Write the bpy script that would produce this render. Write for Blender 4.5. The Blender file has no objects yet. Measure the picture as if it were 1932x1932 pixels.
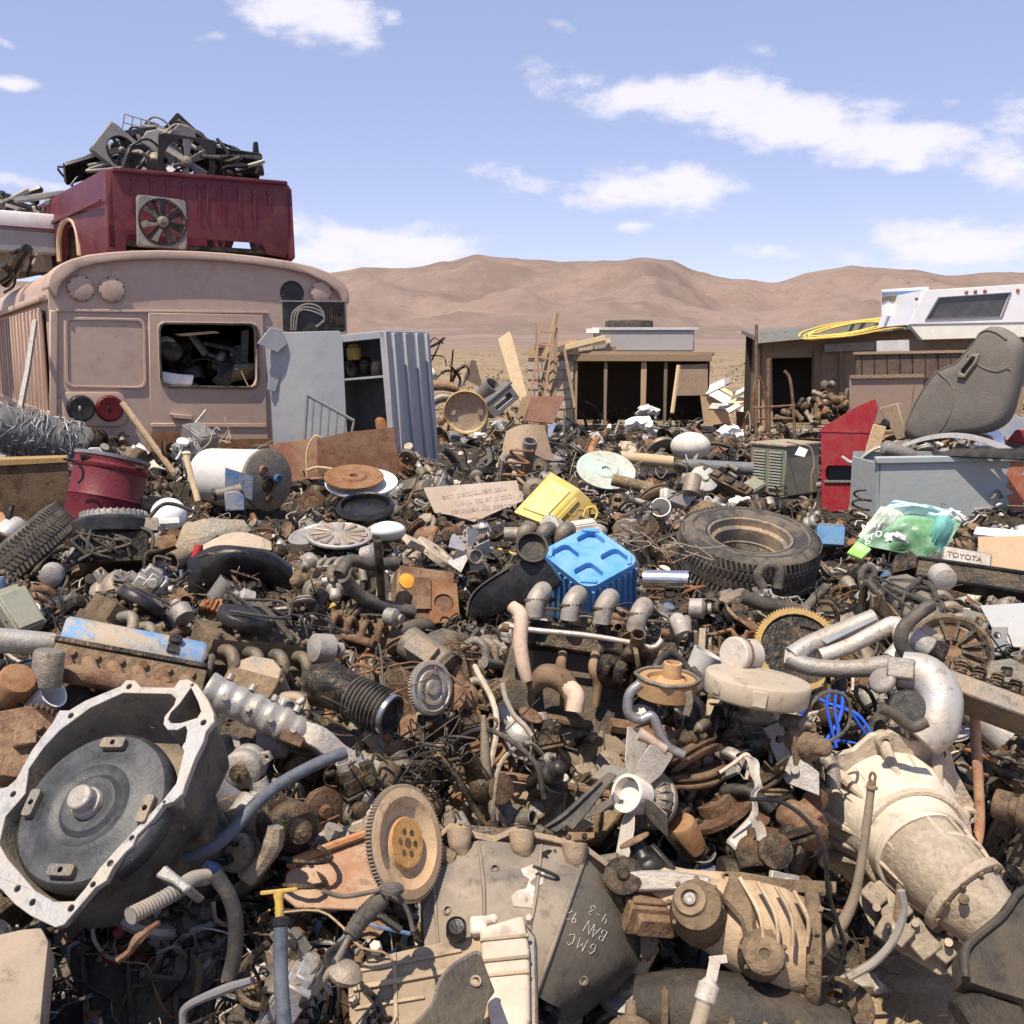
import bpy,bmesh,math,random
import numpy as np
from mathutils import Vector,Matrix,Euler,noise
from mathutils.geometry import tessellate_polygon
V=Vector
RND=random.Random(11)
SC=bpy.context.scene
COL=SC.collection
PI=math.pi
rad=math.radians
F=1900.0
PIT=rad(8.94)
CAM=V((0,0,1.6))
FW=V((0,math.cos(PIT),-math.sin(PIT)))
UPV=V((0,math.sin(PIT),math.cos(PIT)))
RT=V((1,0,0))
def ray(px,py):
 return FW+RT*((px-966)/F)+UPV*((966-py)/F)
def P(px,py,D):
 return CAM+ray(px,py)*D
def pr(p):
 d=V(p)-CAM
 D=d.dot(FW)
 return 966+F*d.dot(RT)/D,966-F*d.dot(UPV)/D,D
def HT(px,py,D,e=(0,0,0),face=True,s=None):
 """frame at a real distance: local x right, y away, z up, unit = one picture pixel there"""
 p=P(px,py,D)
 if face:
  y=ray(px,py).normalized()
  x=y.cross(V((0,0,1))).normalized()
  z=x.cross(y)
  B=Matrix((x,y,z)).transposed()
 else:
  B=Matrix.Identity(3)
 B=B@Euler([rad(a)for a in e],'XYZ').to_matrix()
 s=s or D/F
 return Matrix.Translation(p)@B.to_4x4()@Matrix.Scale(s,4)
def tr(T,pts):
 """where the sight lines of these pixels meet the frame's own x-z plane"""
 o=T.translation
 n=(T.to_3x3()@V((0,1,0)))
 Ti=T.inverted()
 out=[]
 for a,b in pts:
  d=ray(a,b)
  t=(o-CAM).dot(n)/d.dot(n)
  q=Ti@(CAM+d*t)
  out.append((q.x,q.z))
 return out
def catmull(pts,k=5):
 pts=[V(p)for p in pts]
 if len(pts)<3:
  return pts
 q=[pts[0]*2-pts[1]]+pts+[pts[-1]*2-pts[-2]]
 out=[]
 for i in range(1,len(q)-2):
  a,b,c,d=q[i-1:i+3]
  for j in range(k):
   t=j/k
   out.append(0.5*((2*b)+(c-a)*t+(2*a-5*b+4*c-d)*t*t+(3*b-a-3*c+d)*t**3))
 out.append(pts[-1])
 return out
def circ(cx,cz,r,n=20,rz=None,a0=0):
 return[(cx+r*math.cos(a0+2*PI*i/n),cz+(rz or r)*math.sin(a0+2*PI*i/n))for i in range(n)]
def rrect(x0,z0,x1,z1,r,n=4):
 o=[]
 for cx,cz,a in((x1-r,z1-r,0),(x0+r,z1-r,90),(x0+r,z0+r,180),(x1-r,z0+r,270)):
  for i in range(n+1):
   t=rad(a+90*i/n)
   o.append((cx+r*math.cos(t),cz+r*math.sin(t)))
 return o
class MB:
 """collects geometry; build() links it as ONE mesh object"""
 def __init__(s,T=None):
  s.v=[];s.f=[];s.T=T.copy()if T else Matrix()
 def add(s,vs,fs):
  n=len(s.v)
  s.v+=[s.T@V(p)for p in vs]
  s.f+=[[i+n for i in f]for f in fs]
  return s
 def box(s,c,d,r=None,taper=1.0):
  x,y,z=d[0]/2,d[1]/2,d[2]/2
  t=taper
  q=[V(p)for p in((-x,-y,-z),(x,-y,-z),(x,y,-z),(-x,y,-z),(-x*t,-y*t,z),(x*t,-y*t,z),(x*t,y*t,z),(-x*t,y*t,z))]
  if r:
   m=Euler([rad(a)for a in r]).to_matrix();q=[m@p for p in q]
  return s.add([p+V(c)for p in q],[(0,3,2,1),(4,5,6,7),(0,1,5,4),(1,2,6,5),(2,3,7,6),(3,0,4,7)])
 def loft(s,loops,cap0=True,cap1=True,close=False):
  n=len(loops[0]);vs=[];fs=[]
  for l in loops:vs+=[V(p)for p in l]
  m=len(loops)
  for k in range(m if close else m-1):
   a=k*n;b=((k+1)%m)*n
   for i in range(n):
    j=(i+1)%n
    fs.append((a+i,a+j,b+j,b+i))
  if not close:
   if cap0:fs.append(list(range(n))[::-1])
   if cap1:fs.append([(m-1)*n+i for i in range(n)])
  return s.add(vs,fs)
 def lathe(s,prof,p0=(0,0,0),ax=(0,0,1),n=20,cap0=True,cap1=True,a0=0.0,close=False):
  ax=V(ax).normalized();p0=V(p0)
  u=ax.orthogonal().normalized();w=ax.cross(u)
  loops=[[p0+ax*h+(u*math.cos(a0+2*PI*i/n)+w*math.sin(a0+2*PI*i/n))*r for i in range(n)]for r,h in prof]
  return s.loft(loops,cap0,cap1,close)
 def cyl(s,a,b,r0,r1=None,n=14,cap=True):
  a=V(a);b=V(b)
  return s.lathe([(r0,0),(r0 if r1 is None else r1,(b-a).length)],a,b-a,n,cap,cap)
 def pipe(s,a,b,r,t=.8,n=16):
  a=V(a);b=V(b);L=(b-a).length
  return s.lathe([(r,0),(r,L),(r*t,L),(r*t,L*.05),(r*t*.98,0)],a,b-a,n,False,False,close=False).lathe([(r,0),(r*t,0)],a,b-a,n,False,False)
 def tube(s,pts,r,n=8,k=4,cap=True,corr=0):
  c=catmull(pts,k)if k>1 else[V(p)for p in pts]
  rs=r if isinstance(r,(list,tuple))else None
  t=(c[1]-c[0]).normalized();u=t.orthogonal().normalized()
  loops=[]
  for i,p in enumerate(c):
   d=(c[min(i+1,len(c)-1)]-c[max(i-1,0)])
   if d.length<1e-9:d=t
   d=d.normalized()
   u=(u-d*u.dot(d))
   u=u.normalized()if u.length>1e-6 else d.orthogonal().normalized()
   w=d.cross(u)
   if rs:
    x=i/(len(c)-1)*(len(rs)-1);j=min(int(x),len(rs)-2);rr=rs[j]+(rs[j+1]-rs[j])*(x-j)
   else:rr=r
   if corr and i%2:rr*=(1-corr)
   loops.append([p+(u*math.cos(2*PI*q/n)+w*math.sin(2*PI*q/n))*rr for q in range(n)])
  return s.loft(loops,cap,cap)
 def prism(s,out,y0,y1,holes=(),sc=1.0,off=(0,0)):
  """polygon in the local x-z plane, front at y0, back at y1; holes go through"""
  loops=[list(out)]+[list(h)for h in holes]
  flat=[p for l in loops for p in l]
  tri=tessellate_polygon([[V((x,z,0))for x,z in l]for l in loops])
  n=len(flat)
  cx=sum(p[0]for p in out)/len(out);cz=sum(p[1]for p in out)/len(out)
  vs=[V((x,y0,z))for x,z in flat]+[V((cx+(x-cx)*sc+off[0],y1,cz+(z-cz)*sc+off[1]))for x,z in flat]
  fs=[list(t)for t in tri]+[[i+n for i in t][::-1]for t in tri]
  a=0
  for l in loops:
   m=len(l)
   for i in range(m):
    j=(i+1)%m
    fs.append((a+i,a+j,a+j+n,a+i+n))
   a+=m
  return s.add(vs,fs)
 def ball(s,c,r,n=12,m=8,sq=1.0):
  r=V(r)if isinstance(r,(tuple,list,Vector))else V((r,r,r))
  c=V(c)
  loops=[]
  for j in range(m+1):
   a=-PI/2+PI*(j*.97+.015*m)/m
   loops.append([c+V((r.x*math.cos(a)*math.cos(2*PI*i/n),r.y*math.cos(a)*math.sin(2*PI*i/n),r.z*math.sin(a)))for i in range(n)])
  return s.loft(loops)
 def sheet(s,fn,nu,nv,th=.004):
  """a bent plate: fn(u,v) -> point, given thickness"""
  g=[[V(fn(i/nu,j/nv))for i in range(nu+1)]for j in range(nv+1)]
  vs=[];fs=[]
  W=nu+1;N=W*(nv+1)
  nr=[]
  for j in range(nv+1):
   for i in range(W):
    a=g[j][min(i+1,nu)]-g[j][max(i-1,0)];b=g[min(j+1,nv)][i]-g[max(j-1,0)][i]
    q=a.cross(b)
    nr.append(q.normalized()if q.length>1e-12 else V((0,0,1)))
    vs.append(g[j][i])
  vs=vs+[p-q*th for p,q in zip(vs,nr)]
  for j in range(nv):
   for i in range(nu):
    a=j*W+i
    fs+=[(a,a+1,a+W+1,a+W),(a+N,a+W+N,a+W+1+N,a+1+N)]
  for i in range(nu):
   a=i;b=nv*W+i
   fs+=[(a,a+N,a+1+N,a+1),(b,b+1,b+1+N,b+N)]
  for j in range(nv):
   a=j*W;b=j*W+nu
   fs+=[(a,a+W,a+W+N,a+N),(b,b+N,b+W+N,b+W)]
  return s.add(vs,fs)
 def plate(s,q,th=.004,nu=1,nv=1,fn=None):
  """a flat (or slightly warped) four-cornered plate through these points"""
  q=[V(p)for p in q]
  def f(u,v):
   p=(q[0]*(1-u)+q[1]*u)*(1-v)+(q[3]*(1-u)+q[2]*u)*v
   return p+(V(fn(u,v))if fn else V())
  return s.sheet(f,nu,nv,th)
 def gear(s,ri,ro,teeth,y0,y1,td=None,c=(0,0)):
  td=td or ro*.05
  o=[]
  for i in range(teeth):
   for k,rr in((0,ro-td),(.25,ro),(.5,ro),(.75,ro-td)):
    a=2*PI*(i+k)/teeth
    o.append((c[0]+rr*math.cos(a),c[1]+rr*math.sin(a)))
  return s.prism(o,y0,y1,[circ(c[0],c[1],ri,28)])
 def build(s,name,m,parent=None,origin=None,bevel=0,seg=1,smooth=38):
  me=bpy.data.meshes.new(name)
  if origin is None:
   if parent is not None:origin=V(parent.get('o',(0,0,0)))
   else:
    xs=[p.x for p in s.v];ys=[p.y for p in s.v];zs=[p.z for p in s.v]
    origin=V(((min(xs)+max(xs))/2,(min(ys)+max(ys))/2,min(zs)))
  origin=V(origin)
  me.from_pydata([p-origin for p in s.v],[],s.f)
  bm=bmesh.new();bm.from_mesh(me)
  bmesh.ops.recalc_face_normals(bm,faces=bm.faces)
  if bevel:
   es=[e for e in bm.edges if len(e.link_faces)==2 and e.calc_face_angle(0)>rad(35)]
   try:bmesh.ops.bevel(bm,geom=es,offset=bevel,segments=seg,affect='EDGES',clamp_overlap=True,profile=.6)
   except Exception:pass
  bm.to_mesh(me);bm.free()
  me.polygons.foreach_set('use_smooth',[True]*len(me.polygons))
  me.set_sharp_from_angle(angle=rad(smooth))
  me.materials.append(m)
  o=bpy.data.objects.new(name,me);COL.objects.link(o)
  if parent is not None:
   o.parent=parent
   if parent.type=='MESH':o.location=origin-V(parent.get('o',(0,0,0)))
  else:
   o.location=origin
  o['o']=list(origin)
  return o
def bolt_ring(T,c,ax,R0,n,r,m,parent,a0=0.,h=None,arc=2*PI):
 ax=V(ax).normalized();u=ax.orthogonal().normalized();w=ax.cross(u);c=V(c)
 for i in range(n):
  a=a0+arc*i/n;q=c+(u*math.cos(a)+w*math.sin(a))*R0
  MB(T).lathe([(r*1.35,-r*.4),(r*1.35,r*.1),(r,r*.15),(r*.95,h or r),(.1,h or r)],q,ax,6).build('bolt',m,parent)
def tag(o,label,cat,group=None):
 o['label']=label;o['category']=cat
 if group:o['group']=group
 return o
def root(name,label,cat,loc=(0,0,0),group=None):
 o=bpy.data.objects.new(name,None);COL.objects.link(o)
 o.empty_display_size=.1
 o.location=V(loc);o['o']=list(V(loc))
 return tag(o,label,cat,group)
def text(t,size,ext,m,parent,T,shear=0.):
 cu=bpy.data.curves.new('t','FONT');cu.body=t;cu.size=size;cu.extrude=ext;cu.shear=shear
 q=bpy.data.objects.new('t',cu);COL.objects.link(q)
 me=bpy.data.meshes.new_from_object(q.evaluated_get(bpy.context.evaluated_depsgraph_get()))
 bpy.data.objects.remove(q);bpy.data.curves.remove(cu)
 me.transform(Matrix.Translation(-V(parent['o']))@T);me.name='lettering'
 me.materials.clear();me.materials.append(m)
 o=bpy.data.objects.new('lettering',me);COL.objects.link(o);o.parent=parent
 return o
LANDS=[]
BASES=[]
GUARD=[]
def land(phrase,box,D,guard=True,base=None,shrink=0.0):
 x0,y0,x1,y1=box
 if phrase:LANDS.append((phrase,(x0+x1)/2,(y0+y1)/2,D,box))
 if guard:
  w=(x1-x0)*shrink;h=(y1-y0)*shrink
  GUARD.append((x0+w,y0+h,x1-w,y1-h,D))
 if base:
  for b in(base if isinstance(base,list)else[base]):
   BASES.append(b)
def basept(px,py,D,reach=.35,dz=0):
 p=P(px,py,D)
 return(p.x,p.y,p.z+dz,reach)
DUST=(.36,.255,.15)
RUST=(.20,.075,.03)
MATS={}
def mat(name,c,dust=.0,dc=DUST,rust=0.,rc=RUST,rough=.6,metal=0.,sc=9.,bump=.15,var=.3,c2=None,f2=.5,thr=.5,spec=.35,bsc=3.3,gr=.55):
 m=bpy.data.materials.new(name);m.use_nodes=True
 t=m.node_tree;N=t.nodes;L=t.links
 b=N['Principled BSDF']
 tc=N.new('ShaderNodeTexCoord');oi=N.new('ShaderNodeObjectInfo')
 mul=N.new('ShaderNodeMath');mul.operation='MULTIPLY';mul.inputs[1].default_value=37.
 L.new(oi.outputs['Random'],mul.inputs[0])
 ad=N.new('ShaderNodeVectorMath');ad.operation='ADD'
 L.new(tc.outputs['Object'],ad.inputs[0]);L.new(mul.outputs[0],ad.inputs[1])
 def noi(scale,det=5,ro=.62):
  n=N.new('ShaderNodeTexNoise');n.inputs['Scale'].default_value=scale
  n.inputs['Detail'].default_value=det;n.inputs['Roughness'].default_value=ro
  L.new(ad.outputs[0],n.inputs['Vector']);return n
 def step(src,lo,hi,k):
  r=N.new('ShaderNodeMapRange');r.interpolation_type='SMOOTHSTEP'
  r.inputs[1].default_value=lo;r.inputs[2].default_value=hi
  r.inputs[3].default_value=0;r.inputs[4].default_value=k
  L.new(src,r.inputs[0]);return r.outputs[0]
 def mix(fac,a,col):
  x=N.new('ShaderNodeMix');x.data_type='RGBA'
  L.new(fac,x.inputs[0])
  if isinstance(a,tuple):x.inputs[6].default_value=(*a,1)
  else:L.new(a,x.inputs[6])
  x.inputs[7].default_value=(*col,1);return x.outputs[2]
 n1=noi(sc,9,.7);n2=noi(sc*bsc*1.6,6,.65)
 cur=c
 if c2:cur=mix(step(n2.outputs[0],.40,.62,f2),cur,c2)
 if dust:
  cur=mix(step(n1.outputs[0],thr-.09,thr+.09,dust),cur,dc)
 if rust:
  n3=noi(sc*2.2,8,.75);cur=mix(step(n3.outputs[0],.52,.6,rust),cur,rc)
 if gr:
  n4=noi(sc*4.3,8,.72)
  cur=mix(step(n4.outputs[0],.53,.66,gr),cur,tuple(x*.33+.004 for x in c))
  cur=mix(step(n2.outputs[0],.56,.68,gr*.7),cur,tuple(min(.8,x*.5+y*.62)for x,y in zip(c,dc)))
 if isinstance(cur,tuple):
  cur=mix(step(n2.outputs[0],.3,.7,.25),cur,tuple(x*.7 for x in c))
 h=N.new('ShaderNodeHueSaturation');L.new(cur,h.inputs['Color'])
 vr=N.new('ShaderNodeMapRange');vr.inputs[3].default_value=1-var;vr.inputs[4].default_value=1+var
 L.new(oi.outputs['Random'],vr.inputs[0]);L.new(vr.outputs[0],h.inputs['Value'])
 L.new(h.outputs[0],b.inputs['Base Color'])
 rr=N.new('ShaderNodeMapRange');rr.inputs[3].default_value=max(.05,rough-.18);rr.inputs[4].default_value=min(1,rough+.22)
 L.new(n1.outputs[0],rr.inputs[0]);L.new(rr.outputs[0],b.inputs['Roughness'])
 b.inputs['Metallic'].default_value=metal
 b.inputs['Specular IOR Level'].default_value=spec
 if bump:
  bp=N.new('ShaderNodeBump');bp.inputs['Strength'].default_value=min(1,bump*1.7);bp.inputs['Distance'].default_value=.01
  n5=noi(sc*19,3,.6);hm=N.new('ShaderNodeMath');hm.operation='MULTIPLY_ADD';hm.inputs[1].default_value=.3;L.new(n5.outputs[0],hm.inputs[0]);L.new(n2.outputs[0],hm.inputs[2])
  L.new(hm.outputs[0],bp.inputs['Height']);L.new(bp.outputs[0],b.inputs['Normal'])
 MATS[name]=m
 return m
M=dict(iron=mat('greasy cast iron',(.03,.026,.022),.38,rust=.3,rough=.42,metal=.45,bump=.4),dark=mat('oily dark metal',(.011,.010,.009),.2,rust=.14,rough=.36,metal=.4,bump=.3),rust=mat('rusty steel',(.14,.068,.038),.4,c2=(.07,.036,.022),rough=.85,bump=.4),rust2=mat('brown rusted plate',(.20,.09,.052),.35,c2=(.13,.055,.035),rough=.8,sc=5),orange=mat('orange rust',(.27,.115,.045),.4,c2=(.15,.065,.028),rough=.85),alu=mat('dusty aluminium',(.38,.355,.33),.5,dc=(.36,.285,.205),rough=.5,metal=.3,bump=.25),alu2=mat('bright aluminium',(.43,.42,.405),.4,rough=.5,metal=.4,bump=.15),alud=mat('dull grey casting',(.20,.18,.155),.5,rough=.5,metal=.35,bump=.3),steel=mat('grey sheet steel',(.27,.27,.27),.3,rust=.3,rough=.5,metal=.3),chrome=mat('scratched chrome',(.72,.71,.70),.15,rough=.2,metal=.95,bump=.05),black=mat('black plastic',(.010,.010,.011),.22,dc=(.11,.09,.07),rough=.33,bump=.1),blackm=mat('dusty black plastic',(.025,.024,.023),.45,dc=(.16,.125,.09),rough=.55),rubber=mat('old black rubber',(.022,.021,.02),.55,dc=(.17,.14,.11),rough=.8),hose=mat('grey rubber hose',(.05,.046,.042),.4,dc=(.21,.16,.11),rough=.6),tan=mat('tan dried mud',(.49,.405,.305),.55,dc=(.35,.275,.195),c2=(.30,.24,.18),f2=.55,rough=.9,bump=.4),mud=mat('brown caked mud',(.16,.11,.065),.45,dc=(.31,.22,.13),c2=(.05,.038,.026),f2=.6,rough=.95,bump=.5),white=mat('white paint',(.78,.77,.74),.2,rough=.5,bump=.05,gr=0.12),offw=mat('dirty white plastic',(.62,.58,.52),.5,dc=(.42,.36,.28),rough=.65,gr=0.3),red=mat('red paint',(.33,.014,.026),.12,rough=.45,bump=.06,gr=0.3),maroon=mat('faded maroon paint',(.105,.013,.024),.45,dc=(.15,.045,.05),rough=.42,rust=.28,sc=3,bump=.05,var=0,gr=0.12),redb=mat('red plastic',(.5,.03,.025),.15,rough=.45,gr=0.3),yellow=mat('yellow plastic',(.74,.55,.11),.5,dc=(.62,.50,.27),c2=(.6,.4,.07),rough=.5,bump=.05,gr=0.12),yel2=mat('faded yellow plastic',(.72,.5,.1),.3,rough=.6),blue=mat('blue plastic',(.085,.29,.62),.45,dc=(.24,.42,.63),c2=(.06,.21,.5),f2=.5,rough=.5,bump=.04,var=0,gr=0.12),blued=mat('worn blue paint',(.07,.16,.32),.5,rust=.2,rough=.6),bluew=mat('blue cable sheath',(.03,.12,.65),.05,rough=.4,gr=0.12),green=mat('grey green paint',(.25,.29,.25),.4,rust=.15,rough=.6,sc=4,gr=0.3),olive=mat('olive grey paint',(.20,.20,.155),.3,rough=.6,sc=4,gr=0.3),wood=mat('weathered wood',(.42,.29,.175),.4,c2=(.24,.17,.11),f2=.5,rough=.9,bump=.3),plank=mat('pale new plank',(.72,.56,.34),.2,c2=(.58,.42,.25),f2=.4,rough=.85,gr=0.12),woodg=mat('grey brown timber',(.26,.19,.135),.4,c2=(.15,.11,.08),rough=.95),card=mat('brown cardboard',(.42,.30,.19),.3,rough=.9,bump=.05,gr=0.12),brown=mat('brown painted steel',(.25,.115,.075),.2,rough=.6),grey=mat('blue grey paint',(.30,.312,.33),.3,dc=(.45,.42,.38),rust=.08,rough=.5,sc=3,bump=.05,var=0,gr=0.12),greyd=mat('dark blue grey paint',(.14,.16,.19),.3,rough=.55,gr=0.12),copper=mat('copper winding',(.33,.12,.05),.3,rough=.5,metal=.4),wire=mat('galvanised wire',(.34,.35,.36),.2,rough=.5,metal=.4),glass=mat('dark window glass',(.045,.05,.06),.1,rough=.12,spec=.6,bump=0,var=0,gr=0.12),pink=mat('pinkish tan bus paint',(.48,.35,.275),.3,dc=(.41,.295,.235),rust=.22,rc=(.27,.15,.10),c2=(.43,.30,.24),f2=.5,rough=.5,sc=2.2,bump=.04,var=0,gr=0.12),pinky=mat('yellowed bus roof paint',(.56,.40,.28),.5,dc=(.49,.335,.28),rough=.55,sc=3,var=0,gr=0.12),disc=mat('brass stained disc',(.55,.40,.27),.6,dc=(.62,.52,.42),c2=(.36,.2,.12),f2=.5,rough=.45,metal=.3,sc=6),fabric=mat('grey brown seat cloth',(.17,.152,.132),.4,dc=(.22,.195,.165),rough=1,sc=14,bump=.2,var=0,spec=.1,gr=0.12),dirt=mat('dry dirt',(.33,.245,.155),.7,dc=(.26,.185,.115),c2=(.2,.14,.09),f2=.5,rough=1,sc=2.5,bump=.6,bsc=9,spec=.1,gr=0.12),)
SUN=V((-.58,-.815,0)).normalized()*math.cos(rad(65));SUN.z=math.sin(rad(65))
def setting():
 cam=bpy.data.cameras.new('camera');co=bpy.data.objects.new('camera',cam);COL.objects.link(co)
 co.location=CAM;co.rotation_euler=(PI/2-PIT,0,0)
 cam.sensor_fit='HORIZONTAL';cam.sensor_width=36;cam.lens=36*F/1932
 cam.clip_start=.05;cam.clip_end=20000
 SC.camera=co
 l=bpy.data.lights.new('sun','SUN');l.energy=5.0;l.angle=rad(.5);l.color=(1,.90,.75)
 lo=bpy.data.objects.new('sun',l);COL.objects.link(lo);lo.location=(-5,-8,14)
 lo.rotation_euler=SUN.to_track_quat('Z','Y').to_euler()
 w=bpy.data.worlds.new('World');SC.world=w;w.use_nodes=True
 t=w.node_tree;N=t.nodes;L=t.links
 bg=N['Background'];bg.inputs[1].default_value=.1
 sk=N.new('ShaderNodeTexSky');sk.sky_type='NISHITA';sk.sun_disc=False
 sk.sun_elevation=math.asin(SUN.z);sk.sun_rotation=math.atan2(SUN.x,SUN.y)
 sk.altitude=1500;sk.air_density=.9;sk.dust_density=.08;sk.ozone_density=1.5
 tint=N.new('ShaderNodeMix');tint.data_type='RGBA';tint.blend_type='MULTIPLY';tint.inputs[0].default_value=1
 L.new(sk.outputs[0],tint.inputs[6]);tint.inputs[7].default_value=(2.0,1.5,1.42,1)
 lav=N.new('ShaderNodeMix');lav.data_type='RGBA';lav.inputs[0].default_value=.55
 L.new(tint.outputs[2],lav.inputs[6]);lav.inputs[7].default_value=(3.1,3.85,6.2,1)
 tc=N.new('ShaderNodeTexCoord')
 sp=N.new('ShaderNodeSeparateXYZ');L.new(tc.outputs['Generated'],sp.inputs[0])
 def mth(op,a,b=None,c=None):
  n=N.new('ShaderNodeMath');n.operation=op
  for i,x in enumerate((a,b,c)):
   if x is None:continue
   if isinstance(x,(int,float)):n.inputs[i].default_value=x
   else:L.new(x,n.inputs[i])
  return n.outputs[0]
 az=mth('ARCTAN2',sp.outputs[0],sp.outputs[1]);el=mth('ARCSINE',sp.outputs[2])
 nz=N.new('ShaderNodeTexNoise');nz.inputs['Scale'].default_value=13;nz.inputs['Detail'].default_value=7;nz.inputs['Roughness'].default_value=.64
 mp=N.new('ShaderNodeMapping');mp.inputs['Scale'].default_value=(1,1,2.2);L.new(tc.outputs['Generated'],mp.inputs[0]);L.new(mp.outputs[0],nz.inputs[0])
 blobs=[(1420,215,330,62,.17,1.0),(1225,185,130,58,.05,.9),(1640,255,190,60,.2,.9),(1715,300,50,34,0,.9),(1010,345,100,28,.12,.8),(1180,365,190,40,.08,.85),(1290,350,110,45,.1,.7),(1190,425,50,14,0,.75),(730,465,210,48,.1,1.0),(640,470,130,55,0,.9),(560,10,130,55,.15,1.0),(745,40,45,22,.3,.55),(400,68,40,14,0,.5),(10,155,45,14,0,.7),(5,80,25,10,.3,.6),(1900,310,80,45,.15,.85),(1925,215,60,40,0,.7),(1860,460,190,50,.02,.9),(1560,480,150,22,.05,.6),(40,345,130,18,.1,.5),(1800,190,110,50,.1,.3),(1450,95,60,18,.2,.22),(1060,50,40,20,.5,.3)]
 tot=None
 for px,py,hw,hh,sl,de in blobs:
  d=ray(px,py).normalized()
  a0=math.atan2(d.x,d.y);e0=math.asin(d.z)
  dx=mth('SUBTRACT',az,a0);dy=mth('SUBTRACT',el,e0)
  dy=mth('ADD',dy,mth('MULTIPLY',dx,sl))
  q=mth('ADD',mth('POWER',mth('MULTIPLY',mth('ABSOLUTE',dx),F/hw*1.0),2),mth('POWER',mth('MULTIPLY',mth('ABSOLUTE',dy),F/hh*1.12),2))
  g=mth('MULTIPLY',mth('EXPONENT',mth('MULTIPLY',q,-.9)),de)
  tot=g if tot is None else mth('MAXIMUM',tot,g)
 k=mth('ADD',tot,mth('MULTIPLY',mth('SUBTRACT',nz.outputs[0],.5),2.1))
 mr=N.new('ShaderNodeMapRange');mr.interpolation_type='SMOOTHSTEP';mr.inputs[1].default_value=.24;mr.inputs[2].default_value=.85
 L.new(k,mr.inputs[0])
 gate=N.new('ShaderNodeMapRange');gate.interpolation_type='SMOOTHSTEP';gate.inputs[1].default_value=.06;gate.inputs[2].default_value=.3;L.new(tot,gate.inputs[0])
 fac=mth('MULTIPLY',mth('MULTIPLY',mr.outputs[0],gate.outputs[0]),.88)
 cm=N.new('ShaderNodeMix');cm.data_type='RGBA';L.new(fac,cm.inputs[0]);L.new(lav.outputs[2],cm.inputs[6])
 cm.inputs[7].default_value=(7.6,7.3,7.9,1)
 L.new(cm.outputs[2],bg.inputs[0])
 SC.cycles.max_bounces=5;SC.cycles.diffuse_bounces=2;SC.cycles.glossy_bounces=2;SC.cycles.transmission_bounces=2
 SC.view_settings.view_transform='Standard';SC.view_settings.look='None'
 SC.view_settings.exposure=.42;SC.view_settings.gamma=1
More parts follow.
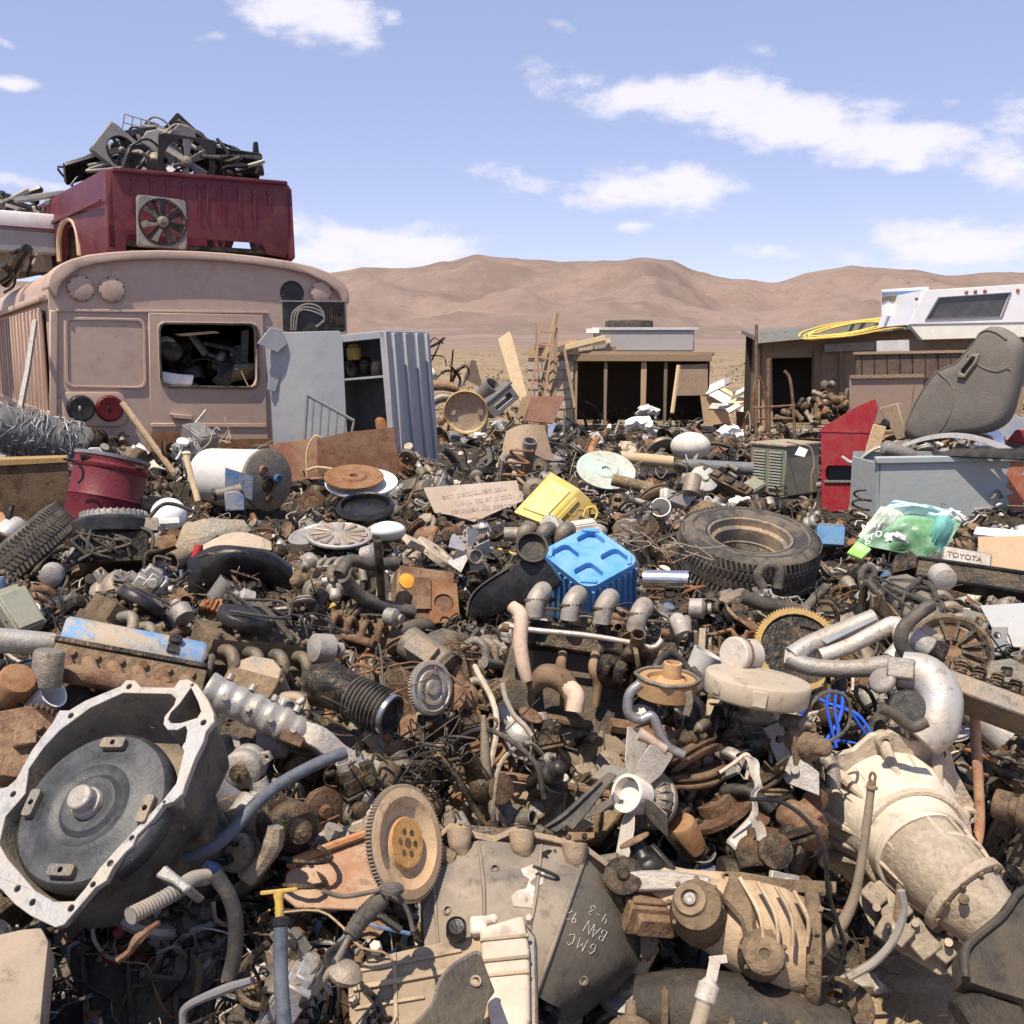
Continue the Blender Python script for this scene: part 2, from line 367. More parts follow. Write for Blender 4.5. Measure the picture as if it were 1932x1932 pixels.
def desert():
 ridge=[(-900,560),(-300,540),(200,530),(560,520),(640,513),(690,501),(740,503),(790,505),(840,497),(905,480),(960,487),(1000,492),(1050,495),(1110,498),(1150,491),(1215,483),(1260,490),(1320,512),(1360,518),(1400,518),(1460,525),(1520,510),(1560,503),(1600,499),(1650,507),(1720,505),(1800,513),(1880,509),(1932,512),(2300,525),(2900,560)]
 tab=[]
 for px,py in ridge:
  d=ray(px,py);tab.append((math.atan2(d.x,d.y),d.z/math.hypot(d.x,d.y)))
 def elev(a):
  if a<=tab[0][0]:return tab[0][1]
  for(a0,e0),(a1,e1)in zip(tab,tab[1:]):
   if a<=a1:
    t=(a-a0)/(a1-a0);t=t*t*(3-2*t)
    return e0+(e1-e0)*t
  return tab[-1][1]
 A=640;rs=[]
 r=.25
 while r<4600:
  rs.append(r);r*=1.026 if 150<r<2400 else(1.06 if r<150 else 1.08)
 RR=2100.
 verts=[];faces=[]
 def zz(r,a):
  x,y=r*math.sin(a),r*math.cos(a)
  if r<60:return noise.noise((x*.5,y*.5,0))*.03-.02
  g=max(0,min(1,(r-60)/(RR-60)))
  e=elev(a)*RR
  base=e*(.30*g**1.35+.70*max(0,(g-.42)/.58)**1.7)
  env=min(1,max(0,g-.3)*2.2)
  p=V((x/330,y/330,1.7))
  n=noise.ridged_multi_fractal(p,.9,2.1,6,1.0,2.0)-1.0
  fall=1 if r<=RR else max(0,1-((r-RR)/1500)**1.2)
  damp=(1-.82*max(0,1-abs(r-RR)/260))
  z=base*fall+n*46*env*damp
  if abs(r-RR)>40 and r>RR*.5:z=min(z,elev(a)*r*.955+0.)if r<RR else min(z,elev(a)*r*.93)
  return z+noise.noise((x/40,y/40,3))*.25*min(1,r/300)
 NA=A+1
 for r in rs:
  for i in range(NA):
   a=-1.5+3.0*i/A
   verts.append((r*math.sin(a),r*math.cos(a),zz(r,a)))
 for k in range(len(rs)-1):
  for i in range(A):
   q=k*NA+i
   faces.append((q,q+1,q+NA+1,q+NA))
 me=bpy.data.meshes.new('ground');me.from_pydata(verts,[],faces)
 me.polygons.foreach_set('use_smooth',[True]*len(me.polygons))
 m=bpy.data.materials.new('desert earth');m.use_nodes=True
 t=m.node_tree;N=t.nodes;L=t.links;b=N['Principled BSDF']
 tc=N.new('ShaderNodeTexCoord')
 def noi(s,d=6,ro=.6,vec=None):
  n=N.new('ShaderNodeTexNoise');n.inputs['Scale'].default_value=s;n.inputs['Detail'].default_value=d;n.inputs['Roughness'].default_value=ro
  L.new(tc.outputs['Object'],n.inputs[0]);return n.outputs[0]
 def mr(s,a,b_,c=0,d=1):
  n=N.new('ShaderNodeMapRange');n.interpolation_type='SMOOTHSTEP'
  for i,x in enumerate((a,b_,c,d)):n.inputs[i+1].default_value=x
  L.new(s,n.inputs[0]);return n.outputs[0]
 def mx(f,a,c):
  x=N.new('ShaderNodeMix');x.data_type='RGBA';L.new(f,x.inputs[0])
  if isinstance(a,tuple):x.inputs[6].default_value=(*a,1)
  else:L.new(a,x.inputs[6])
  if isinstance(c,tuple):x.inputs[7].default_value=(*c,1)
  else:L.new(c,x.inputs[7])
  return x.outputs[2]
 yard=mx(mr(noi(3,8,.7),.4,.62),(.36,.265,.17),(.25,.18,.11))
 yard=mx(mr(noi(40,4),.55,.68,0,.6),yard,(.43,.34,.24))
 plain=mx(mr(noi(.12,8,.65),.42,.6),(.30,.215,.14),(.23,.17,.105))
 plain=mx(mr(noi(.9,4,.6),.5,.6,0,.75),plain,(.15,.13,.075))
 hill=mx(mr(noi(.006,8,.65),.4,.62),(.245,.18,.15),(.18,.133,.112))  # distance haze is mixed into the hill colour as a pinkish tint
 hill=mx(mr(noi(.05,6,.7),.48,.66,0,.6),hill,(.17,.125,.10))
 hill=mx(mr(noi(.012,7,.7),.55,.68,0,.5),hill,(.30,.22,.175))
 sp=N.new('ShaderNodeSeparateXYZ');L.new(tc.outputs['Object'],sp.inputs[0])
 f1=mr(sp.outputs[1],14,24);f2=mr(sp.outputs[1],120,500)
 c=mx(f2,mx(f1,yard,plain),hill)
 L.new(c,b.inputs['Base Color']);b.inputs['Roughness'].default_value=1;b.inputs['Specular IOR Level'].default_value=.1
 bp=N.new('ShaderNodeBump');bp.inputs['Strength'].default_value=.5;bp.inputs['Distance'].default_value=.03
 L.new(noi(25,6,.7),bp.inputs['Height']);L.new(bp.outputs[0],b.inputs['Normal'])
 me.materials.append(m)
 o=bpy.data.objects.new('ground',me);COL.objects.link(o);o['kind']='structure'
 rr=random.Random(5);vs=[];fs=[]
 for _ in range(1500):
  r=24+200*rr.random()**1.5;a=rr.uniform(-.62,.62)
  x,y=r*math.sin(a),r*math.cos(a)
  if abs(x)<1 and y<20:continue
  z0=zz(r,a);h=rr.uniform(.2,.55)
  for _k in range(16):
   c_=V((x+rr.gauss(0,h*.45),y+rr.gauss(0,h*.45),z0+rr.random()*h))
   u=V((rr.gauss(0,1),rr.gauss(0,1),rr.gauss(0,1)))*h*.16;w=V((rr.gauss(0,1),rr.gauss(0,1),rr.gauss(0,1)))*h*.16
   n=len(vs);vs+=[c_,c_+u,c_+w];fs.append((n,n+1,n+2))
 me=bpy.data.meshes.new('desert_scrub');me.from_pydata(vs,[],fs)
 me.materials.append(mat('dry scrub leaves',(.15,.135,.07),.4,dc=(.22,.18,.11),rough=.9,bump=0))
 o=bpy.data.objects.new('desert_scrub',me);COL.objects.link(o);o['kind']='stuff'
setting();desert()
def rot_frame(p,deg):
 return Matrix.Translation(p)@Matrix.Rotation(rad(deg),4,'Z')
def bus():
 th=31.1
 p0=P(90,600,1);d=ray(90,600);Y1=7.85
 p=CAM+d*(Y1/d.y);p.z=0
 T=rot_frame(p,th)
 B=lambda pts:tr(T,pts)
 rt=root('school_bus','derelict pinkish tan bus with boarded windows under a maroon truck bed','bus',p+V((0,0,.25)))
 W=2.44;L=8.5
 arch=B([(90,545),(93,528),(101,514),(115,502),(135,493),(165,485),(205,480),(250,477),(300,476),(360,477.5),(420,481),(480,487),(540,496),(585,506),(620,519),(642,535),(652,552),(655,572)])
 arch=[(min(max(x,0),W),z)for x,z in arch]
 zb=.3
 out=[(0,zb)]+[(arch[0][0],z)for z in(1.2,1.8)]+arch+[(W,1.8),(W,zb)]
 win=B([(300,625),(302,616),(310,611),(470,613),(479,617),(482,628),(484,715),(480,726),(472,730),(318,728),(306,722),(303,712)])
 doorz=(.55,)
 mb=MB(T);mb.prism(out,0,.05,[win]);mb.build('rear_wall',M['pink'],rt,bevel=.004)
 ins=[(x*.96+W*.02,z-(.04 if z>1 else 0))for x,z in out]
 mb=MB(T)
 lo=[[V((x,.05,z))for x,z in out],[V((x,L,z))for x,z in out],[V((x,L,z))for x,z in ins],[V((x,.051,z))for x,z in ins]]
 mb.loft(lo,False,False);mb.prism(ins,L-.02,L-.01)
 for z,h,dd in((1.02,.05,.03),(1.13,.045,.03),(2.02,.05,.05),(.78,.05,.03),(.62,.04,.03)):
  mb.box((-dd/2,L/2+.02,z),(dd,L,h))
 mb.build('body',M['pink'],rt,smooth=50,bevel=.006)
 mb=MB(T)
 k=len(arch);cx=W/2
 o2=[(x+(x-cx)*.006,z+.012)for x,z in arch]
 inn=[(cx+(x-cx)*.955,z-(.055 if 3<i<k-4 else .07))for i,(x,z)in enumerate(arch)]
 mb.loft([[V((x,-.06,z))for x,z in o2+inn[::-1]],[V((x,.35,z))for x,z in o2+inn[::-1]]])
 mb.build('roof_lip',M['pink'],rt,bevel=.012,seg=2,smooth=60)
 mb=MB(T)
 a=B([(93,585),(108,586),(108,860),(93,860)])
 mb.prism(a,-.02,-.002);mb.build('corner_post',M['pink'],rt,bevel=.008)
 mb=MB(T);mb.prism(B([(106,583),(505,588),(505,592),(106,588)]),-.02,-.002);mb.build('seam_strip',M['pink'],rt,bevel=.003)
 o=B([(122,608),(128,600),(262,602),(270,608),(273,620),(275,720),(271,729),(262,732),(136,730),(126,724),(124,714)])
 c=(sum(x for x,z in o)/len(o),sum(z for x,z in o)/len(o))
 sh=lambda f:[(c[0]+(x-c[0])*f,c[1]+(z-c[1])*f)for x,z in o]
 f=MB(T).prism(sh(1.02),-.016,-.001,[sh(.94)]).build('boarded_window',M['pink'],rt,bevel=.004)
 MB(T).prism(sh(.93),-.006,.0).build('board',M['pink'],f)
 dr=B([(279,590),(494,594),(503,800),(508,858),(284,858)])
 d_=MB(T).prism(dr,-.022,-.003,[win]).build('emergency_door',M['pink'],rt,bevel=.005)
 cw=(sum(x for x,z in win)/len(win),sum(z for x,z in win)/len(win))
 w2=[(cw[0]+(x-cw[0])*1.045,cw[1]+(z-cw[1])*1.07)for x,z in win]
 MB(T).prism(w2,-.036,-.023,[win]).build('window_frame',M['pink'],d_,bevel=.004)
 MB(T).tube([(x,-.037,z)for x,z in[(cw[0]+(x-cw[0])*1.01,cw[1]+(z-cw[1])*1.015)for x,z in win+win[:1]]],.011,6,1).build('rubber_seal',M['rubber'],d_)
 h=B([(318,779),(360,783),(358,792),(322,788)])
 MB(T).prism(h,-.075,-.023).build('handle',M['pink'],d_,bevel=.006)
 MB(T).prism(B([(284,798),(500,799),(500,806),(284,805)]),-.034,-.023).build('rub_rail',M['pinky'],d_,bevel=.003)
 def lamp(nm,px,py,r,m,dd=.035,lab=None):
  (x,z),=B([(px,py)])
  mb=MB(T);mb.lathe([(r*1.05,0),(r*1.02,.012),(r*.93,dd*.8),(r*.6,dd),(.004,dd*1.05)],(x,-.002,z),(0,-1,0),24)
  o_=mb.build(nm,m,rt)
  if lab:o_['label']=lab
  mb=MB(T)
  for q in range(8):
   a_=2*PI*q/8+.3
   mb.ball((x+r*.9*math.cos(a_),-.008-dd*.6,z+r*.9*math.sin(a_)),.008,6,4)
  mb.build('screw_ring',M['iron'],o_)
 lamp('warning_lamp',152,544,.1,M['pink']);lamp('warning_lamp',210,547,.1,M['pink'])
 lamp('warning_lamp',604,552,.098,M['pink'])
 lamp('lamp_hole',551,553,.1,M['black'],.01,'empty dark lamp hole with torn rim')
 pl=B([(116,746),(124,739),(222,739),(232,746),(236,760),(238,790),(232,800),(222,804),(130,803),(118,796)])
 MB(T).prism(pl,-.035,-.002).build('lamp_plate',M['pink'],rt,bevel=.012,seg=2)
 T2=T;
 for px,py,m,lab in((151,770,'black','black tail lamp with its lens missing'),(205,770,'tail','red tail lamp with broken lens')):
  (x,z),=B([(px,py)]);r=.1
  mb=MB(T);mb.lathe([(r*1.06,0),(r*1.04,.02),(r*.9,.035),(r*.3,.03),(.004,.03)],(x,-.034,z),(0,-1,0),26)
  mm=M['black']if m=='black' else M['taill']
  o_=mb.build('tail_lamp',mm,rt);o_['label']=lab
  MB(T).ball((x-.01,-.066,z),(.012,.006,.022),8,5).build('bulb_socket',M['steel']if m=='black' else M['black'],o_)
 top=[(284,812),(330,815),(390,822),(440,828),(508,826)]
 bot=[(508,838),(480,836),(455,848),(440,842),(425,852),(400,846),(385,841),(360,851),(335,844),(310,852),(284,846)]
 MB(T).prism(B(top+bot),-.05,-.035).build('torn_bumper',M['orange'],rt)
 MB(T).prism(B([(284,845),(508,838),(508,905),(284,905)]),-.018,-.004).build('dark_opening',M['dark'],rt)  # solid dark plate; its colour stands for the shade under the torn edge
 for i in range(9):
  y=.28+i*.58
  wn=MB(T).box((-.012,y+.22,1.55),(.022,.5,.78)).build('side_window',M['pink'],rt,bevel=.005)
  mb=MB(T)
  for dy in(-.26,0,.26):mb.box((-.03,y+.22+dy,1.55),(.03,.045,.80))
  mb.build('rib',M['pink'],wn,bevel=.004)
  if i%3==1:
   mb=MB(T);mb.prism([(-.0,0)]*0 or[(0,0),(.1,.02),(.16,.32),(.06,.36),(-.02,.2)],0,.01)
   mb2=MB(T)
   q=[(-.0265,y+.24+a_,1.62+b_)for a_,b_ in((0,0),(.12,.02),(.17,.28),(.08,.3),(-.02,.18))]
   q2=[(x_+.004,y_,z_)for x_,y_,z_ in q]
   mb2.loft([q,q2]);mb2.build('broken_pane',M['black'],wn)
  MB(T).box((-.006,y+.22,1.24),(.016,.5,.10)).build('sill_panel',M['pinky'],wn,bevel=.004)
 MB(T).box((W/2,L/2,.6),(W*.94,L*.96,.06)).build('cabin_floor',M['dark'],rt)
 land('the pinkish bus',(90,478,655,860),8.2,guard=False)
 GUARD.append((95,490,500,790,7.9))
 BASES.append((p.x+1,p.y+.2,.75,.6));BASES.append((p.x-.6,p.y-.3,.75,.5))
 return T
M['pinkr']=mat('rusty rivet heads',(.30,.19,.14),.3,rust=.5,rough=.7)
M['shr']=mat('dirty grey shroud',(.15,.15,.15),.4,rough=.6)
M['taill']=mat('red lens',(.16,.008,.012),.4,dc=(.05,.015,.015),rough=.25,bump=.3,sc=30)
BUS=bus()
def truck_bed():
 d=ray(205,400);p=CAM+d*(8.75/d.y)
 T=rot_frame(V((p.x,p.y,0)),36)
 B=lambda pts:tr(T,pts)
 z0=B([(205,484)])[0][1];z1=B([(210,318)])[0][1];W=B([(550,400)])[0][0];L=3.1
 rt=root('truck_bed','faded maroon pickup bed lying on the roof of the pinkish bus','truck bed',V((p.x,p.y,z0)))
 fr=B([(205,470),(203,420),(204,370),(208,330),(213,318),(380,331),(538,343),(547,352),(551,420),(549,470),(540,486),(505,480),(496,462),(480,458),(244,442),(238,450),(238,482)])
 MB(T).prism(fr,0,.03).build('front_panel',M['maroon'],rt,bevel=.01,seg=2)
 for i,px in enumerate((252,286,316,347,377,392,423,453,481,509)):
  t=333+i*3.2
  h=[(px-6,t),(px+4,t),(px+4,t+5),(px,t+8),(px+1,t+(70 if i<9 else 26)),(px-3,t+(70 if i<9 else 26)),(px-3,t+8),(px-6,t+5)]
  MB(T).prism(B(h),-.012,-.0005).build('pressed_rib',M['maroon'],rt,bevel=.003)
 MB(T).prism(B([(212,316),(540,342),(541,349),(211,324)]),-.03,.06).build('top_rail',M['maroon'],rt,bevel=.012,seg=2)
 Z=z1-z0
 arch=[]
 yc,wr=1.32,.40
 for a in range(0,181,15):
  arch.append((yc+wr*math.cos(rad(a)),.08+.36*math.sin(rad(a))**.6))
 so=[(0.0,.02),(0,.3),(0,Z*.95),(.03,Z),(L,Z*1.0),(L,.05),(yc+wr,.0)]
 side=[(0.0,.08),(0.0,Z*.97),(.03,Z),(L-.03,Z),(L,Z*.94),(L,.05),(yc+wr,.0)]+arch+[(yc-wr,0),(.2,0)]
 def sidewall(x,sgn):
  mb=MB(T)
  def bulge(z):
   t=z/Z
   return .05*math.sin(PI*min(1,max(0,t)))**.8
  n=len(side)
  tri=tessellate_polygon([[V((y,z,0))for y,z in side]])
  v0=[V((x-sgn*bulge(z),y,z0+z))for y,z in side]
  v1=[V((x+sgn*.04,y,z0+z))for y,z in side]
  mb.add(v0+v1,[list(t)for t in tri]+[[i+n for i in t][::-1]for t in tri]+[(i,(i+1)%n,(i+1)%n+n,i+n)for i in range(n)])
  return mb
 sw=sidewall(0,1).build('side_panel',M['maroon'],rt,smooth=60)
 mb=MB(T);mb.box((-.056,L/2,z0+Z*.64),(.02,L*.98,.035));mb.build('crease',M['maroon'],sw,bevel=.006)
 mb=MB(T);q=[V((-.035,y,z0+z))for y,z in arch];mb.tube(q,.025,8,2);mb.build('arch_lip',M['pinky'],sw)
 MB(T).box((.22,yc,z0+.22),(.34,wr*2,.42)).build('wheel_well',M['dark'],sw,bevel=.03)
 sidewall(W,-1).build('side_panel',M['maroon'],rt,smooth=60)
 MB(T).box((W/2,L/2,z0+.12),(W*.94,L*.98,.04)).build('bed_floor',M['dark'],rt)
 MB(T).box((W/2,L-.02,z0+Z/2),(W*.98,.03,Z*.9)).build('tailgate',M['maroon'],rt)
 for y in(.25,.9,1.7,2.4):
  MB(T).box((W/2,y,z0+.05),(W*.9,.1,.1)).build('cross_member',M['dark'],rt,bevel=.01)
 land('the maroon truck bed',(70,318,550,490),9,guard=False)
 GUARD.append((75,345,545,470,8.7))
 return T,W,L,z1,z0
BED,BW,BL,BZ1,BZ0=truck_bed()
def fan_blades(mb,T,r,n,tilt=28,hub=.18,w=.3):
 for i in range(n):
  a=2*PI*i/n
  R_=Matrix.Rotation(a,4,'Y')
  mb.T=T@R_@Matrix.Rotation(rad(tilt),4,'Z')
  mb.prism([(-w*r*.28,hub*r),(w*r*.28,hub*r),(w*r*.55,r*.9),(w*r*.3,r*.97),(-w*r*.5,r*.95)],-.012*r,.012*r)
 mb.T=T
def shroud_fan(name,label,T,w,h,r,frame_m,blade_m,group=None,nb=7,guard=True):
 """a square cooling-fan shroud: frame, ring, struts, blades, hub. local x-z plane, unit metres"""
 o=T.translation
 rt=root(name,label,'fan',o,group)
 mb=MB(T);mb.prism(rrect(-w/2,-h/2,w/2,h/2,.05),-.012,.012,[circ(0,0,r,28)])
 for s_ in(-1,1):
  mb.box((s_*(w/2-.01),.03,0),(.02,.06,h*.96));mb.box((0,.03,s_*(h/2-.01)),(w*.96,.06,.02))
 mb.build('shroud',frame_m,rt,bevel=.004)
 MB(T).lathe([(r,-.02),(r*1.06,-.02),(r*1.06,.06),(r,.06)],(0,0,0),(0,1,0),28,False,False,close=True).build('ring',M['black'],rt)
 mb=MB(T)
 for k in range(3):
  a=rad(90+120*k+20);mb.tube([(0,.02,0),(r*1.02*math.cos(a),.03,r*1.02*math.sin(a))],.012,6,1)
 mb.build('strut',M['black'],rt)
 mb=MB(T);T3=T@Matrix.Translation((0,-.02,0));fan_blades(mb,T3,r,nb,30,.22,.42);mb.T=T
 mb.build('fan_blade',blade_m,rt)
 MB(T).lathe([(r*.26,0),(r*.25,.05),(r*.12,.06),(r*.1,.09),(.002,.09)],(0,.01,0),(0,-1,0),18).build('hub',M['alud'],rt)
 return rt
def bus_top():
 p=P(306,420,8.15);T=Matrix.Translation(p)@Euler((rad(-6),rad(3),rad(30))).to_matrix().to_4x4()
 shroud_fan('radiator_fan','square grey radiator fan shroud with black bladed fan leaning on maroon truck bed',T,.38,.40,.178,M['shr'],M['blackm'],None,7)
 p=P(306,468,8.2)
 g='fan and shroud scrap on the truck bed'
 def spot(px,py,k=.5):
  return P(px,py,8.9+k*2.3)
 def fT(px,py,k,e,face=False):return Matrix.Translation(spot(px,py,k))@Euler([rad(a)for a in e]).to_matrix().to_4x4()
 shroud_fan('radiator_fan','round black ring fan with pale blades at the front of the bed heap',fT(352,305,.12,(8,5,20)),.5,.44,.20,M['black'],M['steel'],g,6)
 shroud_fan('radiator_fan','tilted grey fan shroud with a round hole atop the bed heap',fT(228,285,.2,(-10,38,34)),.42,.36,.13,M['steel'],M['black'],g,5)
 shroud_fan('radiator_fan','dark fan standing between two grey shroud plates on the bed heap',fT(268,280,.25,(-6,-12,20)),.36,.36,.13,M['black'],M['alud'],g,6)
 shroud_fan('radiator_fan','black fan shroud lying flat at the right end of the bed heap',fT(430,318,.3,(62,4,20)),.6,.4,.17,M['black'],M['black'],g,6)
 T=fT(285,290,.2,(0,0,26));s_=.0052
 o=[(-12,-40),(22,-40),(24,-10),(22,30),(16,44),(-6,38),(-18,20),(2,8),(8,-10),(2,-26)]
 mb=MB(T);mb.prism([(x*s_,z*s_)for x,z in o],0,.05)
 tag(mb.build('shroud_plate',M['steel'],bevel=.006),'curved grey shroud plate standing on edge in the bed heap','shroud plate',g)
 T=fT(262,255,.5,(0,12,25));mb=MB(T)
 for i in range(5):
  t=-.16+.08*i
  mb.tube([(t,0,-.14),(t,0,.16)],.007,5,1);mb.tube([(-.16,0,t),(.16,0,t)],.007,5,1)
 tag(mb.build('wire_guard',M['steel']),'square wire fan guard poking up from the bed heap','wire guard',g)
 mb=MB();mb.tube([spot(270,238,.5),spot(300,246,.45),spot(345,265,.4),spot(378,285,.35)],.02,6,3)
 tag(mb.build('curved_bar',M['steel']),'long bent grey bar arching over the bed heap','bar',g)
 rr=random.Random(3)
 def panel(px,py,k,w,h,e,m,lab,nm='radiator'):
  T=fT(px,py,k,e);mb=MB(T)
  mb.prism(rrect(-w/2,-h/2,w/2,h/2,.02),-.02,.02,[rrect(-w/2+.05,-h/2+.05,w/2-.05,h/2-.05,.02)])
  rt=root(nm,lab,'radiator',T.translation,g)
  mb.build('frame',m,rt,bevel=.004)
  mb=MB(T);n=9
  for i in range(n):
   mb.box((0,.0,-h/2+.05+(h-.1)*(i+.5)/n),(w-.1,.022,(h-.1)/n*.55))
  mb.build('core',M['dark']if m is M['black']else M['black'],rt)
 panel(352,258,.6,.42,.24,(10,42,20),M['black'],'black framed radiator tilted up at the peak of the bed heap')
 panel(392,285,.5,.75,.22,(40,32,20),M['blackm'],'long dusty radiator sloping down the right of the bed heap')
 panel(440,303,.25,.52,.2,(20,3,26),M['black'],'black radiator standing at the right end of the bed heap')
 panel(178,312,.3,.6,.25,(50,-22,40),M['black'],'black radiator overhanging the left side of the bed')
 panel(200,300,.5,.5,.22,(30,-30,20),M['blackm'],'dusty radiator between the overhanging one and the tilted grey shroud')
 panel(318,272,.7,.5,.34,(5,-25,15),M['black'],'dark radiator behind the curved grey bar')
 T=fT(482,300,.3,(0,0,20));mb=MB(T)
 mb.prism([(-.07,-.14),(.08,-.14),(.06,.02),(.04,.03),(.03,.16),(-.01,.16),(-.02,.02),(-.07,-.02)],0,.1)
 tag(mb.build('plastic_bracket',M['black'],bevel=.006),'upright black bracket with a spike at the right end of the bed','bracket',g)
 top=lambda px:320-74*math.exp(-((px-315)/80)**2)
 for i in range(22):
  px=rr.uniform(205,440);t_=top(px);k=rr.uniform(.15,.8)
  T=fT(px,t_+(326-t_)*rr.random()**1.6,k,(rr.uniform(-50,50),rr.uniform(-50,50),rr.uniform(-20,60)));w_=rr.uniform(.13,.24);h_=rr.uniform(.09,.17)
  mb=MB(T);mb.prism([(-w_,-h_),(w_*.8,-h_),(w_,-h_*.3),(w_*.7,h_),(-w_*.5,h_),(-w_,h_*.4)],-.02,.03,[circ(0,0,h_*.55,14)]);mb.tube([(-w_,0,h_*.4),(-w_*.4,-.05,h_*1.3),(w_*.5,0,h_*1.2),(w_,.03,0)],.012,6,4)
  c_=['black','dusty black','grey'][i%3]
  tag(mb.build('broken_shroud',[M['black'],M['blackm'],M['shr']][i%3],bevel=.004),c_+' broken fan shroud in the heap on the maroon truck bed','fan shroud','broken shrouds on the truck bed')
 for i in range(26):
  px=rr.uniform(150,470);top=318-60*math.exp(-((px-320)/95)**2)+abs(px-320)*.02
  a=spot(px,rr.uniform(top,328 if px>205 else 345),rr.uniform(.1,.7));mb=MB()
  q=[a+V((rr.gauss(0,.13),rr.gauss(0,.12),rr.gauss(0,.055)))for _ in range(4)]
  mb.tube(q,rr.choice([.012,.018,.025]),6,4)
  tag(mb.build('scrap_hose',rr.choice([M['black'],M['black'],M['blackm'],M['steel']])),'short dark hose tangled among the fans on the maroon truck bed','hose','loose hoses on the truck bed')
 for i in range(18):
  px=rr.uniform(215,460);k=rr.uniform(.15,.7)
  T=fT(px,322-42*math.exp(-((px-320)/90)**2)*rr.random(),k,(rr.uniform(-60,60),rr.uniform(-60,60),rr.uniform(0,180)))
  mb=MB(T);mb.lathe([(.07,0),(.085,.02),(.085,.1),(.05,.14),(.02,.15)],(0,0,-.07),(0,0,1),12);mb.box((0,.06,0),(.12,.1,.03));mb.box((.05,-.05,.02),(.05,.08,.08))
  tag(mb.build('fan_motor',rr.choice([M['black'],M['blackm'],M['alud']]),bevel=.004),'small dark fan motor lying among the fans on the maroon truck bed','motor','fan motors on the truck bed')
 d0=10.3
 T=HT(20,452,d0,(0,0,40),face=False);s=1
 rt=root('camper_shell','white and grey camper shell on the bus roof at the picture edge','camper shell',T.translation)
 mb=MB(T);mb.box((-45,0,22),(200,260,30));mb.build('roof',M['white'],rt,bevel=.03,seg=2)
 mb=MB(T);mb.box((-45,0,-14),(196,256,42));mb.build('side',M['grey'],rt,bevel=.02)
 mb=MB(T);mb.box((-45,0,9),(203,263,2.5));mb.build('trim',M['maroon'],rt)
 mb=MB(T);mb.box((-45,0,-50),(170,220,30));mb.build('skirt',M['alud'],rt)
 for i in range(12):
  px=rr.uniform(-10,92);a=P(px,rr.uniform(372,402),d0+rr.uniform(-.4,.4));mb=MB()
  q=[a+V((rr.gauss(0,.11),rr.gauss(0,.1),rr.gauss(0,.05)))for _ in range(4)]
  mb.tube(q,rr.choice([.018,.026,.034]),6,4)
  tag(mb.build('radiator_hose',M['black']if i%3 else M['steel']),'black hose in the tangle on top of the white camper shell','hose','hoses on the camper shell')
 for i,(pts,r)in enumerate([([(52,470),(40,485),(30,505),(8,535)],.05),([(20,478),(45,472),(60,490),(52,520)],.02),([(62,500),(70,480),(80,490),(72,512)],.015),([(5,500),(20,515),(2,530)],.03),([(30,520),(25,540),(8,552)],.012)]):
  mb=MB();mb.tube([P(x,y,9.0+.12*j)for j,(x,y)in enumerate(pts)],r,8,5)
  tag(mb.build('scrap_hose',M['black']if i!=2 else M['steel']),['thick black hose sagging over the edge of the bus roof','looped black hose beside the thick one on the bus roof','thin grey pipe bent beside the truck bed on the bus roof','short dark hose at the very left of the bus roof','thin dark cable drooping onto the bus side'][i],'hose')
 mb=MB();mb.tube([P(66,606,7.7),P(52,700,7.3),P(38,772,7.0)],.022,4,1)
 tag(mb.build('flat_bar',M['steel']),'flat grey bar leaning on the side of the bus','bar')
 g='junk inside the bus window'
 (xa,za),(xb,zb)=tr(BUS,[(303,728),(482,613)])
 W_=xb-xa;Hh=zb-za
 MB(BUS)
 for i in range(24):
  mb=MB(BUS@Matrix.Translation((xa+W_*rr.random(),.12+.4*rr.random(),za+Hh*(.02+.72*rr.random()**1.3)))@Euler((rr.uniform(-1,1),rr.uniform(-1.5,1.5),rr.uniform(0,3))).to_matrix().to_4x4())
  k=i%4
  if k==0:mb.box((0,0,0),(.3,.16,.07),taper=.85)
  elif k==1:mb.lathe([(.06,0),(.09,.02),(.09,.06),(.03,.08),(.02,.14)],(0,0,0),(0,0,1),14)
  elif k==2:mb.sheet(lambda u,v:(u*.34-.17,v*.2-.1,.06*math.sin(u*3)),6,2,.008)
  else:mb.tube([(-.2,0,0),(-.05,.04,.05),(.1,-.02,.02),(.2,.03,-.05)],.02,7,4)
  nm,ct=[('battery_box','box'),('drive_pulley','pulley'),('trim_panel','panel'),('rubber_hose','hose')][k]
  tag(mb.build(nm,rr.choice([M['black'],M['blackm'],M['dark'],M['steel'],M['olive']]),bevel=.004 if k<2 else 0),'dusty %s heaped inside the emergency door window of the bus'%nm.replace('_',' '),ct,g)
 mb=MB(BUS);q=tr(BUS,[(303,700),(340,706),(370,708),(366,728),(330,728),(306,722)])
 mb.prism(q,.06,.16);tag(mb.build('white_tray',M['white'],bevel=.01),'white plastic tray in the lower left of the bus window','tray')
 q=tr(BUS,[(335,630),(410,624),(420,628),(350,634)]);mb=MB(BUS);mb.prism(q,.08,.2)
 tag(mb.build('pale_board',M['plank']),'pale flat board near the top of the bus window','board')
 mb=MB(BUS);mb.tube([V((x,.0,z))for x,z in tr(BUS,[(455,700),(465,722),(478,745),(482,760),(495,800),(502,830)])],.006,5,4)
 tag(mb.build('dangling_cord',M['card']),'thin pale cord dangling from the bus window down the door','cord')
bus_top()
def one(mb,nm,m,lab,cat,box,D,bevel=0,base=True,group=None,phrase=None,guard=True,smooth=38,reach=.3,seg=1,shrink=.05):
 o=tag(mb.build(nm,m,bevel=bevel,smooth=smooth,seg=seg),lab,cat,group)
 if phrase:land(phrase,box,D,guard,basept((box[0]+box[2])/2,box[3],D,reach,-.03)if base else None,shrink)
 return o
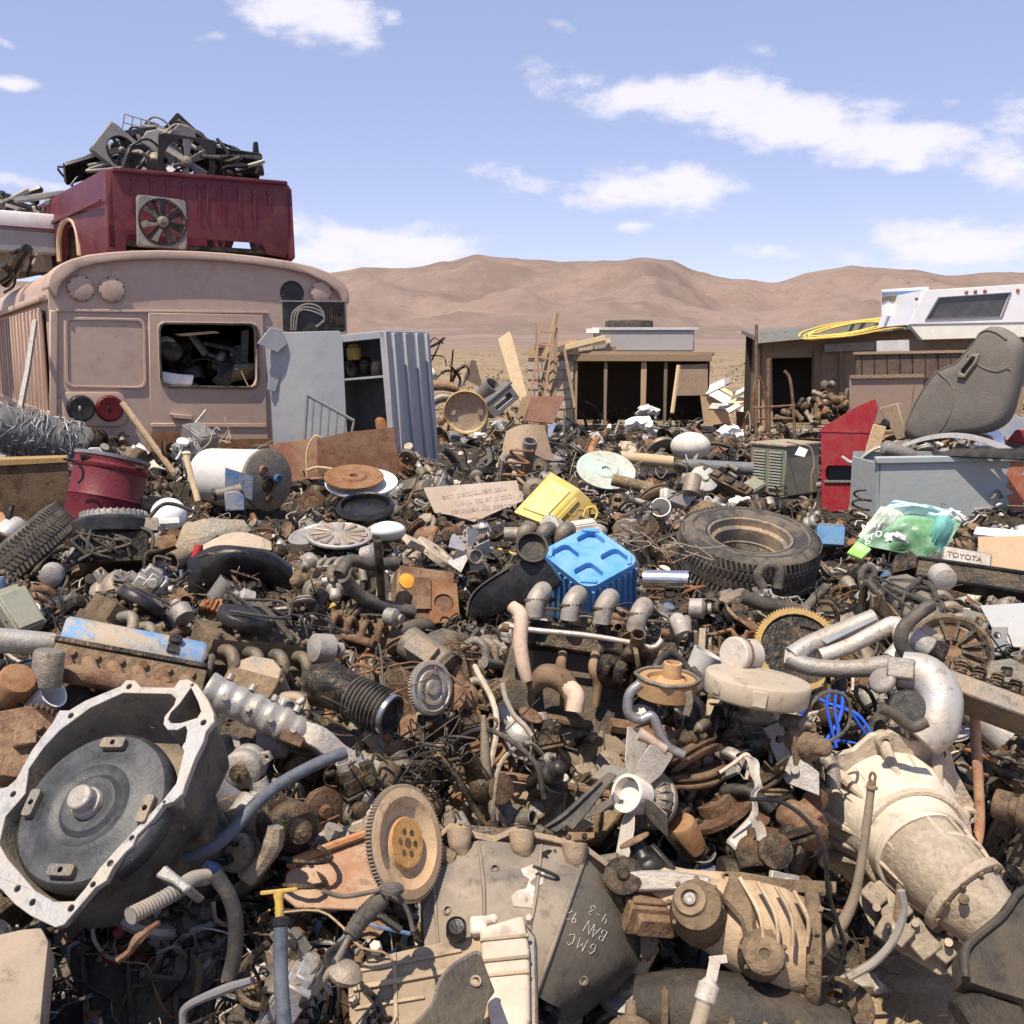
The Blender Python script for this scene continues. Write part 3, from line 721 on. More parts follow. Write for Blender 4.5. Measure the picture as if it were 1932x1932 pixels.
def locker():
 D=7.4;T=HT(738,735,D,(0,-4.5,-27),face=False)
 rt=root('steel_locker','open blue grey steel locker with bent door beside the bus','locker',T.translation+V((0,0,-.45)))
 w=190;h0=-150;h1=108;d=150
 mb=MB(T)
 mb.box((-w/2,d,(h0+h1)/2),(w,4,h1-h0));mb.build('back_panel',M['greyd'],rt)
 mb=MB(T);mb.box((-w/2,d/2,h1),(w,d,4));mb.build('top_panel',M['grey'],rt,bevel=.004)
 mb=MB(T);mb.box((-w,d/2,(h0+h1)/2),(4,d,h1-h0));mb.build('side_panel',M['grey'],rt)
 mb=MB(T);mb.box((0,d/2,(h0+h1)/2),(4,d,h1-h0));sp=mb.build('side_panel',M['grey'],rt)
 for q in(.12,.38,.66,.9):
  MB(T).box((4,d*q,(h0+h1)/2),(7,12,h1-h0-4)).build('pressed_rib',M['grey'],sp,bevel=.006)
 mb=MB(T);mb.box((-4,-4,(h0+h1)/2),(14,8,h1-h0));mb.box((-w/2,-4,h1-5),(w,8,14));mb.build('front_frame',M['grey'],rt,bevel=.004)
 sh=MB(T).box((-w/2,d/2,26),(w-6,d-8,4)).build('shelf',M['grey'],rt)
 T2=HT(595,735,D-.15,(0,0,4),face=False)
 o=tr(T2,[(498,628),(640,624),(646,640),(652,760),(656,835),(515,842),(512,760),(503,690)])
 mb=MB(T2);mb.prism(o,0,5);mb.build('door',M['grey'],rt,bevel=.003)
 T3=HT(505,690,D-.25,(0,0,30),face=False)
 a=tr(T3,[(482,648),(508,618),(530,622),(538,650),(520,665)]);b=tr(T3,[(508,645),(540,650),(536,690),(520,740),(506,736),(512,690)])
 mb=MB(T3);mb.prism(a,-10,-4,sc=.95);mb.prism(b,2,8);mb.build('bent_corner',M['grey'],rt,bevel=.003)
 g='bits on the locker shelf';rr=random.Random(9)
 for i,(px,py,m,nm,c)in enumerate([(668,665,'yel2','plastic_canister','canister'),(690,690,'black','oil_filter','filter'),(712,693,'alud','oil_filter','filter'),(665,693,'black','oil_filter','filter'),(700,830,'white','paint_can','can'),(722,800,'orange','paint_can','can')]):
  T4=HT(px,py,D+.3,(rr.uniform(-20,20),rr.uniform(-20,20),rr.uniform(0,90)),face=False)
  mb=MB(T4);mb.lathe([(13,-14),(14,-10),(14,8),(10,12),(10,15),(4,15)],n=12)
  tag(mb.build(nm,M[m]),['faded yellow canister on the shelf of the steel locker','black canister in the middle of the locker shelf','grey canister at the right of the locker shelf','black canister at the left of the locker shelf under the yellow one','white can in the bottom of the open locker','orange can by the right wall inside the locker'][i],c,g)
 land('the steel locker',(500,622,800,845),D,True,[basept(650,860,D,.5),basept(785,838,D,.35)],.03)
locker()
def left_mid():
 D=7.55;T=HT(590,597,D,(0,0,6),face=False)
 rt=root('condenser_unit','black condenser box with looped coil above the steel locker','condenser',T.translation)
 MB(T).prism(rrect(-56,-28,60,26,4),0,60).build('case',M['black'],rt,bevel=.006)
 MB(T).box((2,20,28),(120,50,3)).build('top_edge',M['steel'],rt)
 mb=MB(T)
 for k in range(3):mb.tube([(-40+4*k,-4,-26),(-36+5*k,-5-k,6),(-12,-6,22-5*k),(14,-5,16-6*k),(22,-4,-6),(6,-3,-20)],2.2,6,4)
 mb.build('coil',M['steel'],rt)
 mb=MB(T)
 for k in range(9):mb.box((24+4*k,-2,-2),(2,4,44))
 mb.build('fin_block',M['dark'],rt)
 land('the black condenser box',(530,568,652,626),D,True)
 D=7.0;T=HT(620,790,D);mb=MB(T)
 L_=lambda pts:[(a,0,b)for a,b in tr(T,pts)]
 mb.tube(L_([(580,746),(668,794)]),3.2,6,1);mb.tube(L_([(574,835),(580,746)]),3,6,1);mb.tube(L_([(572,832),(664,834)]),2.5,6,1);mb.tube(L_([(668,794),(660,836)]),2.5,6,1)
 for k in range(5):
  x=592+15*k;mb.tube(L_([(x,753+8*k),(x-5,834)]),1.7,5,1)
 one(mb,'steel_gate',M['greyd'],'small blue grey barred gate leaning on the open locker','gate',(572,745,668,836),D,phrase='the barred gate',shrink=.15)
 D=6.7;T=HT(630,855,D,(-8,0,5),face=False)
 mb=MB(T);mb.prism(tr(T,[(508,838),(600,826),(604,900),(510,915)]),0,4);one(mb,'rusty_sheet',M['rust2'],'reddish rusted steel sheet standing below the bus door','metal sheet',(508,830,600,910),D,phrase='the red rusted sheet')
 T=HT(680,850,D-.05,(-4,0,-6),face=False)
 mb=MB(T);mb.prism(tr(T,[(598,828),(655,815),(745,806),(752,880),(750,895),(600,905)]),0,5)
 one(mb,'rusty_sheet',M['rust2'],'wide brown rusted steel sheet standing in front of the locker','metal sheet',(600,806,752,895),D,phrase='the brown rusted sheet')
 mb=MB(HT(590,860,D-.2));mb.tube([(-12,0,-40),(-10,0,10),(4,-4,36),(16,-2,34)],2.2,6,4);mb.tube([(-12,0,-28),(10,-6,-22),(60,-8,-30),(100,0,-26)],3,6,4)
 one(mb,'bent_conduit',M['card'],'bent pale conduit hooked in front of the red rusted sheet','conduit',(570,825,690,900),D-.2)
 D=6.2;T=HT(455,905,D,(-6,4,0));R_=56
 rt=root('water_heater_tank','white water heater tank lying on its side with grey holed end plate','tank',T.translation+V((0,0,-.17)))
 a=V((-58,70,10));b=V((44,-50,-4));ax=(b-a).normalized()
 mb=MB(T);mb.lathe([(8,-14),(R_*.7,-9),(R_,4),(R_,(b-a).length)],a,ax,30);mb.build('tank_shell',M['white'],rt)
 mb=MB(T);mb.lathe([(R_+2,0),(R_+2,7),(R_-2,9),(.5,9)],b,ax,32);ep=mb.build('end_plate',M['alud'],rt)
 u=ax.cross(V((0,0,1))).normalized();w=u.cross(ax)
 for cx,cz,r,m in((-16,16,7,'rust'),(20,4,6.5,'blued'),(-2,-8,11,'dark'),(4,-34,6,'rust')):
  c=b+ax*9+u*-cx+w*cz
  MB(T).lathe([(r*1.35,0),(r*1.35,4),(r,5),(r*.95,1),(.3,1)],c,ax,16).build('port',M[m],ep)
 land('the white tank',(345,850,560,975),D,True,basept(450,965,D,.4))
 D=5.75;T=HT(438,930,D)
 rt=root('blue_pump','blue painted pump with square flange in front of the white tank','pump',T.translation+V((0,0,-.12)))
 MB(T).prism([(-14,-34),(22,-34),(22,-6),(10,4),(-14,2)],-12,22).build('pump_body',M['blued'],rt,bevel=.006)
 MB(T).prism(tr(T,[(425,882),(478,898),(476,945),(424,922)]),8,16,[circ(16,10,4)]).build('flange',M['blued'],rt,bevel=.003)
 MB(T).cyl((-30,-2,-2),(16,6,6),11,n=14).build('inlet_pipe',M['alud'],rt)
 MB(T).lathe([(12,0),(12,5),(8,5),(8,1),(.2,1)],(-30,-2,-2),(-1,-.1,-.15),14).build('inlet_cap',M['dark'],rt)
 land('the blue pump',(405,880,480,970),D,True,basept(440,975,D,.3))
 D=6.6;mb=MB(HT(285,830,D));mb.tube([(-48,30,72),(45,-10,-76)],6,8,1)
 one(mb,'wooden_stick',M['wood'],'long wooden stick leaning against the bus below the red tail lamp','stick',(237,758,330,905),D,phrase='the leaning stick',shrink=.25)
 D=5.9;mb=MB(HT(362,900,D));mb.tube([(-8,4,45),(-5,2,20),(9,0,-45)],[7.5,6,5.5,6],9,3);mb.ball((-8,4,45),(8.5,8.5,4.5))
 one(mb,'tool_handle',M['plank'],'pale wooden tool handle sticking up left of the white tank','handle',(350,853,376,948),D,phrase='the tool handle')
 D=6.3;mb=MB(HT(345,834,D,(-20,10,0)));mb.lathe([(11,-3),(12,0),(11,3),(7,3.5),(6,5),(.3,5)],(0,0,0),(0,-.8,.6),18);mb.tube([(0,2,-2),(-2,6,-20),(-8,8,-34)],2,6,3)
 one(mb,'filler_cap',M['white'],'round white cap on a wire above the white tank','cap',(332,824,358,846),D,phrase='the round white cap')
 D=6.5;T=HT(75,820,D)
 rt=root('wire_roll','big roll of tangled grey fencing wire beside the bus','wire roll',T.translation+V((0,0,-.2)))
 a=V((-75,-8,18));b=V((70,30,-28));ax=(b-a).normalized();Ln=(b-a).length
 u=ax.cross(V((0,0,1))).normalized();w=u.cross(ax)
 rr=random.Random(4)
 MB(T).lathe([(18,0),(44,2),(44,Ln),(18,Ln)],a,ax,24).build('core',M['wiredark'],rt)
 for layer in range(5):
  mb=MB(T)
  for k in range(26):
   t0=rr.random();a0=rr.uniform(0,6.28);q=[]
   for j in range(7):
    aa=a0+j*rr.uniform(.25,.6);rr_=46+rr.gauss(0,3)-8*max(0,t0-.8)*5*.2
    q.append(a+ax*(Ln*min(1.03,max(-.03,t0+rr.gauss(0,.05))))+(u*math.cos(aa)+w*math.sin(aa))*rr_)
   mb.tube(q,rr.uniform(.6,1.0),4,3)
  mb.build('wire_strand',M['wire']if layer%2 else M['wire2'],rt)
 land('the wire roll',(0,765,175,868),D,True,basept(80,870,D,.5),.08)
 D=5.9;T=HT(55,925,D,(0,0,18),face=False)
 rt=root('rusty_bin','rust brown steel bin under the wire roll','bin',T.translation+V((0,0,-.2)))
 mb=MB(T);mb.prism(tr(T,[(-60,880),(128,866),(134,985),(-60,1010)]),0,6);mb.build('front_panel',M['rustd'],rt,bevel=.003)
 mb=MB(T);mb.box((20,50,-40),(180,90,70));mb.build('body',M['rustd'],rt)
 mb=MB(T);mb.prism(tr(T,[(-60,868),(124,862),(128,872),(-60,882)]),-5,40);mb.build('rim',M['yel2r'],rt,bevel=.003)
 land('the rusty bin',(0,868,128,960),D,True,basept(60,985,D,.4))
 D=5.6;T=HT(203,915,D,(-4,14,0))
 rt=root('red_barrel','dented red barrel tipped to one side beside the rusty bin','barrel',T.translation+V((0,0,-.2)))
 mb=MB(T);R0=66
 prof=[(R0*.98,-75),(R0,-70),(R0*1.0,-30),(R0*1.04,-26),(R0,-22),(R0,24),(R0*1.05,28),(R0*1.06,34),(R0,38),(R0,50),(R0*1.03,53),(R0*.96,53),(R0*.95,-60)]
 mb.lathe(prof,(0,0,0),(0,0,1),36,True,True);mb.build('barrel_wall',M['redd'],rt)
 mb=MB(T);mb.lathe([(R0*1.03,48),(R0*1.05,54),(R0*.98,54),(R0*.96,48)],(0,0,0),(0,0,1),36,False,False,close=True);mb.build('rim',M['greyd'],rt)
 MB(T).box((0,0,40),(110,110,6)).build('fill',M['dark'],rt)
 land('the red barrel',(130,842,275,975),D,True,basept(205,985,D,.35))
 T=HT(178,855,D-.05,(10,20,0));mb=MB(T);mb.prism([(-14,-10),(10,-14),(18,6),(4,14),(-12,8)],-6,8,sc=.8)
 one(mb,'white_bracket',M['white'],'crumpled white bracket on the rim of the red barrel','bracket',(165,840,200,868),D-.05,bevel=.004)
 T=HT(150,895,D-.3);mb=MB(T);mb.tube([(-26,0,30),(-6,-4,24),(6,-6,8),(4,-4,-8),(-4,-2,-16)],2.4,6,5)
 one(mb,'black_cable',M['black'],'black cable with plug hanging over the red barrel','cable',(120,860,165,915),D-.3)
 D=5.3;T=HT(318,965,D);mb=MB(T);mb.ball((0,0,-6),(33,30,32),18,10);mb.box((-2,-26,-18),(40,8,8))
 one(mb,'white_jug',M['white'],'rounded white plastic jug half buried below the tool handle','jug',(285,935,350,990),D,phrase='the white jug')
 D=4.4;q=P(30,1050,D);tyre(Matrix.Translation(q)@V((-.62,-.16,.76)).to_track_quat('Z','Y').to_matrix().to_4x4(),.28,.15,'worn black tyre standing on edge at the left border of the heap',(0,955,130,1100),D,'the standing tyre',rim=False)
def tyre(T,R0,w,label,box,D,phrase,rim=True,group=None):
 """axis along local z, metres"""
 T=Matrix.Translation(T.translation)@T.to_3x3().normalized().to_4x4()
 rt=root('old_tyre',label,'tyre',T.translation,group)
 ri=R0*.60
 prof=[(ri,-w*.34),(ri*1.04,-w*.44),(R0*.86,-w*.53),(R0*.95,-w*.47),(R0*.985,-w*.40),(R0,-w*.2),(R0*1.003,0),(R0,w*.2),(R0*.985,w*.40),(R0*.95,w*.47),(R0*.86,w*.53),(ri*1.04,w*.44),(ri,w*.34),(ri*1.03,w*.28),(R0*.9,w*.3),(R0*.93,0),(R0*.9,-w*.3),(ri*1.03,-w*.28)]
 MB(T).lathe(prof,(0,0,0),(0,0,1),56,False,False,close=True).build('casing',M['tyre'],rt,smooth=50)
 mb=MB(T)
 n=84
 for row,z in((0,-.36),(1,-.12),(2,.12),(3,.36)):
  for i in range(n):
   a=2*PI*(i+.5*(row%2))/n
   rr_=R0*(1.004 if row in(1,2)else .995)
   m_=Matrix.Rotation(a,4,'Z')
   mb.T=T@m_@Matrix.Translation((rr_,0,z*w))@Matrix.Rotation(rad(18 if row%2 else-18),4,'X')
   mb.box((0,0,0),(.005,R0*.04,w*.2))
 mb.T=T
 mb.build('tread',M['tyre'],rt)
 mb=MB(T)
 for s_ in(-1,1):mb.lathe([(R0*.8,s_*w*.51),(R0*.81,s_*w*.535),(R0*.83,s_*w*.535),(R0*.84,s_*w*.515)],(0,0,0),(0,0,1),48,False,False)
 mb.build('sidewall_ridge',M['tyre'],rt)
 if rim:
  r2=ri*.99
  MB(T).lathe([(r2*1.02,w*.40),(r2*1.02,w*.44),(r2*.95,w*.42),(r2*.93,w*.25),(r2*.83,w*.2),(r2*.81,-w*.1),(r2*.78,-w*.12),(r2*.80,-w*.4),(r2*.97,-w*.44),(r2*.99,-w*.4)],(0,0,0),(0,0,1),48,False,False).build('rim',M['rimst'],rt,smooth=50)
  MB(T).lathe([(r2*.80,-w*.16),(r2*.6,-w*.3),(r2*.3,-w*.26),(r2*.28,-w*.32),(.002,-w*.32)],(0,0,0),(0,0,1),40,False,True).build('wheel_disc',M['dark'],rt)  # dark material stands in for the shade inside the wheel
 if phrase:land(phrase,box,D,True,basept((box[0]+box[2])/2,box[3],D,.35))
 return rt
M['shade']=mat('shade dark shed lining',(.055,.042,.031),0,rough=1,gr=.3)  # near-black: the sheds' inner shade is put into this wall colour
M['redd']=mat('dark red barrel paint',(.115,.01,.018),.15,dc=(.2,.06,.05),rough=.5)
M['tyre']=mat('dusty tyre rubber',(.045,.043,.041),.7,dc=(.19,.15,.11),rough=.9,sc=6,bump=.15,var=.1)
M['rimst']=mat('dusty wheel rim',(.11,.10,.088),.55,rust=.3,rough=.6,metal=.2)
M['wire2']=mat('weathered wire',(.2,.2,.21),.3,rough=.6,metal=.3)
M['wiredark']=mat('tangled wire mass',(.13,.13,.13),.5,dc=(.22,.21,.2),rough=.9,sc=40,bump=.8)
M['rustd']=mat('dark rusted bin steel',(.085,.05,.03),.3,rough=.8,c2=(.14,.07,.03))
M['yel2r']=mat('yellowed rust rim',(.38,.24,.08),.4,rough=.8)
left_mid()
def centre_back():
 D=11.5;T=HT(880,777,D,(14,0,-8));mb=MB(T);R0=41
 rt=root('drum_lid','stained brass coloured drum lid standing upright below the wooden plank','lid',T.translation+V((0,0,-.22)))
 MB(T).lathe([(R0,3),(R0,-4),(R0*.94,-5),(R0*.92,0),(R0*.8,1),(.2,2)],(0,0,0),(0,1,0),36).build('face',M['disc'],rt)
 MB(T).lathe([(R0*1.0,-2),(R0*1.04,-4),(R0*1.0,-7),(R0*.95,-5)],(0,0,0),(0,1,0),36,False,False,close=True).build('rim',M['yel2r'],rt)
 for x in(-26,27):MB(T).lathe([(6,0),(6,3),(2,3)],(x,1,0),(0,-1,0),12).build('bung',M['disc'],rt)
 land('the brass drum lid',(838,736,922,818),D,True,basept(880,822,D,.6))
 D=13;T=HT(970,700,D,(-8,0,0));mb=MB(T);mb.prism(tr(T,[(940,640),(961,625),(968,642),(995,744),(993,752),(990,770),(968,740)]),0,7)
 one(mb,'wooden_plank',M['plank'],'pale new plank leaning up beside the ruined shed','plank',(942,625,995,765),D,phrase='the pale plank',bevel=.008)
 mb=MB(HT(988,765,D-.3));mb.prism([(-14,-22),(12,-18),(10,20),(-4,14)],0,5)
 one(mb,'broken_board',M['wood'],'short broken board at the foot of the pale plank','board',(972,745,1000,788),D-.3)
 D=10.5;T=HT(1025,775,D,(-30,0,20));mb=MB(T);mb.plate([(a,0,b)for a,b in tr(T,[(984,795),(1003,750),(1066,748),(1042,800)])],3)
 one(mb,'brown_sheet',M['brown'],'flat reddish brown sheet tilted up in front of the shed','metal sheet',(985,748,1066,800),D,phrase='the tilted brown sheet')
 D=8.8;T=HT(995,833,D,(-25,0,0));q=tr(T,[(948,815),(1000,796),(1028,812),(1020,855),(955,862)])
 mb=MB(T)
 pts=[(-50,0,-30),(50,0,-30),(32,0,34),(-40,0,22)]
 mb.plate(pts,3,8,5,lambda u,v:(0,-14*math.sin(u*5)*(1-v)-10*v*u,6*math.sin(u*4)))
 one(mb,'crumpled_sheet',M['card2'],'buckled tan metal sheet lying in front of the tilted brown sheet','metal sheet',(945,796,1045,865),D,phrase='the buckled tan sheet')
 T=HT(990,862,D+.1,(-62,0,5));mb=MB(T);mb.prism([(-62,-18),(78,-14),(60,12),(-30,18)],0,4)
 one(mb,'grey_sheet',M['greyd'],'dark grey flat sheet under the buckled tan one','metal sheet',(930,850,1075,868),D+.1)
 D=12.2;T=HT(950,757,D,(0,-38,20));mb=MB(T);mb.prism([(-34,-15),(30,-15),(30,15),(-34,15)],0,40,[rrect(-20,-6,20,6,2)]);mb.box((0,20,18),(70,44,5))
 one(mb,'steel_duct',M['steel'],'grey boxy steel duct tipped over beside the brass drum lid','duct',(918,728,985,790),D,phrase='the steel duct',bevel=.008)
 mb=MB(HT(925,735,D+.2));mb.pipe((-16,10,-16),(6,-10,10),17,.88)
 one(mb,'steel_pipe',M['steel'],'short wide grey pipe behind the brass drum lid','pipe',(905,715,945,765),D+.2)
 rr=random.Random(21);D=13.5;g='twisted rods behind the locker'
 for i,(a,b,c)in enumerate([((788,700),(815,640),(836,648)),((798,712),(822,665),(833,640)),((850,720),(852,690),(855,660)),((800,660),(825,648),(838,638)),((795,672),(835,672),(842,690)),((845,735),(862,700),(880,688)),((810,725),(840,700),(868,705)),((862,740),(868,715),(850,690)),((870,730),(885,705),(880,690))]):
  mb=MB();r=rr.choice([.012,.02,.03]);mb.tube([P(*q,D+rr.uniform(-.3,.5))for q in(a,b,c)],r,6,4)
  tag(mb.build('twisted_rod',M['iron']if i%2 else M['rust']),'thin twisted %s rod sticking out of the scrap behind the locker'%('dark' if i%2 else 'rusty'),'rod',g)
 mb=MB(HT(806,712,12.6,(0,-32,0)));mb.cyl((-16,0,0),(18,0,0),9)
 one(mb,'white_cylinder',M['offw'],'off white cylinder lying behind the right side of the locker','cylinder',(788,700,826,728),12.6)
 T=HT(888,700,14,(0,20,10));mb=MB(T);mb.plate([(-6,0,20),(2,0,22),(34,6,-22),(-8,4,-18)],3)
 one(mb,'grey_sheet',M['woodg'],'triangular grey brown sheet left of the pale plank','metal sheet',(878,680,925,728),14)
 for px,py,w,h,m,nm,lab in[(815,745,60,22,'rust','curved_fender','rusted curved fender beside the brass drum lid'),(835,765,40,20,'alud','curved_fender','grey curved fender left of the brass drum lid')]:
  T=HT(px,py,12.3,(-20,-15,0));mb=MB(T);mb.sheet(lambda u,v:((u-.5)*w*1.6,-8*math.sin(PI*v),h*(v-.5)+h*math.sin(PI*u)*.8),10,5,2)
  one(mb,nm,M[m],lab,'fender',(px-30,py-15,px+30,py+15),12.3)
 th=0;D=21.;
 T=HT(1165,725,D,(0,0,-6),face=False)
 rt=root('open_shed','low open fronted shed of pale block and timber with flat roof','shed',T.translation+V((0,0,-.8)))
 b=lambda pts:tr(T,pts)
 MB(T).box((-124,16,-8),(84,120,130)).build('block_wall',M['block'],rt)
 mb=MB(T)
 for k in range(7):mb.box((-124,-44.5,-62+18*k),(84,1.4,1.6))
 for k in range(7):
  for j in range(3):mb.box((-154+28*j+14*(k%2),-44.6,-53+18*k),(1.4,1.4,17))
 mb.build('mortar_line',M['woodg'],rt)
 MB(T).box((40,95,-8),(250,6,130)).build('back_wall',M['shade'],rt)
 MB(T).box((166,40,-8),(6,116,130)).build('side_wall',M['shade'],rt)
 MB(T).box((10,38,57),(330,150,8)).build('roof',M['woodg'],rt,bevel=.02)
 MB(T).box((30,-40,50),(280,8,14)).build('beam',M['wood'],rt,bevel=.01)
 for x,w_,m in((-80,12,'wood'),(-22,6,'woodg'),(48,10,'wood'),(88,6,'woodg')):
  MB(T).box((x,-34,-14),(w_,8,118)).build('post',M[m],rt,bevel=.008)
 MB(T).prism(b([(1275,688),(1332,686),(1332,744),(1275,745)]),-38,-30).build('wall_board',M['woodg'],rt)
 MB(T).prism(b([(1318,745),(1360,750),(1375,795),(1325,800)]),-42,-34).build('wall_board',M['wood'],rt)
 MB(T).prism(b([(1000,655),(1090,640),(1094,668),(1000,676)]),-46,-38).build('wall_board',M['wood'],rt)
 land('the block walled shed',(1000,640,1335,795),D,True,None,.05)
 GUARD.append((1090,690,1330,780,18))
 g='boards on the shed roof'
 for i,(p0,p1,w_)in enumerate([((1030,664),(1140,637),5),((1050,660),(1150,642),4),((1010,652),(1075,650),5),((1090,668),(1180,655),4)]):
  mb=MB();a,c=P(*p0,D-.7+.1*i),P(*p1,D-.4+.1*i);dd=(c-a).normalized()
  mb.tube([a,c],.07,4,1)
  tag(mb.build('roof_board',M['plank' if i<2 else 'wood']),['pale long board sloping across the shed roof','second pale board beside the long one on the shed roof','short weathered board at the left end of the shed roof','weathered board in front of the grey box on the shed roof'][i],'board',g)
 T=HT(1213,645,D,(0,0,-4),face=False);mb=MB(T);mb.box((0,10,2),(188,70,40),taper=.99)
 rt=root('roof_box','large flat grey box with white lid on the shed roof','box',T.translation)
 mb.build('box_body',M['alug'],rt,bevel=.03)
 MB(T).box((2,10,24),(196,76,5)).build('lid',M['white'],rt)
 MB(T).box((-95,0,20),(24,60,8)).build('end_flap',M['white'],rt)
 T=HT(1187,615,D+.3,(0,0,0),face=False);tyre(T,.5,.22,'black tyre lying flat on the grey box on the shed roof',(1140,606,1235,624),D,None,rim=False)
 D2=D-1.2;g='timbers leaning on the shed'
 for i,(p0,p1,r,m,lab)in enumerate([((1012,790),(1050,592),.055,'wood','tall thin pole leaning on the left end of the shed'),((1042,790),(1045,620),.08,'wood','wide upright timber at the left end of the shed'),((1018,745),(1010,610),.025,'woodg','thin grey stick standing at the left corner of the shed'),((1085,770),(1065,660),.03,'woodg','dark rod leaning on the shed block wall'),((1268,780),(1280,690),.04,'wood','thin pole leaning in the open front of the shed')]):
  mb=MB();mb.tube([P(*p0,D2-.2),P(*p1,D2+.3)],r,5,1);tag(mb.build('leaning_pole',M[m]),lab,'pole',g)
 T=HT(1030,700,D2-.3,(-10,8,0));mb=MB(T)
 for x in(-22,4):mb.box((x,0,0),(4,4,180))
 for k in range(7):mb.box((-9,0,-76+25*k),(26,3,3))
 one(mb,'wooden_ladder',M['rustw'],'slanting reddish wooden ladder against the shed block wall','ladder',(1000,610,1045,790),D2)
 rr=random.Random(31);g='pale panels heaped between the two sheds';D=19
 for i in range(10):
  px=1350+75*rr.random();py=722+60*rr.random()
  T=HT(px,py,D+rr.uniform(-1.5,1.5),(rr.uniform(-70,-20),rr.uniform(-30,30),rr.uniform(-40,40)));w_=rr.uniform(14,36);h_=rr.uniform(5,12)
  mb=MB(T);mb.plate([(-w_,0,-h_),(w_,0,-h_*.8),(w_*.9,0,h_),(-w_*.8,0,h_)],3)
  tag(mb.build('loose_sheet',M[['white','offw','alu','plank'][i%4]]),'pale sheet lying in the heap between the two sheds','sheet',g)
M['block']=mat('pale concrete block',(.40,.35,.30),.5,rough=.95,sc=3)
M['alug']=mat('grey sheet cover',(.36,.35,.345),.2,rough=.5,sc=2,var=0,gr=.1)
M['card2']=mat('tan weathered sheet',(.34,.25,.175),.4,rough=.7)
M['rustw']=mat('reddish weathered wood',(.30,.17,.11),.4,rough=.9)
centre_back()
def right_back():
 D=15.5
 T=HT(1570,700,D,(0,0,-4),face=False);b=lambda pts:tr(T,pts)
 rt=root('lean_to_shed','brown lean-to shed with dark doorway and grey sheet roof','shed',T.translation+V((0,0,-.9)))
 MB(T).prism(b([(1430,632),(1560,628),(1740,616),(1740,800),(1430,805)]),30,36,[b([(1462,676),(1540,674),(1538,800),(1464,800)])]).build('front_wall',M['woodl'],rt)
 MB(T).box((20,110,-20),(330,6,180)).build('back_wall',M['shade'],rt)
 MB(T).box((-130,70,-20),(6,84,180)).build('side_wall',M['woodg'],rt)
 mb=MB(T);mb.loft([[(x,y,z)for y,z in((-16,62+k),(-16,70+k),(140,84+k),(140,76+k))]for x,k in((-150,-4),(30,6),(190,14))]);mb.build('roof',M['alud'],rt)
 MB(T).prism(b([(1424,628),(1720,600),(1722,620),(1426,648)]),-22,-17).build('fascia',M['alug2'],rt)
 MB(T).prism(b([(1560,650),(1655,644),(1655,660),(1560,664)]),18,26).build('trim_board',M['offw'],rt)
 for px0,px1 in((1540,1552),(1588,1596),(1428,1438)):
  MB(T).prism(b([(px0,660),(px1,660),(px1,800),(px0,800)]),20,28).build('post',M['wood'],rt,bevel=.01)
 land('the brown lean-to shed',(1425,625,1620,790),D,True,None)
 D=12.4;T=HT(1680,655,D,face=False);mb=MB(T);mb.prism(tr(T,[(1655,643),(1715,641),(1716,668),(1655,668)]),0,5)
 one(mb,'white_board',M['white'],'small white board on the brown fence under the camper','board',(1655,642,1716,668),D)
 T=HT(1740,690,D-.1,(0,0,0),face=False);mb=MB(T);mb.prism(tr(T,[(1615,668),(1945,662),(1945,712),(1617,714)]),0,6)
 rt=root('board_fence','dark stained board fence behind the car seat','fence',T.translation+V((0,0,-.5)))
 mb.build('board',M['woodd'],rt)
 mb=MB(T);mb.prism(tr(T,[(1612,664),(1945,658),(1945,663),(1612,669)]),-4,10);mb.build('cap_rail',M['wood'],rt)
 mb=MB(T)
 for k in range(14):x=1625+k*24;mb.prism(tr(T,[(x,668),(x+1.5,668),(x+1.5,713),(x,713)]),-1.5,0)
 mb.build('batten',M['dark'],rt)
 T=HT(1680,745,D-.8,(0,0,0),face=False);mb=MB(T);mb.prism(tr(T,[(1604,710),(1742,708),(1742,800),(1604,800)]),0,8)
 rt=root('plywood_sheet','dusty pinkish brown flat sheet behind the red one','sheet',T.translation+V((0,0,-.4)))
 mb.build('face',M['brownp'],rt,bevel=.005);mb=MB(T);mb.prism(tr(T,[(1604,708),(1742,706),(1742,712),(1604,714)]),-5,6);mb.build('top_trim',M['wood'],rt)
 D=12.5;T=HT(1825,600,D,(0,-1.5,-5),face=False);b=lambda pts:tr(T,pts)
 rt=root('truck_camper','white slide-in camper with sloped front window behind the car seat','camper',T.translation+V((0,0,-.5)))
 fr=b([(1745,548),(1950,535),(1980,610),(1940,608),(1715,612)]);win=b([(1772,562),(1905,553),(1888,597),(1748,602)])
 n_=len(fr)
 mb=MB(T);mb.prism(fr,0,5,[win]);mb.build('front_panel',M['whitec'],rt,bevel=.004)
 MB(T).prism(win,2.5,4).build('window',M['glass'],rt)
 cw=(sum(x for x,z in win)/4,sum(z for x,z in win)/4)
 big=[(cw[0]+(x-cw[0])*1.04,cw[1]+(z-cw[1])*1.08)for x,z in win]
 MB(T).prism(big,-2,-.3,[win]).build('window_frame',M['greyd'],rt)
 for px,py in((1727+2,564),(1823,551),(1840,550),(1858,549),(1920,547)):
  (x,z),=b([(px,py)])
  MB(T).lathe([(3.4,0),(3.2,2),(1.6,3),(.2,3.2)],(x,-.3,z),(0,-1,0),12).build('marker_lamp',M['amber'],rt)
 mb=MB(T);lo=b([(1715,612),(1940,608),(1980,610),(1985,635),(1740,642)]);mb.prism(lo,2,20);mb.build('underside',M['cream'],rt,bevel=.01)
 mb=MB(T);mb.prism(b([(1740,548),(1960,534),(1985,606),(1720,612)]),6,240,sc=1.0);mb.build('body',M['whitec'],rt)
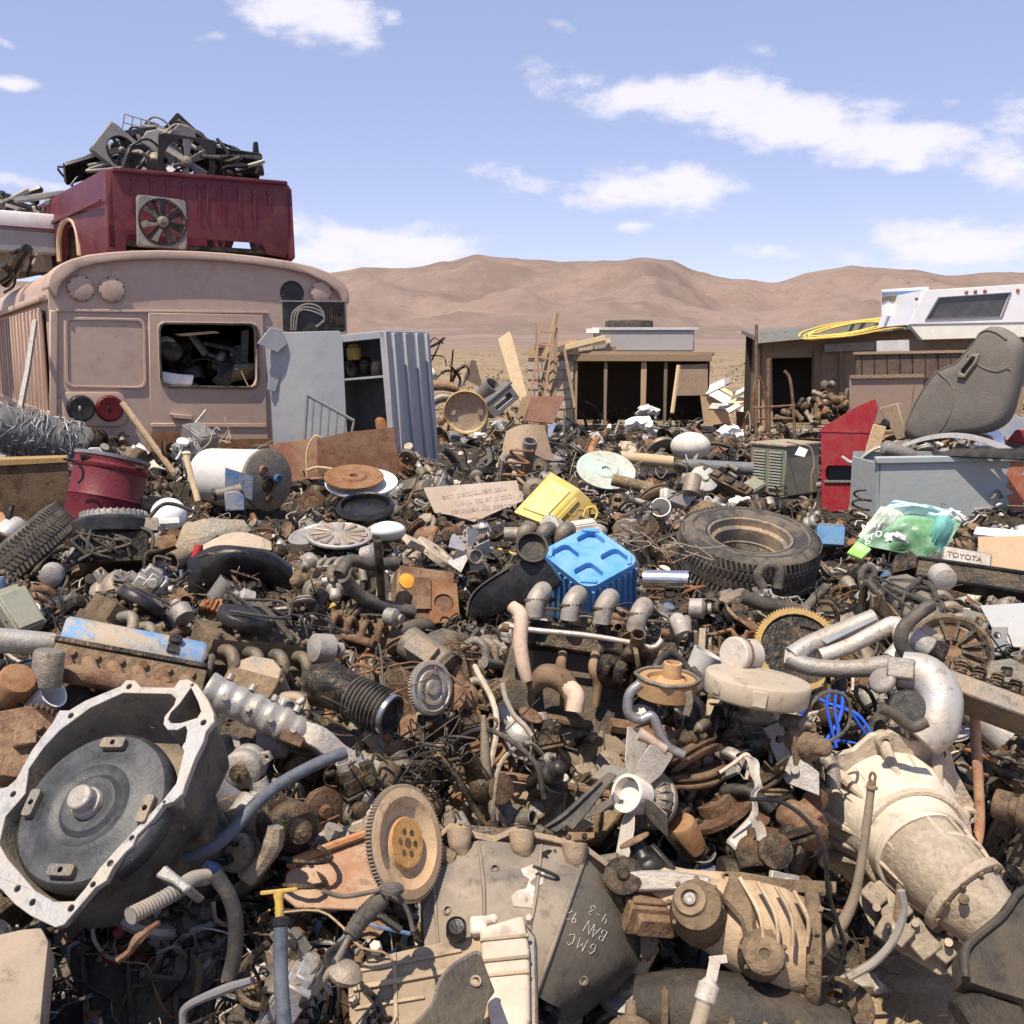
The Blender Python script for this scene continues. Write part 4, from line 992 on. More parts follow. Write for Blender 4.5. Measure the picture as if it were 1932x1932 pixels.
 MB(T).box((30,130,-110),(190,180,150)).build('base_wall',M['woodl'],rt)
 T2=HT(1710,570,D+1.1,(0,0,4),face=False)
 mb=MB(T2);mb.prism(tr(T2,[(1664,546),(1752,541),(1752,596),(1664,596)]),0,4);mb.build('side_panel',M['whitec'],rt)
 mb=MB(T2);mb.prism(tr(T2,[(1664,551),(1752,547),(1752,553),(1664,557)]),-2,0);mb.build('blue_stripe',M['blued'],rt)
 mb=MB(T2)
 q=[(1664,560),(1752,556),(1752,566)]+[(1746-7*i,566+(3 if i%2 else 0))for i in range(12)]+[(1664,572)]
 mb.prism(tr(T2,q),-1.6,0);mb.build('grey_stripe',M['alud'],rt)
 land('the white camper',(1665,540,1932,640),D,True)
 D=14.2;mb=MB();rr=random.Random(2)
 for k in range(4):
  q=[(1510+7*k,637-3*k),(1530,641-2*k),(1600,633-2*k),(1665,623-3*k),(1715-6*k,614-k),(1722-6*k,604+k),(1680,600+2.4*k),(1620,603+2.4*k),(1560,613+2.4*k),(1516+7*k,627+k),(1510+7*k,637-3*k)]
  mb.tube([P(x+rr.uniform(-3,3),y+rr.uniform(-2,2),D+(637-y)*.03)for x,y in q],.014,7,4)
 one(mb,'yellow_hose',M['yel2'],'yellow garden hose coiled on the lean-to shed roof','hose',(1510,600,1720,642),D,base=False,phrase='the yellow hose')
 rr=random.Random(8);g='drive shafts piled at the lean-to doorway'
 for i in range(46):
  px=1478+130*rr.random();f=1-abs(px-1560)/95;py=800-72*max(0,f)*rr.random()-6
  T=HT(px,py,13.3+rr.uniform(-.5,1.0),(rr.uniform(-20,50),rr.uniform(-40,40),rr.uniform(-70,70)));Ln=rr.uniform(12,30)
  mb=MB(T);r=rr.uniform(3.5,6);mb.lathe([(r*.5,0),(r*1.4,2),(r*1.4,5),(r,8),(r,Ln),(r*1.3,Ln+2),(r*1.3,Ln+7),(r*.6,Ln+9)],(0,-Ln/2,0),(0,1,0),10)
  tag(mb.build('drive_shaft',M[['iron','rust','mud','alud','dark','orange'][i%6]]),'%s drive shaft in the pile at the lean-to shed doorway'%['dirty','rusty','muddy','greyish','dark','orange rusted'][i%6],'drive shaft',g)
 land('the drive shaft pile',(1480,715,1615,800),13.3,True)
 D=12.4;T=HT(1455,720,D,face=False);mb=MB(T);L_=lambda pts:[(x,0,z)for x,z in tr(T,pts)]
 mb.tube(L_([(1427,612),(1427,830)]),3,6,1);mb.tube(L_([(1450,676),(1450,820)]),4,6,1);mb.tube(L_([(1500,830),(1496,760),(1490,715),(1480,700)]),3,6,3);mb.tube(L_([(1420,800),(1422,740),(1430,710),(1442,740),(1448,820)]),2.5,6,4);mb.tube(L_([(1420,770),(1500,765)]),2.5,6,1);mb.tube(L_([(1424,790),(1498,790)]),2,6,1)
 one(mb,'tube_stand',M['rust'],'tall rusty tube frame standing left of the lean-to doorway','stand',(1415,612,1502,830),D,phrase='the rusty tube frame',shrink=.1)
M['woodl']=mat('tan plywood wall',(.36,.26,.185),.3,rough=.9,sc=3)
M['woodd']=mat('dark stained boards',(.13,.09,.065),.4,c2=(.06,.055,.055),rough=.9,sc=4,dc=(.22,.15,.11))
M['alug2']=mat('weathered roof sheet',(.33,.36,.34),.5,rough=.6,sc=4)
M['brownp']=mat('pinkish brown panel',(.31,.215,.175),.3,rough=.7,sc=3,gr=.1)
M['whitec']=mat('white camper paint',(.78,.775,.785),.06,rough=.35,bump=0,var=0,gr=.1)
M['cream']=mat('cream underside',(.66,.64,.55),.1,rough=.6,bump=0,gr=.1)
M['amber']=mat('amber lens',(.42,.15,.10),.2,rough=.3,bump=0,gr=.1)
right_back()
def right_mid():
 D=8.6;T=HT(1482,880,D,(0,0,38),face=False)
 rt=root('generator_cabinet','square olive grey cabinet with louvred side in front of the rusty frame','cabinet',T.translation+V((0,0,-.3)))
 w=105;d=82;h0,h1=-58,36
 mb=MB(T);mb.box((w/2,d/2,(h0+h1)/2),(w,d,h1-h0));mb.build('case',M['olive'],rt,bevel=.006)
 mb=MB(T);mb.box((w/2,d/2,h1+2.5),(w+6,d+6,5));mb.build('top',M['tan'],rt,bevel=.005)
 for c in range(2):
  mb=MB(T)
  for k in range(13):mb.box((-1.5,22+38*c,h1-12-k*5.6),(3.2,28,3.2),(0,24,0))
  mb.build('louvre_panel',M['green'],rt)
 T4=HT(1465,845,D-.1,(0,0,10));mb=MB(T4);mb.plate([(34,-2,-12),(52,-2,-16),(58,-2,-2),(42,-2,4)],1.5)
 one(mb,'paper_tag',M['white'],'white paper tag hanging on the olive cabinet','tag',(1495,848,1522,870),D-.1)
 mb=MB(T4);mb.tube([(20,10,12),(40,0,8),(62,-4,2),(70,-4,-30),(66,-4,-50),(68,-2,-80)],1.6,5,4)
 one(mb,'rope',M['card'],'pale rope hanging down the olive cabinet','rope',(1500,830,1540,920),D-.1)
 land('the olive cabinet',(1422,808,1548,940),D,True,basept(1485,945,D,.5))
 D=6.9;T=HT(1600,870,D,(0,0,-4));mb=MB(T)
 o=tr(T,[(1549,968),(1549,808),(1618,766),(1652,752),(1657,770),(1645,812),(1655,822),(1630,900),(1612,962)])
 slot=tr(T,[(1558,886),(1562,879),(1620,879),(1618,906),(1562,906),(1558,900)])
 rt=root('red_sheet','bright red steel sheet with a dark slot standing upright','metal sheet',T.translation+V((0,0,-.35)))
 mb.prism(o,0,5,[slot]);mb.build('face',M['red'],rt,bevel=.003)
 MB(T).prism(tr(T,[(1550,812),(1646,814),(1645,817),(1550,815)]),-1.5,0).build('seam',M['red'],rt)
 MB(T).prism(tr(T,[(1555,906),(1622,906),(1620,910),(1556,910)]),-4,0).build('slot_lip',M['steel'],rt)
 MB(T).prism(tr(T,[(1556,876),(1624,876),(1622,910),(1556,910)]),16,18).build('slot_back',M['black'],rt)
 land('the red panel',(1549,752,1655,965),D,True,basept(1600,968,D,.4))
 T=HT(1635,885,D-.25,(0,13,0));mb=MB(T);mb.box((0,0,0),(24,12,170))
 one(mb,'wood_post',M['wood'],'square wooden post leaning on the red panel','post',(1608,805,1662,970),D-.25,bevel=.005,phrase='the wooden post')
 mb=MB(HT(1600,870,D-.35));mb.tube([(-12,0,8),(10,-2,-2),(40,-4,20),(60,-4,28),(95,-4,22)],3.4,7,4)
 one(mb,'bent_pipe',M['alu2'],'bent pale pipe lying across the red panel and wooden post','pipe',(1585,835,1700,880),D-.35)
 D=6.1;T=HT(1800,925,D,(0,0,1),face=False);b=lambda p:tr(T,p)
 rt=root('steel_trough','pale grey steel trough with a red rust stain','trough',T.translation+V((0,0,-.25)))
 fr=b([(1656,872),(1940,868),(2010,866),(2010,1000),(1656,985)])
 MB(T).prism(fr,0,6).build('front_panel',M['trough'],rt,bevel=.004)
 MB(T).prism(b([(1652,862),(2012,856),(2012,868),(1652,875)]),-6,10).build('rim',M['trough'],rt,bevel=.006)
 MB(T).box((-144,70,-2),(5,140,105)).build('end_panel',M['trough'],rt);MB(T).box((30,140,10),(350,5,100)).build('back_panel',M['trough'],rt)
 MB(T).box((30,72,10),(340,130,5)).build('bottom_panel',M['dark'],rt)
 st=b([(1912,868),(1935,875),(1925,895),(1945,900),(1950,985),(1938,990),(1925,960),(1908,965),(1900,935),(1915,930),(1898,918),(1905,905),(1897,895)])
 MB(T).prism(st,-1.2,-.3).build('rust_stain',M['staint'],rt)
 land('the steel trough',(1656,868,1932,985),D,True,[basept(1750,995,D,.4),basept(1900,1000,D,.4)],.0)
 mb=MB(HT(1830,855,D-.1));mb.plate([(-62,0,-6),(120,0,-8),(120,20,14),(-30,20,8)],3)
 one(mb,'black_channel',M['black'],'black flat channel lying along the trough rim','channel',(1770,838,1940,866),D-.1)
 mb=MB(HT(1790,850,D+.05));mb.sheet(lambda u,v:(-118+262*u+0,6*v,-22+52*math.sin(PI*(u*.86+.05))**.9-34*max(0,u-.75)),26,1,2)
 mb2=MB(HT(1790,850,D+.0));mb2.sheet(lambda u,v:(-112+235*u,3*u,-28+52*math.sin(PI*(u*.8+.1))+6.5*v*(1+u)),26,2,2)
 one(mb2,'bowed_strip',M['alu2'],'bowed grey metal strip arching over the trough','metal strip',(1690,825,1915,880),D,base=False)
 D=6.2;T=HT(1690,850,D,(0,12,30));mb=MB(T);mb.lathe([(4,-10),(13,-5),(15,0),(15,52),(12,58),(4,60),(4,75)],(-20,0,0),(1,0,-.08),18)
 one(mb,'muffler',M['steel'],'small shiny muffler on the left end of the trough','muffler',(1665,835,1725,870),D,base=False,phrase='the muffler')
 D=6.4;T=HT(1862,832,D,(-20,0,0));mb=MB(T);mb.lathe([(34,-4),(33,0),(30,10),(22,18),(10,22),(.4,23)],(0,0,0),(0,-.75,.6),28)
 one(mb,'chrome_hubcap',M['chrome'],'domed chrome hubcap shining beside the car seat','hubcap',(1830,805,1900,858),D,phrase='the chrome hubcap')
 D=6.3;T=HT(1800,730,D,(0,0,-30));b=lambda p:tr(T,p)
 rt=root('car_seat','grey brown bucket car seat with headrest standing behind the trough','car seat',T.translation+V((0,0,-.3)))
 o=b([(1706,826),(1700,812),(1712,780),(1730,745),(1752,712),(1772,695),(1800,684),(1812,672),(1826,655),(1842,636),(1850,622),(1865,615),(1885,620),(1905,634),(1916,650),(1916,680),(1908,730),(1895,780),(1878,805),(1845,818),(1800,822),(1765,832),(1725,835)])
 def sub(o,k=4):
  c=catmull([(x,0,z)for x,z in o]+[(o[0][0],0,o[0][1])],k)[:-1]
  return[(p.x,p.z)for p in c]
 o=sub(o,3);cx=sum(x for x,z in o)/len(o);cz=sum(z for x,z in o)/len(o)
 hole=b([(1815,703),(1818,697),(1838,674),(1843,675),(1840,683),(1822,707)])
 def lp(f,y):return[(cx+(x-cx)*f,y,cz+(z-cz)*f)for x,z in o]
 mb=MB(T);mb.loft([lp(.5,-2),lp(.86,-1),lp(.95,3),lp(1,12),lp(1,30),lp(.96,44),lp(.85,52),lp(.5,54)])
 mb.build('backrest',M['fabric'],rt,smooth=80)
 k2=[(cx+(x-cx)*.93,cz+(z-cz)*.93)for x,z in o]
 mb=MB(T);mb.tube([(x,1,z)for x,z in k2[2:40]],2.0,6,1);mb.build('piping',M['fabric'],rt)
 mb=MB(T);mb.prism(b([(1808,712),(1812,698),(1836,668),(1850,668),(1846,684),(1824,714)]),-8,6,[hole]);hb=mb.build('side_handle',M['fabricl'],rt,bevel=.006)
 MB(T).prism(hole,-2.5,-2).build('handle_recess',M['black'],rt)
 mb=MB(T);mb.prism(b([(1655,770),(1690,760),(1702,800),(1706,826),(1690,832),(1672,800)]),4,26);mb.build('recliner_plate',M['card2'],rt,bevel=.006)
 mb=MB(T);mb.lathe([(12,0),(12,14),(8,20)],b([(1668,800)])[0][0:1]+(20,)+b([(1668,800)])[0][1:],(0,-1,0),14);mb.build('recliner_knob',M['black'],rt)
 for q in([(1770,700),(1800,735),(1790,790),(1760,828)],[(1908,690),(1880,700),(1850,690),(1826,668)]):
  MB(T).tube([(x,-3,z)for x,z in b(q)],.8,6,5).build('seam',M['fabricl'],rt)
 land('the car seat',(1690,615,1916,832),D,True,basept(1790,850,D,.4))
 D=6.8;T=HT(1905,800,D,(-20,0,20));mb=MB(T);mb.prism([(-45,-30),(45,-40),(60,10),(-10,22)],0,20)
 one(mb,'dark_box',M['greyd'],'dark grey box with a slanted lid right of the car seat','box',(1860,765,1945,835),D,bevel=.01)
 T=HT(1925,815,D-.4,(0,0,0));mb=MB(T);mb.prism([(-22,-18),(30,-26),(30,6),(-8,4)],0,20)
 one(mb,'red_box',M['red'],'red plastic box at the right edge above the trough','box',(1903,805,1950,840),D-.4,bevel=.006)
 T=HT(1905,733,D+.3,(20,0,0));mb=MB(T);mb.prism([(-18,-12),(18,-14),(12,10),(-8,12)],0,14)
 one(mb,'white_bucket',M['white'],'small white bucket right of the seat backrest','bucket',(1885,720,1925,748),D+.3,bevel=.006)
 D=4.55;tyre(HT(1410,1040,D,(15,3,0),face=False),.315,.19,'big dusty tyre on a rusty rim lying flat right of the blue crate',(1280,963,1540,1105),D,'the big tyre')
 D=4.9;T=HT(1715,1000,D,(-28,0,0));b=lambda p:tr(T,p)
 rt=root('feed_bag','crumpled plastic bag printed white, green and teal lying before the trough','bag',T.translation+V((0,0,-.15)))
 def bag(q,m,th,nm,par,seed,amp=5):
  q=[V((x,0,z))for x,z in b(q)]
  mb=MB(T)
  def f(u,v):
   p=(q[0]*(1-u)+q[1]*u)*(1-v)+(q[3]*(1-u)+q[2]*u)*v
   n=noise.noise((u*4+seed,v*4,seed))*amp*2+noise.noise((u*11,v*9+seed,1))*amp*.7
   return p+V((n*.3,-th*math.sin(PI*u)*math.sin(PI*v)*3+n,n*.4))
  mb.sheet(f,22,14,2)
  return mb.build(nm,m,par,smooth=60)
 bag([(1612,1025),(1770,1058),(1815,985),(1680,958)],M['bagg'],9,'bag_front',rt,3)
 bag([(1618,1012),(1668,1030),(1720,962),(1662,955)],M['bagw'],12,'printed_panel',rt,5,4)
 bag([(1735,1030),(1775,1052),(1808,985),(1770,962)],M['bagt'],12,'teal_panel',rt,6,4)
 bag([(1655,968),(1790,985),(1812,966),(1690,943)],M['bagc'],8,'bag_top',rt,7,5)
 bag([(1772,970),(1808,990),(1828,978),(1795,958)],M['white'],6,'bag_fold',rt,9,3)
 T5=HT(1652,1003,D-.13,(-28,-26,0))
 for i,(t,dx,dz,s_)in enumerate((('Mir',-22,6,22),('gro',-26,-16,26))):
  text(t,s_,.4,M['white'],rt,T5@Matrix.Translation((dx,-6,dz))@Matrix.Rotation(PI/2,4,'X'),.15)
 land('the green and white bag',(1605,943,1828,1055),D,True,basept(1715,1050,D,.35),.06)
 T=HT(1622,1038,D-.25,(-30,25,0));mb=MB(T);mb.prism([(-18,-16),(12,-16),(18,16),(-12,16)],0,10)
 one(mb,'green_carton',M['greenc'],'small bright green carton at the left corner of the printed bag','carton',(1598,1015,1642,1060),D-.25,bevel=.006,phrase='the green carton')
 D=5.0;T=HT(1568,1008,D,(-8,0,8));
 rt=root('blue_battery','small faded blue battery between the big tyre and the bag','battery',T.translation+V((0,0,-.06)))
 MB(T).box((0,18,-2),(50,36,36)).build('case',M['blueb'],rt,bevel=.004);MB(T).box((0,18,18),(48,34,5)).build('lid',M['greyd'],rt,bevel=.003)
 for x in(-14,14):MB(T).cyl((x,14,20),(x,14,27),4,3.4,10).build('terminal',M['alud'],rt)
 land('the blue battery',(1542,985,1596,1030),D,True,basept(1568,1030,D,.25))
 D=4.3;T=HT(1890,1045,D,(-30,0,-4));mb=MB(T);mb.prism(tr(T,[(1845,1012),(1945,1010),(1945,1092),(1846,1080)]),0,6)
 one(mb,'card_sheet',M['card'],'flat tan cardboard sheet at the right edge below the trough','sheet',(1845,1010,1932,1088),D,phrase='the tan cardboard sheet',bevel=.002)
 T=HT(1895,1005,D+.1,(-50,0,-6));mb=MB(T);mb.prism([(-52,-10),(60,-16),(60,8),(-50,12)],0,8)
 one(mb,'white_foam',M['white'],'strip of white foam behind the tan cardboard sheet','foam',(1842,992,1945,1014),D+.1)
 D=4.25;T=HT(1815,1052,D,(-25,6,6))
 rt=root('valve_cover','silver valve cover with raised lettering left of the tan cardboard sheet','valve cover',T.translation+V((0,0,-.07)))
 mb=MB(T);mb.box((8,12,0),(86,30,36));mb.build('cover',M['alu2'],rt,bevel=.006);mb=MB(T);mb.box((8,12,-20),(94,36,5));mb.build('flange',M['alud'],rt,bevel=.002)
 text('TOYOTA',15,.6,M['dark'],rt,T@Matrix.Translation((-27,-3.4,-4))@Matrix.Rotation(PI/2,4,'X'))
 land('the lettered valve cover',(1772,1030,1848,1075),D,True,basept(1815,1078,D,.25))
 D=4.0;T=HT(1830,1095,D,(-40,4,0))
 rt=root('long_radiator','long black radiator lying below the tan cardboard sheet','radiator',T.translation+V((0,0,-.05)))
 mb=MB(T);mb.box((20,0,0),(230,30,44));mb.build('core',M['dark'],rt,bevel=.004)
 mb=MB(T);mb.box((20,-4,24),(236,34,9));mb.box((20,-4,-22),(232,34,8));mb.build('tank',M['black'],rt,bevel=.008)
 land('the long black radiator',(1720,1070,1940,1125),D,True,basept(1830,1128,D,.3))
 D=3.5;T=HT(1895,1178,D,(-32,3,-6));mb=MB(T);mb.prism(tr(T,[(1848,1142),(1945,1136),(1945,1222),(1890,1220),(1870,1182)]),0,4)
 one(mb,'grey_plate',M['grey'],'flat bluish grey plate at the right edge','plate',(1848,1136,1932,1222),D,phrase='the bluish grey plate',bevel=.002)
 T=HT(1885,1205,D-.15,(-20,0,0));mb=MB(T);mb.prism([(-14,-34),(12,-34),(14,26),(-14,22)],0,6,[circ(-4,6,6,12)])
 one(mb,'dark_bracket',M['greyd'],'dark bracket with one hole under the bluish grey plate','bracket',(1870,1180,1900,1240),D-.15,bevel=.003)
M['trough']=mat('pale grey green trough paint',(.33,.36,.36),.4,dc=(.38,.37,.31),rough=.6,sc=3,var=0,gr=.1)
M['staint']=mat('red rust stain',(.33,.10,.055),.3,rough=.8)
M['fabricl']=mat('lighter seat cloth',(.21,.185,.155),.3,rough=1,sc=14,var=0,gr=.1)
M['bagg']=mat('green printed bag',(.10,.26,.13),.5,dc=(.42,.56,.45),c2=(.16,.32,.12),f2=.6,rough=.35,sc=6,bump=.05,var=0,gr=.1)
M['bagw']=mat('white and green bag print',(.7,.72,.66),.7,dc=(.18,.33,.12),rough=.4,sc=16,bump=.05,var=0,thr=.53,gr=.1)
M['bagt']=mat('teal bag print',(.16,.42,.38),.4,dc=(.11,.22,.15),rough=.35,sc=8,bump=.05,var=0,gr=.1)
M['bagc']=mat('pale cyan bag top',(.62,.76,.76),.6,dc=(.3,.58,.58),rough=.4,sc=5,bump=.05,var=0,gr=.1)
M['greenc']=mat('bright green carton',(.28,.62,.12),.5,dc=(.6,.75,.6),rough=.5,sc=10,gr=.1)
M['blueb']=mat('faded blue battery',(.08,.22,.42),.35,dc=(.2,.22,.22),rough=.6)
right_mid()
def centre_mid():
 D=5.7;T=HT(1055,940,D,(-26,0,30));b=lambda p:tr(T,p)
 rt=root('yellow_bin','bright yellow plastic bin lying tipped over','bin',T.translation+V((0,0,-.15)))
 T=HT(1022,940,D);
 p=lambda x,y,dd:P(x,y,D+dd)
 q=[p(967,966,-.02),p(1040,890,.14),p(1094,922,.06),p(1030,990,-.10)]
 v=p(1142,968,.14)-p(1094,922,.06)
 mb=MB();mb.loft([q,[a+v for a in q]]);mb.build('bin_shell',M['yellow'],rt,bevel=.012,seg=2)
 cq=(q[0]+q[1]+q[2]+q[3])/4;nn=(q[1]-q[0]).cross(q[3]-q[0]).normalized();nn=nn if nn.dot(CAM-cq)>0 else-nn
 q3=[cq+(a-cq)*.72+nn*.002 for a in q];mb=MB();mb.loft([[a+nn*.008 for a in q3],q3]);mb.build('raised_base',M['yellow'],rt,bevel=.004)
 q4=[q[2]*.8+q[3]*.2,q[2]*.2+q[3]*.8];q4=[q4[0]+v*.08,q4[1]+v*.08,q4[1]+v*.2,q4[0]+v*.2];n2=(q4[1]-q4[0]).cross(v).normalized();n2=n2 if n2.dot(CAM-cq)>0 else-n2
 mb=MB();mb.loft([[a+n2*.012 for a in q4],q4]);mb.build('side_rib',M['yellow'],rt,bevel=.003)
 mb=MB(HT(1115,965,D-.22));mb.tube([(-14,0,-8),(-8,0,6),(6,0,8),(12,0,-2),(8,0,-14)],2,6,4);mb.build('handle',M['yel2'],rt)
 land('the yellow bin',(970,890,1145,985),D,True,basept(1055,990,D,.35))
 mb=MB(HT(1048,906,D-.05,(0,60,20)));mb.lathe([(12,0),(13,4),(13,20),(8,22)],(26,0,-6),(0,-1,.3),14)
 if 0:one(mb,'black_canister',M['black'],'black canister lying on the shaded face of the yellow bin','canister',(1075,920,1100,945),D-.2,base=False,guard=False)
 D=6.0;T=HT(885,942,D,(-22,0,0));b=lambda p:tr(T,p)
 rt=root('printed_sign','dusty white sign with faded printed text lying upside down','sign',T.translation+V((0,0,-.1)))
 mb=MB(T);mb.prism(b([(798,920),(975,906),(986,946),(946,962),(895,985),(850,972),(820,968)]),0,3);mb.build('board',M['signb'],rt,bevel=.002)
 for i,(t,px,py,s_,rot)in enumerate((('not permitted use',958,918,17,172),('of loss due to theft',990,930,17,171),('Access by vehicles',978,949,17,170))):
  (x,z),=b([(px,py)])
  text(t,s_,.25,M['ink'],rt,T@Matrix.Translation((x-2,-.5,z))@Matrix.Rotation(PI/2,4,'X')@Matrix.Rotation(rad(rot+16.5),4,'Z'))
 land('the printed sign',(800,905,985,980),D,True,basept(890,985,D,.35))
 def disc(nm,px,py,D,R0,e,m,lab,cat,box,ph,holes=True,rim=4):
  T=HT(px,py,D,e,face=False);mb=MB(T)
  mb.lathe([(R0,0),(R0,rim),(R0*.9,rim*1.1),(R0*.82,rim*.4),(R0*.45,rim*.7),(R0*.4,rim*1.6),(R0*.15,rim*1.6),(R0*.13,0)],(0,0,0),(0,0,1),40,True,False)
  return one(mb,nm,m,lab,cat,box,D,phrase=ph)
 disc('barrel_lid',682,912,5.75,68,(16,2,0),M['white'],'big white round lid lying under a rusty disc','lid',(608,885,750,940),'the white lid')
 disc('rusty_disc',668,902,5.7,56,(17,3,0),M['orange'],'flat rusty brown disc lying on the white lid','disc',(612,882,724,922),'the rusty disc')
 disc('drum_lid',1143,888,8.2,56,(33,6,0),M['greenl'],'pale grey green drum lid with concentric rings','lid',(1088,848,1200,925),'the grey green lid',rim=3)
 D=5.0;T=HT(640,1012,D,(12,4,0),face=False)
 rt=root('wheel_cover','silver wheel cover with curved vanes lying in the heap','hubcap',T.translation)
 MB(T).lathe([(62,0),(62,4),(57,6),(52,3),(20,5),(12,8),(.3,9)],(0,0,0),(0,0,1),40).build('cover',M['alu2'],rt)
 mb=MB(T)
 for k in range(12):
  mb.T=T@Matrix.Rotation(2*PI*k/12,4,'Z');mb.loft([[(14,2,6),(14,-3,6),(52,-2,5),(52,12,5)],[(14,1,8),(14,-2,8),(52,0,8),(52,9,8)]])
 mb.build('vane',M['hubv'],rt)
 land('the silver wheel cover',(580,985,702,1045),D,True,basept(640,1040,D,.3))
 disc('hubcap',590,1010,5.1,46,(14,-10,0),M['alu2'],'plain silver hubcap half under the vaned wheel cover','hubcap',(545,985,600,1040),'the plain hubcap')
 T=HT(732,1000,5.2,(0,0,0));mb=MB(T);mb.ball((0,0,-2),(34,30,19),16,8)
 one(mb,'white_dome',M['white'],'white domed plastic cap right of the vaned wheel cover','cap',(698,980,765,1020),5.2,phrase='the white domed cap')
 T=HT(690,962,5.4,(18,0,0),face=False);mb=MB(T);mb.lathe([(54,0),(56,6),(50,14),(46,12),(44,2),(.4,2)],(0,0,0),(0,0,1),34)
 one(mb,'black_tub',M['black'],'shallow black round tub between the white lid and the wheel cover','tub',(632,938,748,985),5.4,phrase='the black tub')
 T=HT(1303,838,8.8);mb=MB(T);mb.ball((0,0,-4),(38,34,27),20,10)
 one(mb,'white_bowl',M['offw'],'upturned white bowl in front of the block walled shed','bowl',(1268,815,1340,862),8.8,phrase='the upturned white bowl')
 for px,py,D,w,lab in((1380,822,9,22,'crumpled white plastic bag beside the upturned white bowl'),(1400,958,5.6,26,'crumpled white plastic bag behind the big tyre'),(1222,782,11.5,20,'crumpled white plastic bag in front of the shed opening'),(1205,808,10.8,26,'rounded white plastic bag left of the upturned white bowl'),(1690,1180-160,4.6,18,'crumpled white rag right of the big tyre'),(905,826,9.3,12,'small torn white bag below the brass drum lid')):
  T=HT(px,py,D);mb=MB(T);rr=random.Random(px)
  mb.sheet(lambda u,v:((u-.5)*2*w+noise.noise((u*3,v*3,px))*w*.5,-w*.5*math.sin(PI*v)+noise.noise((u*5,v*5,px+2))*w*.3,(v-.4)*w*.9+math.sin(PI*u)*w*.35+noise.noise((u*6,v*4,px+7))*w*.4),9,6,1)
  one(mb,'plastic_bag',M['white'],lab,'bag',(px-w,py-w*.5,px+w,py+w*.5),D,smooth=25)
 for i,((x0,y0),(x1,y1),D,r,m,lab,nm)in enumerate([((1155,905),(1230,922),7.4,.045,'mud','muddy pipe end lying on the grey green lid','pipe'),((1170,862),(1270,872),8.6,.05,'card','brown pipe behind the grey green lid','pipe'),((1290,878),(1420,885),7.6,.05,'greyd','long grey blue pipe left of the olive cabinet','pipe'),((1215,1092),(1300,1094),3.75,.034,'chrome','short shiny steel tube beside the blue crate','tube'),((1830,1330),(1900,1395),2.9,.05,'alu2','bright aluminium tube at the right edge','tube')]):
  mb=MB();mb.pipe(P(x0,y0,D),P(x1,y1,D-.05),r,.8);one(mb,nm,M[m],lab,'pipe',(x0,y0-10,x1,y1+10),D)
 D=3.75;T=HT(1121,1056,D,(-50,0,0),s=1)
 c4=[V((x,0,z))for x,z in tr(T,[(1026,1037),(1108,992),(1216,1052),(1102,1118)])]
 cen=(c4[0]+c4[1]+c4[2]+c4[3])/4
 ex=(c4[2]-c4[1])/2+(c4[3]-c4[0])/2;ey=(c4[1]-c4[0])/2+(c4[2]-c4[3])/2
 wx,wy=ex.length/2,ey.length/2
 X_=ex.normalized();Z_=(ey-X_*ey.dot(X_)).normalized();Y_=Z_.cross(X_)
 Tt=T@Matrix.Translation(cen)@Matrix((X_,Y_,Z_)).transposed().to_4x4()
 rt=root('blue_crate','bright blue plastic crate turned upside down with four pockets in its base','crate',Tt.translation+V((0,0,-.3)))
 ou=rrect(-wx,-wy,wx,wy,.05,6)
 g_=.022;po=[rrect(sx*(g_ if sx>0 else wx*.82)if sx>0 else-wx*.82,(g_ if sz>0 else-wy*.82),(wx*.82 if sx>0 else-g_),(wy*.82 if sz>0 else-g_),.022,4)for sx in(-1,1)for sz in(-1,1)]
 MB(Tt).prism(ou,0,.03,po).build('base_rim',M['blue'],rt,bevel=.003)
 MB(Tt).prism(rrect(-wx*.9,-wy*.9,wx*.9,wy*.9,.03),.024,.0285).build('base_panel',M['blue'],rt)
 ins=rrect(-wx*.985,-wy*.985,wx*.985,wy*.985,.048,6)
 MB(Tt).prism(ins,.0305,.27,sc=1.05).build('wall',M['blue'],rt,bevel=.004)
 mb=MB(Tt)
 for k in range(8):
  x=-wx*.8+wx*1.6*k/7
  mb.box((x,.14,-wy*1.0),(.008,.23,.012));mb.box((wx*1.0,.14,(-wy*.8+wy*1.6*k/7)),(.012,.23,.008))
 mb.build('side_rib',M['blue'],rt)
 for sx in(-1,1):
  for sz in(-1,1):
   mb=MB(Tt);mb.prism([(sx*(wx-.06),sz*(wy-.012)),(sx*(wx-.012),sz*(wy-.06)),(sx*(wx-.004),sz*(wy-.045)),(sx*(wx-.045),sz*(wy-.004))],-.007,0);mb.build('corner_foot',M['blue'],rt,bevel=.002)
 land('the blue crate',(1032,998,1212,1145),D,True,basept(1120,1150,D,.3))
 D=3.6;T=HT(970,1085,D,(0,0,-12))
 rt=root('air_duct','black plastic air duct with wide round mouth left of the blue crate','air duct',T.translation+V((0,0,-.1)))
 b=lambda p:tr(T,p)
 o=b([(882,1165),(888,1130),(910,1102),(960,1070),(1000,1045),(1030,1052),(1062,1095),(1050,1112),(985,1140),(930,1165)])
 MB(T).prism(o,-12,40,sc=.96).build('duct_body',M['black'],rt,bevel=.018,seg=2)
 mb=MB(T);(x,z),=b([(1005,1035)]);mb.lathe([(28,-6),(31,0),(31,8),(27,8),(24,-10),(.3,-14)],(x,-10,z),(.35,-.9,.4),26);mb.build('round_mouth',M['blackm'],rt)
 mb=MB(T);mb.tube([(x_,-13,z_)for x_,z_ in b([(884,1160),(890,1130),(912,1104),(962,1072)])],2.4,6,4);mb.build('seam',M['hose'],rt)
